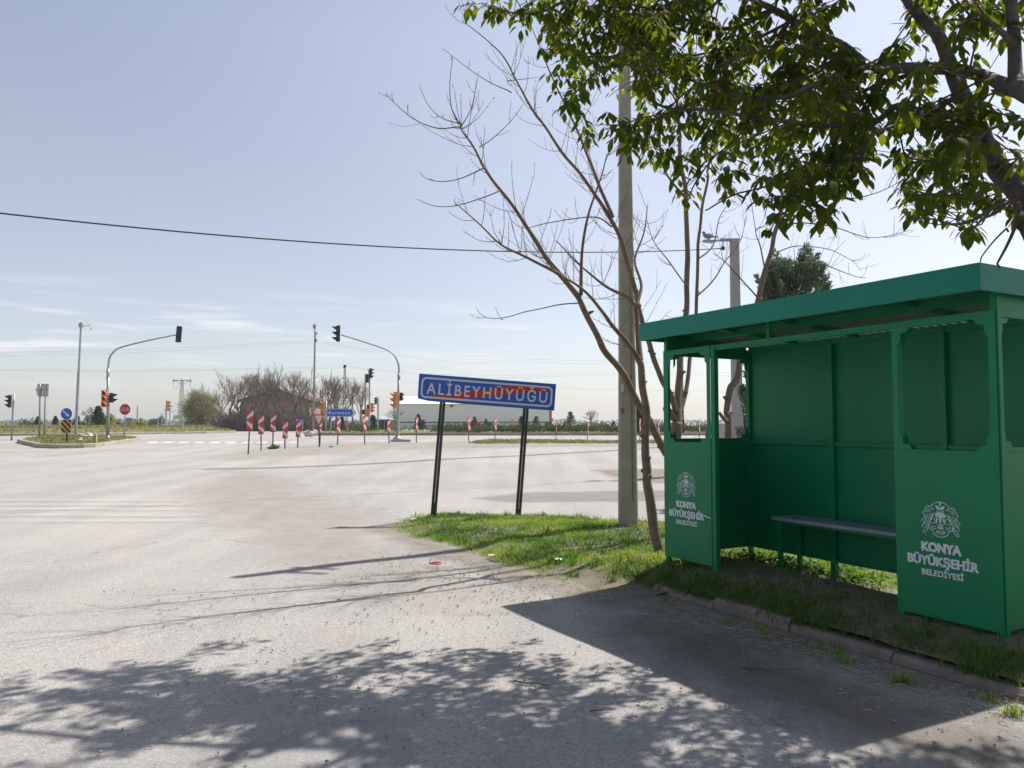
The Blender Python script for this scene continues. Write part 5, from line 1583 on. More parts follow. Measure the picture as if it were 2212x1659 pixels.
pm = p0 + Vector((0, 0, H + 2 * s_)); pmc = p0 + Vector((4.5 * s_, 0, zc + 2 * s_))
def wire(pts, sag, lab, r=.009):
    b = MB()
    for a, c in zip(pts, pts[1:]):
        a, c = Vector(a), Vector(c); P = []
        for k in range(17):
            t = k / 16; q = a.lerp(c, t); q.z -= 4 * sag * t * (1 - t); P.append(q)
        b.tube(P, r, 3, cap=False)
    return tag(b.build('power_line', M['wire'], fix=False), lab, 'power line')
wire([A(-420, 752, 92), hookY, A(1180, 776, 92), A(1700, 742, 92)], .9, 'thin wire strung across the sky through the bracket of the slender lamp pole')
wire([A(-420, 763, 92.6), hookY + Vector((0, .5, -.15)), A(1180, 783, 92.6), A(1700, 748, 92.6)], .9, 'second thin wire just below the one on the lamp pole bracket')
wire([A(-500, 784, 130), pm, A(1250, 806, 130), A(2300, 770, 130)], .9, 'faint wire hung from the top of the narrow lattice mast', .012)
wire([A(-500, 787, 130), pm + Vector((.3, 0, -.25)), A(1250, 811, 130), A(2300, 778, 130)], .9, 'faint lower wire hung from the top of the narrow lattice mast', .012)
wire([pmc, A(1120, 832, 120), A(1600, 842, 110)], .4, 'single wire leaving the crossarm of the narrow lattice mast to the right', .011)

def util_pole(px, ytop, Y, label, arms, r=.11, mat=None):
    p = A(px, 922, Y); p.z = gz(Y); s = Y / FPX
    z = lambda py: A(px, py, Y).z - p.z
    root = empty('utility_pole', p, label, 'utility pole', 'thin utility poles on the horizon')
    b = MB(); b.tube([(0, 0, -.2), (0, 0, z(ytop))], [r, r * .7], 6); b.build('shaft', mat or M['concrete_grey'], root)
    for (x0, x1, y) in arms:
        b = MB(); b.tube([((x0 - px) * s, 0, z(y)), ((x1 - px) * s, 0, z(y))], r * .5, 4); b.build('crossarm', M['steel'], root)
util_pole(366.5, 877, 150, 'thin pole with a lamp arm right of the orange leaning signal', [(366.5, 374.5, 878), (366.5, 376, 888.5)])
util_pole(358.8, 884, 150, 'thin pole with a short crossarm behind the orange leaning signal', [(352, 358.8, 885)])
util_pole(348.5, 893, 180, 'far pole with a T crossarm by a slim poplar', [(343, 354, 894)])
util_pole(296, 876, 130, 'thin pole carrying a small white box right of the DUR sign', [], .12)
util_pole(212, 876, 120, 'dark pole rising behind the conifer on the far verge', [], .22, M['darksteel'])
util_pole(1475, 800, 60, 'dark thin pole seen through the left window of the shelter', [], .11, M['darksteel'])
# concrete marker post and rocks on the small island
p0 = G(206, 956, .18); s_ = p0.y / FPX
b = MB(); b.box(-.065, .065, -.065, .065, -.2, 18 * s_); o = b.build('marker_post', M['kerb']); o.location = p0; bevel(o, .02)
tag(o, 'short square concrete marker post at the front of the small island', 'post')
def rock(px, py, rx, rz, lab, seed, dz=.2):
    p = G(px, py, dz); b = MB(); b.blob((0, 0, rz * .4), rx, rx * .7, rz, seed, .55, 2)
    o = b.build('rock', M['rock']); o.location = p; tag(o, lab, 'rock')
rock(187.5, 944, .40, .17, 'large pale rock at the back of the small island', 1)
rock(172, 952.5, .16, .14, 'small white rock on the small island beside the camera pole foot', 2)
rock(666, 939.5, .34, .22, 'big grey rock at the tip of the planted median', 3)
rock(680, 937, .26, .2, 'smaller rock behind the tip of the planted median', 4)
rock(717, 966.2, .13, .09, 'dark stone lying on the gravel right of the yield sign', 5, 0)

# ------------------------------------------------------------------ buildings
def warehouse():
    Y = 150.0; s = Y / FPX
    xl, xr = A(848, 920, Y).x, A(1187, 920, Y).x
    root = empty('warehouse', ((xl + xr) / 2, Y, gz(Y)), 'long grey sheet metal warehouse with a white roof behind the town sign', 'warehouse')
    w = (xr - xl) / 2; D = 22.0
    z = lambda py: A(1000, py, Y).z - gz(Y)
    ze, zt, zm = z(873.5), z(853.5), z(911)
    b = MB()
    n = 150
    prof = []
    for k in range(n * 4 + 1):
        x = -w + 2 * w * k / (n * 4); prof.append((x, .0 if (k % 4) in (0, 1) else -.05))
    K = len(prof)
    b.add([(p[0], p[1], zz) for zz in (zm, ze) for p in prof], [(i, i + 1, K + i + 1, K + i) for i in range(K - 1)])
    b.box(-w, w, .02, D, zm, ze)
    b.prism([(0, ze), (D, ze), (D / 2, zt)], -w, w, Matrix(((0, 0, 1, 0), (1, 0, 0, 0), (0, 1, 0, 0), (0, 0, 0, 1))))
    wall = b.build('cladding', M['cladding'], root)
    b = MB(); b.box(-w + .06, w - .06, .12, D, -.1, zm - .2); pw = b.build('block_wall', M['plinth'], root)
    b = MB(); b.box(-w + .05, w - .05, .03, .2, zm - .2, zm - .001); b.build('sill_band', M['darkgreen'], root)
    b = MB()
    x = -w - .5; pr = []
    while x < w + .5: pr += [(x, 0), (x + .15, .07), (x + .30, .07), (x + .45, 0)]; x += .5
    K = len(pr)
    b.add([(p[0], -.5, ze - .0 + p[1] + .05) for p in pr] + [(p[0], D / 2, zt + p[1] + .12) for p in pr] + [(p[0], D + .5, ze + p[1] + .05) for p in pr], [(i, i + 1, K + i + 1, K + i) for i in range(K - 1)] + [(K + i, K + i + 1, 2 * K + i + 1, 2 * K + i) for i in range(K - 1)])
    b.build('roof', M['cladroof'], root)
    b = MB(); b.box(w + .001, w + .45, -.12, .3, zm, ze); b.build('corner_trim', M['red'], root)
    b = MB(); b.box(w - .9, w + .5, -.13, .1, -.1, zm - .001); b.build('pillar', M['darkgreen'], root); b = MB(); b.box(3.4, 4.1, -.06, .11, -.1, zm - .21); b.build('pillar', M['darkgreen'], root)
    b = MB(); b.box(-w - .3, -w - .001, -.12, .3, -.1, zm); b.build('corner_trim', M['red'], root)
    b = MB(); q = A(975.5, 876, Y); b.box(q.x - (xl + xr) / 2 - .25, q.x - (xl + xr) / 2 + .25, -.5, -.1, ze - .5, ze - .15); b.build('wall_lamp', M['black'], root)
    T = SF(-(xl + xr) / 2, 0, .115)
    b = MB()
    def gr(txt, x0, x1, yb, yt, bold):
        put_text(b, txt, T, A(x0, 920, Y).x, A(x1, 920, Y).x, z(yb), (yb - yt) * s, bold=bold, depth=0)
    gr("ENES", 965, 993, 921.5, 914.5, .03); gr("ERE", 999, 1013, 920, 914, .05); gr("RAMAZAN", 907, 928, 922.5, 918.5, .03); gr("ERGE", 933, 945, 922.5, 918, .06)
    b.build('graffiti', M['graffiti'], pw, fix=False)
warehouse()
def house():
    Y = 118.0
    x0, x1, xc = A(513, 920, Y).x, A(674, 920, Y).x, A(594.8, 920, Y).x
    root = empty('house', (xc, Y, gz(Y)), 'brown gabled house half hidden behind the bare thicket', 'house')
    z = lambda py: A(600, py, Y).z - gz(Y)
    ze, zt = z(866), z(841)
    b = MB(); a, c = x0 - xc + .5, x1 - xc - .5
    b.prism([(a, 0), (c, 0), (c, ze), (0, zt - .1), (a, ze)], 0, 12, Matrix(((1, 0, 0, 0), (0, 0, 1, 0), (0, 1, 0, 0), (0, 0, 0, 1))))
    wall = b.build('wall', M['housewall'], root)
    b = MB()
    for (xa, za, xb, zb) in ((x0 - xc, ze - .12, 0, zt), (x1 - xc, ze - .12, 0, zt)):
        b.add([(xa, -.4, za), (xb, -.4, zb), (xb, 12.4, zb), (xa, 12.4, za), (xa, -.4, za + .18), (xb, -.4, zb + .18), (xb, 12.4, zb + .18), (xa, 12.4, za + .18)], [(0, 1, 2, 3), (4, 7, 6, 5), (0, 4, 5, 1), (3, 2, 6, 7), (0, 3, 7, 4), (1, 5, 6, 2)])
    rf = b.build('roof', M['rooftile'], root)
    b = MB(); b.box(-1.6, -.9, .5, 1.3, zt - .6, zt + .35); b.build('chimney', M['rooftile'], rf)
    for x in (-3.0, 2.2):
        b = MB(); b.box(x, x + 1.1, -.03, .03, 1.4, 2.8); b.build('window', M['dark'], root)
house()
def small_hut():
    Y = 105.0; s = Y / FPX
    xc = A(424, 920, Y).x; x0, x1 = A(401, 920, Y).x - xc, A(447, 920, Y).x - xc
    root = empty('hut', (xc, Y, gz(Y)), 'low white building with a brown roof edge at the end of the left verge', 'building')
    z = lambda py: A(424, py, Y).z - gz(Y)
    b = MB(); b.box(x0 + .1, x1 - .1, 0, 5, -.1, z(913)); b.build('wall', M['white'], root)
    b = MB(); b.box(x0, x1, -.25, 5.2, z(913) + .001, z(911)); b.box(x0, x0 + .12, -.2, -.001, 0, z(913)); b.box(x1 - .12, x1, -.2, -.001, 0, z(913)); b.build('roof', M['rooftile'], root)
    b = MB(); b.box(A(407.5, 920, Y).x - xc, A(421, 920, Y).x - xc, -.03, .05, z(924.5), z(917.5)); b.build('opening', M['dark'], root)
    # low wall and metal fence running right of it
    p = A(452, 925, 98.0)
    f = MB(); f.box(-2.2, 0, -.1, .1, -.1, .75); o = f.build('garden_wall', M['rock']); o.location = (A(446, 925, 98).x, 98, gz(98)); tag(o, 'low tan wall in front of the white building', 'wall')
    f = MB()
    for k in range(22): f.box(k * .16, k * .16 + .11, 0, .03, -.1, 1.15 + .03 * (k % 2))
    f.box(0, 3.5, .031, .06, .3, .36); f.box(0, 3.5, .031, .06, .9, .96)
    o = f.build('metal_fence', M['bluegrey']); o.location = (A(448, 925, 97).x, 97, gz(97)); tag(o, 'short pale slatted metal fence at the left foot of the thicket', 'fence')
small_hut()
def shed():
    Y = 128.0
    xc = A(832, 920, Y).x
    root = empty('shed', (xc, Y, gz(Y)), 'dark open shed with a blue grey sheet roof left of the warehouse', 'shed')
    z = lambda py: A(832, py, Y).z - gz(Y)
    a, c = A(812, 920, Y).x - xc, A(847, 920, Y).x - xc
    b = MB(); b.box(a + .2, c - .1, .3, 6, -.1, z(907)); b.build('interior', M['dark'], root)
    b = MB(); b.add([(a - .2, 0, z(906)), (c, 0, z(908)), (c, 7, z(899)), (a - .2, 7, z(899)), (a - .2, 0, z(906) + .12), (c, 0, z(908) + .12), (c, 7, z(899) + .12), (a - .2, 7, z(899) + .12)], [(0, 1, 2, 3), (4, 7, 6, 5), (0, 4, 5, 1), (1, 5, 6, 2), (2, 6, 7, 3), (3, 7, 4, 0)]); b.build('roof', M['bluegrey'], root)
    for x in (a, (a + c) / 2, c - .15): b = MB(); b.box(x, x + .1, .05, .15, -.1, z(907.5)); b.build('post', M['steel'], root)
shed()
# red machine and loaders before the warehouse
def tractor():
    Y = 140.0; s = Y / FPX; p = A(1024, 922, Y); p.z = gz(Y)
    root = empty('red_tractor', p, 'small red tractor parked before the warehouse wall', 'tractor')
    b = MB(); b.box(-.9, .9, -.4, .4, .55, 1.15); b.prism([(.2, .55), (1.35, .55), (1.2, 1.25), (.2, 1.45)], -.38, .38, Matrix(((1, 0, 0, 0), (0, 0, 1, 0), (0, 1, 0, 0), (0, 0, 0, 1)))); b.box(-.9, -.2, -.55, .55, 1.16, 1.35)
    bevel(b.build('body', M['red'], root), .06)
    for x, r in ((-.65, .62), (.95, .38)):
        for y in (-.62, .5): m = MB(); m.tube([(x, y, r), (x, y + .22, r)], r, 14); m.build('wheel', M['black'], root)
tractor()
def seat_frame(px, lab, col, hgt):
    Y = 140.0; p = A(px, 921, Y); p.z = gz(Y)
    b = MB(); b.tube([(-.6, 0, 0), (0, 0, hgt), (.7, 0, 0)], .11, 6); b.tube([(-.3, 0, hgt * .45), (.4, 0, hgt * .45)], .07, 5); b.box(-.18, .18, -.15, .15, hgt - .1, hgt + .15)
    o = b.build('farm_implement', col); o.location = p; tag(o, lab, 'farm machine')
seat_frame(1075, 'white A shaped farm implement before the warehouse', M['white'], 1.4)
def orange_loader():
    Y = 140.0; p = A(1108, 921, Y); p.z = gz(Y)
    root = empty('orange_loader', p, 'orange farm machine with an upright chute before the warehouse', 'farm machine')
    b = MB(); b.box(-.3, 1.4, -.4, .4, .3, .75); b.prism([(-.45, .3), (.15, .3), (.1, 1.75), (-.2, 1.8), (-.4, 1.5)], -.3, .3, Matrix(((1, 0, 0, 0), (0, 0, 1, 0), (0, 1, 0, 0), (0, 0, 0, 1)))); b.build('body', M['orange'], root)
    for x in (0, 1.1): m = MB(); m.tube([(x, -.5, .25), (x, .5, .25)], .25, 12); m.build('wheel', M['black'], root)
orange_loader()
# rounded container behind the forked trunk
p0 = A(1556, 945, 24.0); s_ = 24 / FPX
b = MB(); zt = A(1556, 913.5, 24).z - gz(24)
pr = [(-12 * s_, 0)] + [(-12 * s_, zt - .12)] + [(10 * s_ - .12 + .12 * math.cos(t), zt - .12 + .12 * math.sin(t)) for t in (1.57, 1.1, .8, .4, 0)] + [(10 * s_, 0)]
pr[1:2] = [(-12 * s_, zt - .12), (-12 * s_ + .1, zt)]
b.prism(pr, -.3, .3, Matrix(((1, 0, 0, 0), (0, 0, 1, 0), (0, 1, 0, 0), (0, 0, 0, 1))))
o = b.build('waste_container', M['bin']); o.location = (p0.x, 24, gz(24)); bevel(o, .03); tag(o, 'pale rounded container glimpsed behind the forked bare trunk', 'container')

# ------------------------------------------------------------------ trees
def limb(mb, pts, r0, r1, n=7, sub=4, wob=.012, pw=.8):
    P = catmull(pts, sub)
    Q = []
    for i, p in enumerate(P):
        w = wob if 0 < i < len(P) - 1 else 0
        Q.append(p + Vector((noise.noise(p * 2.1), noise.noise(p * 2.1 + Vector((9, 0, 0))), noise.noise(p * 2.1 + Vector((0, 9, 0))))) * w * 2)
    rad = [max(r1, r) * (1 + .10 * noise.noise(q * 5)) for r, q in zip(taper(len(Q), r0, r1, pw), Q)]
    mb.tube(Q, rad, n)
    return Q, rad
def twigs(mb, Q, rad, count, lmin, lmax, r, t0=.2, up=.35, buds=True, sub=True, rr=rng, droop=0.0):
    for _ in range(count):
        t = lerp(t0, 1, rr.random()); i = min(len(Q) - 2, int(t * (len(Q) - 1)))
        ax = (Q[i + 1] - Q[i]).normalized()
        v = Vector((rr.gauss(0, 1), rr.gauss(0, 1), rr.gauss(0, 1))); v = (v - ax * v.dot(ax)).normalized()
        d = (ax * rr.uniform(.3, .9) + v * 1.0).normalized()
        L = rr.uniform(lmin, lmax); p = Q[i].copy(); pts = [p]
        k = 5
        for j in range(k):
            d = (d + Vector((0, 0, up * .5 - droop)) + Vector((rr.gauss(0, .08), rr.gauss(0, .08), rr.gauss(0, .08)))).normalized()
            p = p + d * L / k; pts.append(p)
        r0 = min(r, rad[i] * .7)
        mb.tube(pts, taper(len(pts), r0, r0 * .4), 4)
        if buds:
            for j in range(1, k + 1):
                for _b in range(2):
                    a = pts[j - 1].lerp(pts[j], rr.random()); o = Vector((rr.gauss(0, 1), rr.gauss(0, 1), rr.gauss(0, 1))).normalized() * (r0 * 1.3 + .006)
                    mb.tube([a, a + o + d * .006], [.0045, .002], 3)
        if sub and L > .35:
            for _s in range(rr.randint(0, 2)):
                j = rr.randint(1, k - 1); v2 = Vector((rr.gauss(0, 1), rr.gauss(0, 1), rr.gauss(.4, .6))).normalized()
                l2 = L * rr.uniform(.25, .5); d2 = (d + v2 * .9).normalized()
                a = pts[j]; mb.tube([a, a + d2 * l2 * .5, a + (d2 + Vector((0, 0, up * .6))).normalized() * l2], taper(3, r0 * .6, r0 * .35), 4)
def px_path(pts, Y0, Y1): 
    n = len(pts); return [A(p[0], p[1], lerp(Y0, Y1, i / (n - 1)) if len(p) < 3 else p[2]) for i, p in enumerate(pts)]

def mulberries():
    # tree beside the front post of the shelter
    b1 = G(1426, 1197, .11)
    t1 = empty('bare_tree', b1, 'slim bare tree standing in the grass against the left end of the shelter', 'tree', 'bare mulberry trees behind the shelter')
    off = -b1
    def build(root, base, trunk_list, limb_list, nm=('trunk', 'branches')):
        tm, bm_ = MB(), MB()
        for pts, r0, r1 in trunk_list:
            limb(tm, [p - base for p in pts], r0 * .86, r1 * .86, 9, 5, .018, 1.0)
            Qk = [p - base for p in catmull(pts, 6)]
            for k in range(int(len(Qk) * .15)):
                i = rng.randint(2, len(Qk) - 2); rr_ = lerp(r0, r1, i / len(Qk)); a = rng.uniform(0, 6.28); d = Vector((math.cos(a), math.sin(a), .35))
                ln = rng.choice([.008, .014, .02, .04]); tm.tube([Qk[i] + d * rr_ * .5, Qk[i] + d * (rr_ + ln * .4), Qk[i] + d * (rr_ + ln)], [rr_ * .5, rr_ * .38, .006 if ln > .05 else rr_ * .2], 6)
        for pts, r0, r1, tw, tl, th in limb_list:
            Q, rad = limb(bm_, [p - base for p in pts], r0 * .92, r1 * .65, 7, 4, .010, .85)
            twigs(bm_, Q, rad, int(tw * 1.1), tl * .4, tl, th * .78, .12)
        tr = tm.build(nm[0], M['bark'], root, smooth=True, fix=False)
        bo = bm_.build(nm[1], M['twig'], root, smooth=True, fix=False)
    Y = b1.y
    trunk = [b1 + Vector((.02, 0, -.15)), b1] + px_path([(1412, 1135), (1401, 1070), (1397, 1045), (1397, 1020), (1393, 985), (1394, 944), (1397, 895), (1389, 846), (1384, 797), (1381, 781)], Y, Y + .1)
    r = 13.5 * Y / FPX
    knots = []
    build(t1, b1, [(trunk, r, r * .62)],
          [(px_path([(1381, 781), (1366, 756), (1347, 732), (1323, 705), (1305, 677), (1275, 640), (1240, 612), (1212, 596), (1180, 560)], Y + .1, Y - .5), .042, .010, 16, .7, .005),
           (px_path([(1381, 781), (1379, 748), (1377, 715), (1374, 668), (1357, 645), (1317, 624), (1287, 603), (1240, 560), (1200, 520)], Y + .1, Y + .7), .048, .010, 16, .75, .005),
           (px_path([(1374, 668), (1385, 620), (1372, 560), (1390, 500), (1400, 440)], Y + .2, Y + 1.0), .028, .008, 10, .6, .005)])
    # multi-stemmed tree behind the panel
    Y2 = 10.4
    b2 = A(1456, 1165, Y2); b2.z = .08
    t2 = empty('bare_tree', b2, 'thick many stemmed bare tree seen through the left window of the shelter', 'tree', 'bare mulberry trees behind the shelter')
    tr2 = [b2 + Vector((0, 0, -.15)), b2] + px_path([(1454, 1080), (1456, 1000), (1459, 951), (1462, 913)], Y2, Y2)
    sc = Y2 / FPX
    stems = [(tr2, 16 * sc, 14 * sc),
             (px_path([(1462, 920), (1463, 885), (1464, 854), (1465, 830), (1468, 797), (1470, 768), (1482, 700), (1487, 640), (1487, 510), (1481, 425), (1474, 361), (1470, 300)], Y2, Y2 + .6), 11.5 * sc, 5 * sc),
             (px_path([(1466, 915), (1471, 884), (1479, 849), (1486, 813), (1491, 769), (1499, 710), (1504, 675), (1508, 531), (1518, 446), (1528, 370)], Y2 + .05, Y2 + 1.2), 6.5 * sc, 3.6 * sc),
             (px_path([(1460, 890), (1451, 856), (1433, 828), (1422, 800), (1407, 760), (1399, 732), (1389, 697), (1376, 633)], Y2, Y2 - .3), 7.5 * sc, 6 * sc),
             (px_path([(1452, 1010), (1446, 990), (1433, 969), (1402, 908), (1378, 874), (1355, 830), (1327, 786), (1309, 758), (1301, 745), (1281, 705), (1257, 654), (1249, 641)], Y2 - .1, Y2 - 1.6), 10 * sc, 6.2 * sc),
             (px_path([(1456, 905), (1446, 890), (1439, 884)], Y2, Y2 - .1), 9 * sc, 8 * sc)]
    K = 1 / 1.0
    limbs = [(px_path([(1249, 641), (1211, 595), (1183, 561), (1147, 505), (1117, 459), (1079, 408), (1049, 361), (1024, 318), (998, 285), (994, 272)], Y2 - 1.6, Y2 - 2.4), .038, .008, 26, .8, .005),
             (px_path([(994, 274), (948, 278), (893, 255), (850, 221), (833, 200)], Y2 - 2.4, Y2 - 2.8), .008, .004, 3, .25, .003),
             (px_path([(992, 268), (957, 255), (926, 225), (905, 183)], Y2 - 2.4, Y2 - 2.2), .007, .004, 2, .2, .003),
             (px_path([(990, 268), (973, 229), (969, 178), (977, 123)], Y2 - 2.4, Y2 - 2.6), .008, .004, 2, .2, .003),
             (px_path([(996, 272), (1015, 234), (1028, 190), (1033, 170)], Y2 - 2.4, Y2 - 2.1), .007, .004, 2, .2, .003),
             (px_path([(1049, 361), (1000, 385), (955, 392), (920, 385), (907, 372)], Y2 - 2.3, Y2 - 2.6), .008, .004, 2, .2, .003),
             (px_path([(1079, 412), (1030, 432), (985, 445), (935, 445), (900, 430)], Y2 - 2.2, Y2 - 2.5), .008, .004, 2, .25, .003),
             (px_path([(1249, 655), (1200, 660), (1140, 672), (1095, 684), (1050, 684), (1030, 667)], Y2 - 1.6, Y2 - 2.2), .009, .004, 3, .2, .003),
             (px_path([(1036, 318), (1062, 300), (1100, 265), (1130, 225)], Y2 - 2.3, Y2 - 2.0), .007, .004, 2, .25, .003),
             (px_path([(1211, 595), (1138, 556), (1083, 529), (1041, 489), (985, 440)], Y2 - 1.8, Y2 - 2.4), .022, .007, 14, .55, .005),
             (px_path([(1255, 637), (1255, 573), (1266, 488), (1287, 416), (1302, 369), (1312, 330)], Y2 - 1.6, Y2 - 1.2), .026, .008, 12, .5, .005),
             (px_path([(1376, 633), (1360, 586), (1343, 518), (1321, 476), (1287, 425), (1253, 374), (1211, 327), (1177, 272), (1147, 229), (1117, 178), (1092, 127), (1058, 93), (998, 43)], Y2 - .3, Y2 - 1.2), .040, .007, 34, .8, .005),
             (px_path([(1323, 470), (1292, 395), (1266, 331), (1245, 276), (1211, 204), (1177, 127), (1150, 60)], Y2 - .6, Y2 - .2), .030, .008, 20, .8, .005),
             (px_path([(1322, 490), (1290, 470), (1235, 472), (1180, 482), (1130, 492), (1100, 470)], Y2 - .5, Y2 - 1.0), .012, .005, 6, .4, .004),
             (px_path([(1105, 200), (1060, 180), (1010, 150), (955, 105)], Y2 - 1.0, Y2 - 1.3), .008, .004, 2, .2, .003),
             (px_path([(1095, 175), (1180, 165)], Y2 - 1.0, Y2 - .7), .006, .004, 1, .2, .003),
             (px_path([(1470, 300), (1462, 220), (1455, 140), (1440, 60)], Y2 + .6, Y2 + .9), .028, .010, 14, .7, .005),
             (px_path([(1528, 370), (1540, 290), (1555, 200), (1560, 110)], Y2 + 1.2, Y2 + 1.5), .020, .008, 12, .7, .005),
             (px_path([(1482, 430), (1440, 380), (1425, 320), (1420, 260)], Y2 + .5, Y2 + .3), .022, .008, 12, .6, .005),
             (px_path([(1487, 620), (1440, 560), (1410, 520), (1395, 470)], Y2 + .3, Y2), .012, .005, 8, .5, .004),
             (px_path([(1505, 640), (1545, 600), (1570, 560), (1600, 520), (1610, 470)], Y2 + .5, Y2 + 1), .014, .005, 9, .5, .004),
             (px_path([(1506, 560), (1540, 530), (1555, 470), (1580, 430)], Y2 + .5, Y2 + 1), .014, .005, 8, .5, .004)]
    build(t2, b2, stems, limbs)
    # third tree
    Y3 = 10.9
    b3 = A(1570, 1150, Y3); b3.z = .08
    t3 = empty('bare_tree', b3, 'bare tree with a bent trunk leaning right behind the shelter, below the leafy branches', 'tree', 'bare mulberry trees behind the shelter')
    s3 = Y3 / FPX
    build(t3, b3, [([b3 + Vector((0, 0, -.15)), b3] + px_path([(1571, 1050), (1572, 951), (1572, 903), (1569, 887), (1576, 838), (1588, 823), (1597, 797), (1601, 777), (1618, 710), (1634, 655), (1645, 609), (1656, 571), (1667, 535), (1675, 501), (1684, 470)], Y3, Y3 + .6), 10.5 * s3, 5.5 * s3),
                   (px_path([(1570, 912), (1560, 900), (1556, 893)], Y3, Y3 - .1), 6 * s3, 3 * s3)],
          [(px_path([(1684, 470), (1690, 430), (1685, 380), (1690, 320), (1675, 250)], Y3 + .6, Y3 + .9), .034, .010, 14, .7, .005),
           (px_path([(1658, 586), (1694, 573), (1718, 568), (1752, 568), (1779, 572), (1802, 580), (1846, 594), (1871, 600)], Y3 + .3, Y3 - .4), .018, .005, 14, .5, .004),
           (px_path([(1678, 545), (1707, 534), (1731, 532), (1781, 537), (1802, 542), (1824, 554), (1843, 566), (1860, 585)], Y3 + .4, Y3), .010, .004, 8, .4, .004),
           (px_path([(1684, 472), (1720, 455), (1750, 440), (1789, 431), (1843, 428), (1885, 419), (1919, 406), (1952, 390), (1990, 379)], Y3 + .6, Y3 + 1.4), .020, .006, 16, .55, .004),
           (px_path([(1682, 490), (1730, 480), (1789, 488), (1820, 496), (1860, 511), (1885, 513), (1931, 507), (1971, 497)], Y3 + .6, Y3 + 1.0), .014, .005, 14, .5, .004),
           (px_path([(1652, 578), (1640, 528), (1633, 508), (1631, 488), (1622, 430)], Y3 + .3, Y3 + .1), .014, .005, 6, .4, .004),
           (px_path([(1634, 640), (1590, 590), (1560, 560), (1540, 548)], Y3 + .2, Y3 - .2), .014, .005, 8, .45, .004),
           (px_path([(1919, 406), (1940, 370), (1975, 340), (2010, 318)], Y3 + 1.2, Y3 + 1.3), .008, .004, 3, .3, .003)])
    # low bare shrub behind, seen through the window
    Ys = 15.0; bs = A(1505, 985, Ys); bs.z = gz(Ys)
    root = empty('budding_shrub', bs, 'low budding shrub with upright twigs behind the shelter window', 'shrub')
    sb = MB(); r2 = random.Random(4)
    for k in range(15):
        a = r2.uniform(0, 6.28); L = r2.uniform(.6, 1.25); d = Vector((math.cos(a) * .45, math.sin(a) * .45, 1)).normalized()
        pts = [Vector((0, 0, 0)), d * L * .5, d * L + Vector((0, 0, .15))]
        Q, rad = limb(sb, pts, .014, .005, 5, 3, .02)
        twigs(sb, Q, rad, 7, .15, .4, .005, .3, .5, True, False, r2)
    sb.build('stems', M['twig'], root, fix=False)
mulberries()

# ---- cherry tree leaning over the road
RIM = [(930, -5), (945, 18), (985, 46), (1035, 66), (1075, 60), (1110, 75), (1140, 105), (1180, 175), (1200, 262), (1240, 262), (1262, 310), (1292, 355), (1340, 345), (1400, 372), (1450, 380), (1470, 445), (1500, 470), (1560, 462), (1605, 420), (1640, 470), (1662, 548), (1690, 485), (1720, 470), (1760, 520), (1800, 487), (1835, 475), (1850, 420), (1880, 395), (1900, 335), (1935, 300), (1945, 440), (1975, 500), (2040, 470), (2090, 517), (2130, 450), (2160, 500), (2215, 490), (2500, 640)]
def rim_y(x):
    if x <= RIM[0][0]: return -60
    for (a, ya), (b, yb) in zip(RIM, RIM[1:]):
        if x <= b: return lerp(ya, yb, (x - a) / (b - a))
    return 600
def to_px(p):
    x, y, z = p.x, p.y, p.z - CAM_H
    d = y * CP + z * SP
    if d < .2: return None
    return 1106 + FPX * x / d, 829.5 - FPX * (z * CP - y * SP) / d
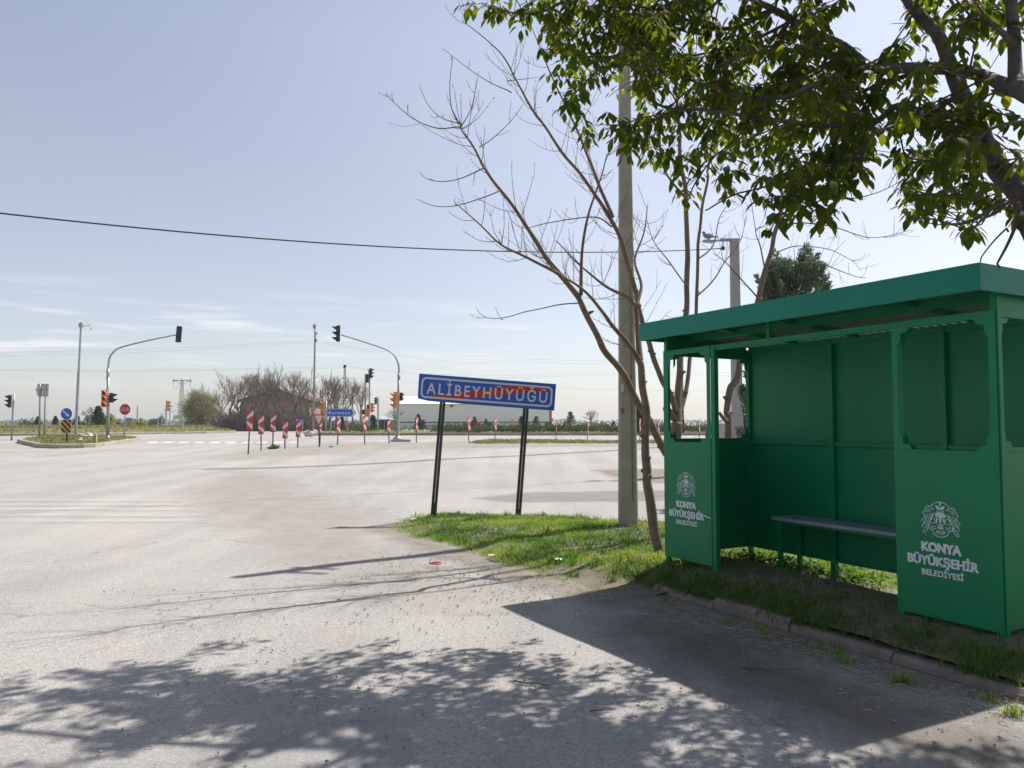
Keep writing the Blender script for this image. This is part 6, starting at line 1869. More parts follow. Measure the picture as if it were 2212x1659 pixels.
def cherry():
    base = Vector((4.75, 3.75, .1))
    root = empty('cherry_tree', base, 'leafy cherry tree with spent blossom reaching over the shelter from the right', 'tree')
    r = random.Random(21)
    tm, bm_ = MB(), MB()
    L_ = lambda p: p - base
    limbA = [base + Vector((.05, .0, -.2)), base, base + Vector((-.25, .05, .9)), base + Vector((-.75, .3, 1.9))] + px_path([(2290, 560), (2212, 443), (2170, 384), (2130, 310), (2091, 243), (2068, 196), (2052, 137), (2025, 78), (1973, 20), (1950, -20), (1900, -90)], 4.25, 5.6)
    Q, rad = limb(tm, [L_(p) for p in limbA], .105, .034, 10, 4, .02, .6)
    QA = Q
    # second stem rising at the right edge
    limbB = [base + Vector((-.1, .05, .7)), base + Vector((-.35, .1, 1.8))] + px_path([(2330, 300), (2235, 218), (2196, 186), (2190, 118), (2188, 0), (2185, -120), (2170, -300)], 3.9, 4.6)
    limb(tm, [L_(p) for p in limbB], .07, .026, 9, 4, .015, .6)
    tm.build('trunk', M['cherrybark'], root, smooth=True, fix=False)
    # main boughs: (points, start radius, end radius)
    B = []
    def bough(pts, Y0, Y1, r0, r1): B.append((px_path(pts, Y0, Y1), r0, r1))
    bough([(2058, 150), (1974, 153), (1895, 149), (1836, 110), (1777, 75), (1719, 47), (1675, 24), (1636, 4), (1590, -30)], 4.9, 6.2, .042, .022)
    bough([(2196, 190), (2160, 180), (2130, 165), (2070, 150)], 4.1, 4.8, .045, .035)
    bough([(1856, 153), (1797, 122), (1754, 110), (1699, 110), (1620, 118), (1560, 140)], 5.3, 5.9, .028, .012)
    bough([(1828, 153), (1746, 180), (1699, 208), (1636, 214), (1581, 212), (1522, 184), (1460, 160)], 5.2, 6.0, .026, .010)
    bough([(2083, 243), (2013, 249), (1935, 233), (1887, 270), (1817, 267), (1715, 261), (1621, 255), (1522, 239), (1464, 237), (1400, 215)], 4.7, 6.0, .028, .010)
    bough([(2060, 205), (2013, 235), (1960, 262), (1900, 290)], 4.7, 4.5, .018, .008)
    bough([(1876, 325), (1797, 349), (1719, 368), (1652, 408), (1582, 423), (1523, 455)], 5.2, 5.6, .012, .005)
    bough([(1856, 165), (1840, 190), (1800, 215), (1780, 250), (1745, 262)], 5.2, 5.4, .018, .008)
    bough([(1675, 24), (1600, 55), (1540, 60), (1464, 40), (1400, 20), (1330, 5)], 6.0, 6.6, .022, .009)
    bough([(1590, -30), (1500, -20), (1420, 30), (1350, 75), (1290, 60)], 6.2, 6.9, .022, .008)
    bough([(1500, -20), (1400, -60), (1300, -40), (1200, 10), (1130, 30), (1060, 20)], 6.4, 7.0, .022, .007)
    bough([(1420, 160), (1360, 140), (1300, 150), (1250, 190), (1220, 230)], 6.0, 6.5, .012, .005)
    bough([(1464, 237), (1400, 260), (1350, 280), (1310, 310)], 6.0, 6.3, .011, .005)
    bough([(1621, 255), (1590, 300), (1540, 340), (1500, 400), (1485, 440)], 5.8, 5.9, .010, .004)
    bough([(1817, 267), (1790, 330), (1740, 400), (1700, 440), (1660, 515)], 5.3, 5.2, .012, .004)
    bough([(1887, 270), (1850, 350), (1810, 420), (1790, 460), (1765, 495)], 5.0, 4.9, .010, .004)
    bough([(2170, 432), (2107, 470), (2060, 480), (2020, 470), (1975, 470)], 4.2, 4.4, .012, .004)
    bough([(2160, 400), (2100, 420), (2050, 420), (1990, 415), (1960, 395)], 4.2, 4.5, .012, .004)
    bough([(2110, 300), (2080, 330), (2040, 350), (1990, 350), (1965, 340)], 4.4, 4.7, .010, .004)
    bough([(2200, 440), (2190, 500), (2178, 545), (2160, 578)], 4.2, 4.6, .013, .006)
    bough([(2178, 500), (2150, 530), (2118, 566)], 4.4, 4.7, .006, .004)
    bough([(2190, 100), (2150, 60), (2110, 40), (2060, 60)], 4.2, 4.4, .02, .008)
    bough([(2212, 260), (2160, 270), (2120, 300), (2090, 330)], 3.9, 3.9, .012, .005)
    bough([(2100, 285), (2060, 360), (1995, 352), (1948, 352)], 4.6, 6.8, .012, .004)
    bough([(2150, 352), (2085, 408), (1995, 425), (1945, 402)], 4.4, 6.6, .012, .004)
    bough([(2200, 430), (2130, 478), (2060, 490), (1985, 468)], 4.3, 6.4, .012, .004)
    bough([(2180, 395), (2150, 440), (2120, 470), (2085, 500)], 4.3, 5.8, .010, .004)
    bough([(2005, 150), (1900, 190), (1790, 225), (1700, 262), (1620, 300)], 5.1, 7.3, .020, .006)
    bough([(1836, 110), (1760, 160), (1680, 195), (1590, 225), (1520, 270)], 5.7, 7.3, .016, .005)
    bough([(1719, 47), (1620, 90), (1530, 110), (1440, 130), (1360, 190)], 5.9, 7.2, .016, .005)
    bough([(1590, -30), (1480, 60), (1380, 100), (1270, 120), (1200, 90)], 6.2, 7.3, .016, .005)
    # crown above the picture: boughs in metres
    def wb(pts, r0, r1): B.append(([Vector(p) for p in pts], r0, r1))
    topA = limbA[-1]
    wb([topA, (2.0, 5.9, 5.0), (1.2, 6.2, 5.5), (.3, 6.6, 5.9), (-.3, 6.9, 5.9)], .05, .015)
    wb([topA, (2.6, 5.4, 5.3), (2.2, 5.3, 6.1), (1.5, 5.4, 6.7), (.8, 5.8, 6.9)], .045, .012)
    wb([(2.0, 5.9, 5.0), (1.5, 5.2, 5.5), (.8, 4.8, 5.8), (.2, 4.6, 5.7)], .03, .010)
    wb([(2.6, 5.4, 5.3), (3.2, 5.9, 6.0), (3.4, 6.5, 6.7), (3.2, 7.0, 7.2)], .035, .010)
    wb([(1.2, 6.2, 5.5), (1.0, 6.9, 5.9), (.6, 7.4, 6.1)], .025, .008)
    wb([limbB[-1], (3.1, 4.6, 5.8), (2.5, 4.5, 6.2), (1.8, 4.4, 6.3)], .04, .010)
    wb([limbB[-1], (3.6, 5.0, 6.0), (4.1, 5.5, 6.5)], .035, .010)
    wb([(2.2, 5.3, 6.1), (1.6, 4.7, 6.2), (1.0, 4.2, 6.0)], .02, .007)
    wb([limbB[-2], (3.3, 3.6, 5.0), (2.9, 3.1, 5.2), (2.3, 2.9, 5.2)], .03, .008)
    wb([base + Vector((-.35, .1, 1.8)), (4.6, 4.3, 3.3), (4.9, 5.0, 4.4), (4.8, 5.8, 5.3), (4.5, 6.6, 5.9)], .06, .012)
    wb([(4.9, 5.0, 4.4), (5.6, 5.2, 5.2), (6.1, 5.6, 5.9)], .035, .010)
    wb([limbB[-2], (3.6, 3.7, 4.9), (4.1, 3.1, 5.4), (4.6, 2.5, 5.6)], .03, .009)
    wb([limbB[-1], (3.5, 4.1, 5.7), (3.0, 3.6, 6.0), (2.3, 3.4, 6.0)], .03, .009)
    wb([(4.6, 4.3, 3.3), (5.2, 3.7, 4.4), (5.7, 3.0, 5.0)], .03, .009)
    wb([(2.5, 4.5, 6.2), (1.7, 4.0, 6.3), (.9, 3.7, 6.1), (.2, 3.6, 5.8)], .025, .008)
    wb([(4.9, 5.0, 4.4), (5.2, 5.5, 5.2), (5.5, 6.0, 5.8)], .03, .009)
    wb([(4.9, 5.0, 4.4), (4.7, 4.7, 5.3), (4.2, 4.6, 5.8), (3.7, 4.5, 5.9)], .03, .009)
    wb([(5.6, 5.2, 5.2), (6.0, 4.7, 5.6), (6.3, 4.2, 5.9)], .025, .008)
    wb([(4.8, 5.8, 5.3), (4.2, 5.4, 5.8), (3.6, 5.4, 6.2)], .025, .008)
    wb([(4.5, 6.6, 5.9), (3.8, 6.4, 6.0), (3.1, 6.2, 6.2)], .025, .008)
    wb([(4.2, 5.4, 5.8), (3.9, 6.0, 5.9), (3.4, 6.6, 6.1)], .025, .008)
    wb([(4.1, 5.5, 6.5), (3.3, 5.2, 6.6), (2.6, 5.0, 6.6)], .025, .008)
    wb([(4.9, 5.0, 4.4), (4.6, 5.6, 4.9), (4.1, 6.0, 5.05), (3.5, 6.1, 5.2)], .028, .008)
    wb([(4.6, 5.6, 4.9), (4.1, 5.4, 5.15), (3.4, 5.3, 5.3), (2.8, 5.4, 5.4)], .025, .008)
    wb([(4.1, 6.0, 5.05), (4.3, 6.6, 5.2), (4.1, 7.0, 5.4)], .02, .008)
    wb([(1.2, 6.2, 5.5), (.6, 5.8, 6.0), (-.2, 5.6, 6.1), (-.7, 5.7, 6.1)], .02, .007)
    wb([(.8, 4.8, 5.8), (-.1, 4.9, 5.9), (-.8, 5.2, 5.8)], .02, .007)
    spurs = []
    def ok(p):
        q = to_px(p)
        if q is None: return True
        x, y = q
        if y < -20 or x > 2300: return True
        if x < 925: return False
        return y < rim_y(x) - 9
    def add_spurs(Q, step):
        acc = 0
        for a, c in zip(Q, Q[1:]):
            acc += (c - a).length
            while acc > step:
                acc -= step
                spurs.append(((a + (c - a) * r.random()), (c - a).normalized()))
    for pts, r0, r1 in B:
        Q, rad = limb(bm_, [L_(Vector(p)) for p in pts], r0, r1, 7, 5, .02, .9)
        Lg = sum((c - a).length for a, c in zip(Q, Q[1:]))
        vis = min((to_px(Q[len(Q) // 2] + base) or (0, -999))[1], 900) > -20
        if r1 <= .009: add_spurs(Q[len(Q) // 3:], .10)
        for k in range(int(Lg * 9.5)):
            t = r.uniform(.12, 1); i = min(len(Q) - 2, int(t * (len(Q) - 1)))
            ax = (Q[i + 1] - Q[i]).normalized()
            v = Vector((r.gauss(0, 1), r.gauss(0, 1), r.gauss(-.1, .45))); v = (v - ax * v.dot(ax)).normalized()
            d = (ax * .5 + v).normalized(); L = r.uniform(.3, .85)
            p = Q[i].copy(); P = [p]
            for j in range(4):
                d = (d + Vector((r.gauss(0, .12), r.gauss(0, .12), r.gauss(-.02, .10)))).normalized(); p = p + d * L / 4
                if not ok(p + base): break
                P.append(p)
            if len(P) < 3: continue
            bm_.tube(P, taper(len(P), min(.008, rad[i] * .6), .0028), 5)
            add_spurs(P, .058)
    bm_.build('branches', M['cherrybark'], root, smooth=True, fix=False)
    # leaves hang in drooping rosettes from short spurs
    lv, bl, pe = MB(), MB(), MB()
    nl = 0
    for p, ax in spurs:
        if not ok(p + base): continue
        q = to_px(p + base)
        if r.random() < .12: continue
        cl = .55 * noise.noise((p + base) * 2.2) + .8 * noise.noise((p + base) * 5.5)
        seen = q is not None and -10 < q[1] and 900 < q[0] < 2250
        if not seen: cl = noise.noise((p + base) * 2.6)
        if cl < (.02 if seen else .06) and r.random() < ((.72 if q[0] > 1930 else .34) if seen else .92): continue
        if seen and q[0] > 1930 and q[1] > 300 and r.random() < .35: continue
        n = r.randint(3, 6)
        a0 = r.uniform(0, 6.28)
        age = r.random()
        tone = min(1, max(0, r.gauss(.42, .22)))
        for k in range(n):
            a = a0 + k * 6.283 / n + r.uniform(-.4, .4)
            out = Vector((math.cos(a), math.sin(a), 0))
            el = r.uniform(-.5, .35)
            L = r.uniform(.07, .13); W = L * r.uniform(.40, .52)
            side = Vector((-out.y, out.x, 0)) + Vector((0, 0, r.uniform(-.35, .35)))
            st = p + out * .012
            pts = [st]; d = out * math.cos(el) + Vector((0, 0, math.sin(el)))
            droop = r.uniform(.28, .62)
            seg = [.03] + [L / 4] * 4
            for sl in seg:
                pts.append(pts[-1] + d * sl); d = (d + Vector((0, 0, -droop))).normalized()
            ctr = pts[1:]
            ws = [0.0, .72, 1.0, .66, 0.0]
            fold = r.uniform(.05, .4)
            vs = []; lv.rv = min(1, max(0, tone + r.gauss(0, .12)))
            for j, c in enumerate(ctr):
                dn = (ctr[min(j + 1, 4)] - ctr[max(j - 1, 0)]).normalized(); nn = side.cross(dn).normalized()
                hw = W * .5 * ws[j]
                if j in (0, 4): vs.append(c)
                else: vs += [c + side * hw + nn * hw * fold, c, c - side * hw + nn * hw * fold]
            # 0 | 1 2 3 | 4 5 6 | 7 8 9 | 10
            lv.add(vs, [(0, 1, 2), (0, 2, 3), (1, 4, 5, 2), (2, 5, 6, 3), (4, 7, 8, 5), (5, 8, 9, 6), (7, 10, 8), (8, 10, 9)])
            nl += 1
        if r.random() < .5:
            for k in range(r.randint(4, 12)):
                o = Vector((r.gauss(0, .022), r.gauss(0, .022), r.gauss(-.015, .022))); c = p + o
                u = Vector((r.gauss(0, 1), r.gauss(0, 1), r.gauss(0, 1))).normalized() * r.uniform(.005, .012); w = u.cross(Vector((r.gauss(0, 1), r.gauss(0, 1), r.gauss(0, 1)))).normalized() * .006
                bl.rv = r.random(); bl.add([c - u, c + w, c + u, c - w], [(0, 1, 2, 3)])
        if r.random() < .035:
            for k in range(r.randint(5, 14)):
                c = p + Vector((r.gauss(0, .03), r.gauss(0, .03), r.gauss(-.02, .025)))
                u = Vector((r.gauss(0, 1), r.gauss(0, 1), r.gauss(0, 1))).normalized() * .011; w = u.cross(Vector((r.gauss(0, 1), r.gauss(0, 1), r.gauss(0, 1)))).normalized() * .009
                pe.rv = r.random(); pe.add([c - u, c + w, c + u, c - w], [(0, 1, 2, 3)])
    lv.build('crown', M['leaf'], root, smooth=True, rnd=True, fix=False)
    bl.build('spent_blossom', M['blossom'], root, rnd=True, fix=False)
    pe.build('white_blossom', M['petal'], root, rnd=True, fix=False)
    print('cherry leaves', nl, 'spurs', len(spurs))
cherry()

# ---- cypress behind the shelter
def cypress():
    Y = 16.0; s = Y / FPX
    base = A(1722, 985, Y); base.z = gz(Y)
    root = empty('cypress_tree', base, 'broad blue green cypress showing above the shelter roof', 'tree')
    H = A(1722, 552, Y).z - base.z
    r = random.Random(5)
    tm = MB(); tm.tube([(0, 0, -.2), (0, 0, H * .5), (.05, 0, H * .95)], [.16, .10, .02], 8)
    pts, dirs, rn = [], [], []
    for k in range(190):
        h = r.uniform(.06, 1.0) ** .8
        if k < 12: h = r.uniform(.9, 1.0)
        R0 = 1.5 * (1 - h) ** .6 + .12
        a = r.uniform(0, 6.28); rad = R0 * r.uniform(.45, 1.0)
        c = Vector((math.cos(a) * rad * .85, math.sin(a) * rad, h * H * .93))
        L = r.uniform(.35, .62); out = Vector((math.cos(a) * .55, math.sin(a) * .55, .9)).normalized()
        tm.tube([Vector((0, 0, max(.1, c.z - .3))), c, c + out * L * .8], [.02, .012, .004], 4)
        tone = r.uniform(-.15, .2)
        for j in range(250):
            t = r.random() ** .8; rr = .17 * (1 - t * .8) * math.sqrt(r.random()); b = r.uniform(0, 6.28)
            q = c + out * L * t + Vector((math.cos(b) * rr, math.sin(b) * rr, r.gauss(0, .03)))
            pts.append(q); dirs.append(out * .8 + Vector((math.cos(b), math.sin(b), .3)) * .6); rn.append(min(1, max(0, .45 + tone + r.gauss(0, .18))))
    tm.build('trunk', M['twig'], root, fix=False)
    sprays('crown', M['cypress'], pts, dirs, .085, .026, root, .35, np.array(rn))
cypress()

# ---- small conifers: one of each kind built, the rest copied with their parts
def make_conifer(H, wid, seed, dens=1.0, mat=None, needle=.22):
    r = random.Random(seed)
    root = bpy.data.objects.new('young_conifer', None); COL.objects.link(root)
    tm = MB(); tm.tube([(0, 0, -.2), (0, 0, H)], [.06, .01], 6)
    pts, dirs = [], []
    n = 15
    for i in range(n):
        z = H * (.06 + .9 * i / n); L = wid * (1 - i / n) ** .8 * r.uniform(.75, 1.15) + .06
        m = r.randint(5, 8)
        for k in range(m):
            a = r.uniform(0, 6.28); d = Vector((math.cos(a), math.sin(a), r.uniform(-.1, .35)))
            e = d * L; tm.tube([(0, 0, z), tuple(e + Vector((0, 0, z)))], [.015, .005], 3)
            for j in range(int(34 * dens)):
                t = r.uniform(.1, 1.05); q = e * t + Vector((r.gauss(0, .05), r.gauss(0, .05), z + r.gauss(0, .05)))
                pts.append(q); dirs.append(d * .6 + Vector((r.gauss(0, .5), r.gauss(0, .5), .35)))
    tm.build('trunk', M['twig'], root, fix=False)
    sprays('crown', mat or M['conifer'], pts, dirs, needle, .07, root, .4)
    return root
def copy_tree(o):
    c = o.copy(); COL.objects.link(c)
    for ch in list(o.children):
        d = ch.copy(); COL.objects.link(d); d.parent = c
    return c
kinds = [make_conifer(3.0, .95, 1), make_conifer(3.0, .75, 2, 1.2), make_conifer(3.0, 1.2, 3, .55)]
used = [False, False, False]
CON = [(150 * .45 + 14.5, 922, 898, 95, 0, 'dark young conifer behind the two post sign at the far left'),
       (119.5, 922, 897.5, 95, 1, 'young conifer alone on the far verge left of the round blue sign'),
       (166, 922, 897, 92, 0, 'young conifer behind the foot of the tall camera pole'),
       (211, 922, 876, 92, 0, 'largest young conifer on the far verge, left of the curved signal mast'),
       (805.6, 928, 895, 80, 0, 'bushy young conifer left of the short grey signal post'),
       (903, 923.5, 893.6, 100, 1, 'leaning slim conifer behind a chevron board before the warehouse'),
       (914.6, 923.5, 906, 100, 2, 'tiny conifer right of the leaning slim one before the warehouse'),
       (1025, 923.5, 899, 100, 2, 'crooked conifer behind the red tractor'),
       (1050, 923.5, 904, 100, 2, 'thin conifer under the middle of the town sign'),
       (1126, 923.5, 898, 100, 1, 'conifer behind the right post of the town sign'),
       (1158, 923.5, 898, 100, 2, 'sparse conifer before the right end of the warehouse'),
       (1232.5, 923.5, 888, 100, 2, 'sparse young conifer standing alone right of the warehouse'),
       (1325, 923.5, 909, 120, 0, 'small dark conifer just left of the concrete pole'),
       (1376, 930, 872, 60, 1, 'dark columnar conifer between the concrete pole and the bare trunk'),
       (737, 930, 899, 78, 0, 'bushy conifer under the blue Karaman sign')]
for px, yb, yt, Y, k, lab in CON:
    o = kinds[k] if not used[k] else copy_tree(kinds[k]); used[k] = True
    p = A(px, yb, Y); zb = gz(Y) + (.3 if px < 400 else 0)
    h = A(px, yt, Y).z - zb
    o.location = (p.x, Y, zb); sc = h / 3.0
    wide = 1.0 if k != 0 else 1.15
    if px == 1376: wide = 1.3
    o.scale = (sc * wide, sc * wide, sc); o.rotation_euler = (0, 0, rng.uniform(0, 6.28))
    tag(o, lab, 'tree', 'young conifers along the highway')

# ---- juniper ground cover on the median
pts, dirs, rn = [], [], []
r5 = random.Random(9)
for k in range(760):
    x = r5.uniform(ISL3[0].x + 10 if k > 60 else ISL3[0].x + 1.5, 42); y = m0.y + r5.uniform(-.2, 4.2)
    hh = r5.uniform(.25, .62); rad = r5.uniform(.3, .7); tone = r5.uniform(-.25, .25)
    zb = gz(y) + .2
    for j in range(46):
        a = r5.uniform(0, 6.28); q = rad * math.sqrt(r5.random()); zz = hh * (1 - (q / rad) ** 2 * .6) * r5.uniform(.3, 1)
        pts.append((x + q * math.cos(a), y + q * math.sin(a), zb + zz)); dirs.append((math.cos(a) * .7, math.sin(a) * .7, .7)); rn.append(min(1, max(0, .5 + tone + r5.gauss(0, .15))))
tag(sprays('juniper_cover', M['juniper'], pts, dirs, .26, .08, None, .4, np.array(rn)), 'low spreading junipers covering the planted median', 'ground cover', kind='stuff')

# ---- bare trees
def bare_tree_mesh(root, H, spread, seed, r0=.09, levels=4, nb=3, mat=None, fan=.5):
    r = random.Random(seed); tm, bm_ = MB(), MB()
    def grow(p, d, L, rad, lv):
        k = 3; P = [p]
        for j in range(k):
            d = (d + Vector((r.gauss(0, .10), r.gauss(0, .10), r.gauss(.06, .06)))).normalized(); P.append(P[-1] + d * L / k)
        (tm if lv == 0 else bm_).tube(P, taper(len(P), rad, rad * .6), 6 if lv == 0 else (4 if lv < 2 else 3), cap=False)
        if lv >= levels: return
        n = nb + (1 if r.random() < .5 else 0)
        for q in range(n):
            t = r.uniform(.35, 1.0) if lv else r.uniform(.45, 1.0)
            i = min(k - 1, int(t * k)); a = P[i].lerp(P[i + 1], t * k - i)
            v = Vector((r.gauss(0, 1), r.gauss(0, 1), r.gauss(0, .3))).normalized()
            grow(a, (d + v * spread * r.uniform(.5, 1.2)).normalized(), L * r.uniform(.55, .85), max(.011, rad * .5), lv + 1)
    for s in range(r.randint(1, 3)):
        a = r.uniform(0, 6.28); grow(Vector((0, 0, -.1)), Vector((math.cos(a) * fan * .4, math.sin(a) * fan * .4, 1)).normalized(), H * .36, r0, 0)
    tm.build('trunk', mat or M['thicket'], root, fix=False); bm_.build('branches', mat or M['thicket'], root, fix=False)
    zm = max(v[2] for v in bm_.v)
    return zm
THK = [(470, 845, 92), (500, 832, 94), (522, 826, 92), (545, 818, 95), (566, 824, 91), (588, 814, 96), (610, 830, 92), (630, 822, 97), (650, 830, 92), (668, 838, 96), (690, 836, 93), (708, 826, 98), (728, 832, 97), (762, 838, 100), (780, 842, 104)]
THL = ['leftmost bare tree of the thicket beside the green willow', 'bare tree above the leftmost chevron boards', 'bare tree of the thicket left of the house ridge, dense crown', 'tall bare tree in front of the left roof slope of the house', 'bare tree before the left part of the house gable', 'tallest bare tree of the thicket over the house chimney', 'low bare tree right of the house ridge', 'bare tree before the right roof slope of the house', 'bare tree before the right eave of the house', 'bare tree just left of the slender lamp pole', 'bare tree just right of the slender lamp pole', 'bare tree with upright twigs above the small orange signal', 'upright bare tree left of the narrow lattice mast', 'bare tree with slanting twigs right of the narrow lattice mast', 'last bare tree of the thicket left of the pair of signal masts']
THS = [(2.9, 1.3)] * 15
protos = {}
for i, ((px, yt, Y), lab) in enumerate(zip(THK, THL)):
    p = A(px, 925, Y); zb = gz(Y)
    kk = i % 5
    if kk not in protos:
        o = bpy.data.objects.new('bare_tree', None); COL.objects.link(o)
        zm = bare_tree_mesh(o, 6.0, .48, 40 + kk, .075, 4, 3)
        protos[kk] = (o, zm)
    else: o = copy_tree(protos[kk][0])
    zm = protos[kk][1]
    h = (A(px, yt, Y).z - zb) * 1.27; sc = h / zm
    o.location = (p.x, Y, zb); o.scale = (sc * 1.05, sc * 1.05, sc); o.rotation_euler = (0, 0, i * 1.7)
    tag(o, lab, 'tree', 'bare trees of the thicket')
# tangled undergrowth
us, r6 = MB(), random.Random(12)
xa, xb = A(440, 925, 90).x, A(800, 925, 96).x
def under_h(x):
    t = (x - xa) / (xb - xa)
    return 2.7 * (sstep(0, .08, t)) * (1 - .55 * sstep(.52, .8, t))
for k in range(4600):
    x = r6.uniform(xa, xb); y = r6.uniform(90, 97) + (2 if x > A(690, 925, 92).x else 0)
    h = under_h(x) * r6.uniform(.35, 1.1); 
    if h < .2: h = .3
    d = Vector((r6.gauss(0, .45), r6.gauss(0, .3), 1))
    p = Vector((x, y, gz(y))); q = p + d * h * .6; e_ = q + Vector((r6.gauss(0, .5), r6.gauss(0, .3), r6.uniform(.1, .5))) * h * .8
    us.tube([p, q, e_], [.032, .024, .012], 3, cap=False)
tag(us.build('undergrowth', M['thicket'], fix=False), 'dense brown tangle of bare undergrowth below the thicket', 'undergrowth', kind='stuff')
def round_tree(px, yt, yb, Y, lab, seed, spread=.8):
    p = A(px, yb, Y); zb = gz(Y)
    root = empty('bare_tree', (p.x, Y, zb), lab, 'tree', 'small round pruned bare trees')
    H = A(px, yt, Y).z - zb
    r = random.Random(seed); tm, bm_ = MB(), MB()
    tm.tube([(0, 0, -.1), (.03, 0, H * .3), (.0, 0, H * .52)], [.07, .06, .05], 6)
    for k in range(34):
        a = r.uniform(0, 6.28); e2 = r.uniform(.05, 1.2); d = Vector((math.cos(a) * math.cos(e2), math.sin(a) * math.cos(e2), math.sin(e2)))
        L = H * .47 * r.uniform(.75, 1.05); P = [Vector((0, 0, H * r.uniform(.45, .53)))]
        for j in range(3): d = (d + Vector((r.gauss(0, .1), r.gauss(0, .1), .05))).normalized(); P.append(P[-1] + d * L / 3)
        bm_.tube(P, taper(4, .028, .01), 3)
        for j in range(3):
            v = Vector((r.gauss(0, 1), r.gauss(0, 1), r.gauss(0, .6))).normalized(); bm_.tube([P[2], P[2] + (d + v * .7).normalized() * L * .4], [.014, .008], 3)
    tm.build('trunk', M['thicket'], root, fix=False); bm_.build('branches', M['thicket'], root, fix=False)
round_tree(852.6, 876, 924, 100, 'round bare tree behind the signal mast on the plinth', 3)
round_tree(1276, 883, 923.5, 100, 'round bare tree standing alone left of the concrete pole', 4)
round_tree(199.5, 876, 922, 95, 'small bare tree on the far verge right of an octagonal sign back', 5)
# willow
def willow():
    Y = 100.0; base = A(432, 925, Y); base.z = gz(Y)
    root = empty('willow_tree', base, 'rounded willow in first pale green leaf left of the bare thicket', 'tree')
    H = A(432, 847, Y).z - base.z; r = random.Random(8)
    tm = MB(); tm.tube([(0, 0, -.2), (0, 0, H * .4)], [.3, .2], 7)
    pts, dirs = [], []
    for k in range(170):
        a = r.uniform(0, 6.28); e2 = r.uniform(-.75, 1.4); rad = H * .45 * r.uniform(.6, 1.05)
        c = Vector((math.cos(a) * math.cos(e2) * rad * 1.05, math.sin(a) * math.cos(e2) * rad * .8, H * .46 + math.sin(e2) * rad * 1.15))
        tm.tube([(0, 0, H * .35), c * .6 + Vector((0, 0, H * .15)), c], [.05, .035, .015], 3, cap=False)
        for j in range(70):
            t = r.gauss(0, .42); q = c + Vector((t, r.gauss(0, .42), r.gauss(0, .4)))
            if q.z < .3: continue
            pts.append(q); dirs.append((r.gauss(0, .4), r.gauss(0, .4), r.gauss(-.1, .6)))
        for j in range(7):
            tm.tube([c, c + Vector((r.gauss(0, .5), r.gauss(0, .5), r.gauss(.2, .5)))], [.014, .008], 3, cap=False)
    tm.build('trunk', M['thicket'], root, fix=False)
    sprays('crown', M['willow'], pts, dirs, .22, .07, root, .4)
willow()
def leafy_bush(px, yt, Y, wpx, lab, mat, seed, name='bush', n=1300, size=.35):
    p = A(px, 922, Y); zb = gz(Y) + (.3 if px < 340 and Y < 130 else 0); s = Y / FPX; H = A(px, yt, Y).z - zb
    root = empty(name, (p.x, Y, zb), lab, 'bush' if name == 'bush' else 'tree', 'pale bushes and trees on the horizon')
    r = random.Random(seed); pts, dirs = [], []
    cs = [(r.gauss(0, .28) * wpx * s, r.gauss(0, .25) * wpx * s, r.uniform(.2, .85) * H, r.uniform(.15, .3) * min(H, wpx * s)) for _ in range(13)]
    for k in range(n):
        c = r.choice(cs); v = Vector((r.gauss(0, 1), r.gauss(0, 1), r.gauss(0, 1))).normalized() * c[3] * r.random() ** .4
        q = Vector((c[0] + v.x, c[1] + v.y, max(.05, c[2] + v.z))); pts.append(q); dirs.append(v.normalized())
    b = MB(); b.tube([(0, 0, -.1), (0, 0, H * .6)], [.09, .04], 5)
    for c in cs: b.tube([(0, 0, H * .15), (c[0], c[1], c[2])], [.04, .015], 3)
    b.build('trunk', M['thicket'], root, fix=False)
    sprays('crown', mat, pts, dirs, size, size * .45, root, .5)
leafy_bush(228, 897, 100, 26, 'pale bush between the largest conifer and the curved signal mast', M['willow'], 1)
leafy_bush(247, 909, 105, 22, 'low pale bush right of the curved signal mast', M['haze_trees'], 2)
leafy_bush(302, 907, 110, 40, 'olive bush right of the DUR sign', M['willow'], 3)
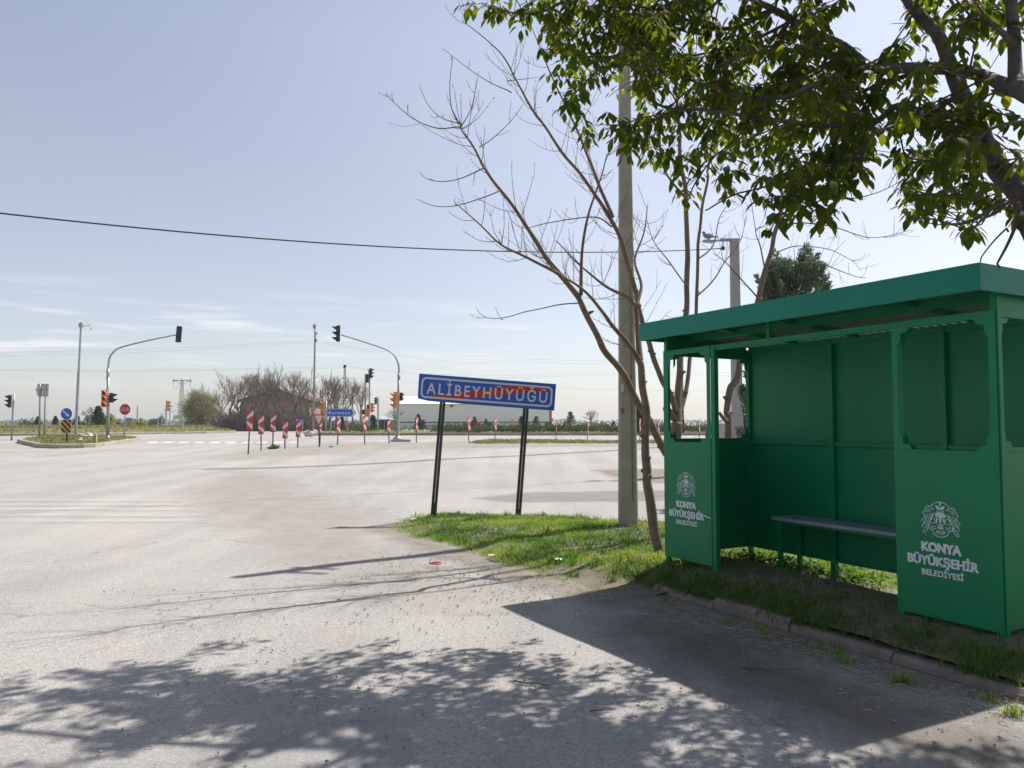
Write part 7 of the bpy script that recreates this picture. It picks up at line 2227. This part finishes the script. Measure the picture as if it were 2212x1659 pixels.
leafy_bush(325, 905, 190, 26, 'pale far tree left of the slim poplar', M['haze_trees'], 4, 'far_tree')
leafy_bush(347, 897, 190, 9, 'slim pale poplar with a T pole behind it', M['haze_trees'], 5, 'far_tree', 700)
leafy_bush(62, 914, 105, 36, 'low olive bush behind the leftmost octagonal sign back', M['haze_trees'], 6)
leafy_bush(185, 912, 105, 40, 'low olive bush below an octagonal sign back', M['willow'], 7)
leafy_bush(1293, 910, 260, 40, 'pale far bush right of the round bare tree', M['haze_trees'], 8)
leafy_bush(1260, 913, 280, 30, 'pale far bush left of the round bare tree', M['haze_trees'], 9)
leafy_bush(1440, 913, 240, 36, 'pale far bush behind the shelter edge', M['haze_trees'], 10)
leafy_bush(1610, 880, 60, 40, 'dark green bush behind the pale lamp pole, seen through the shelter', M['conifer'], 11, 'bush', 1800, .3)
# the far wood on the horizon reads as one mass
pts, dirs = [], []
r7 = random.Random(3)
for k in range(15000):
    x = r7.uniform(-420, 520); y = 430 + r7.uniform(0, 60)
    h = 3.2 + 3.5 * max(0, noise.noise(Vector((x * .035, 1, 0)))) + 2.0 * max(0, noise.noise(Vector((x * .14, 5, 0))))
    pts.append((x, y, 1.0 + h * r7.random() ** .7)); dirs.append((r7.gauss(0, 1), r7.gauss(0, 1), r7.gauss(.3, 1)))
tag(sprays('far_wood', M['haze_trees'], pts, dirs, 1.5, .9, None, .5), 'low pale line of trees along the far horizon', 'wood', kind='stuff')

# ------------------------------------------------------------------ the air: thin spring haze
hz = MB(); hz.box(-1600, 1600, -90, 2100, -1.6, 24)
hm = bpy.data.materials.new("haze"); hm.use_nodes = True
hn = hm.node_tree.nodes; hn.clear()
ho = hn.new("ShaderNodeOutputMaterial"); hv = hn.new("ShaderNodeVolumePrincipled")
hv.inputs["Color"].default_value = (.92, .95, 1, 1); hv.inputs["Density"].default_value = .00045; hv.inputs["Anisotropy"].default_value = .35
hm.node_tree.links.new(hv.outputs[0], ho.inputs["Volume"])
hb = hz.build("haze", hm); hb["kind"] = "stuff"
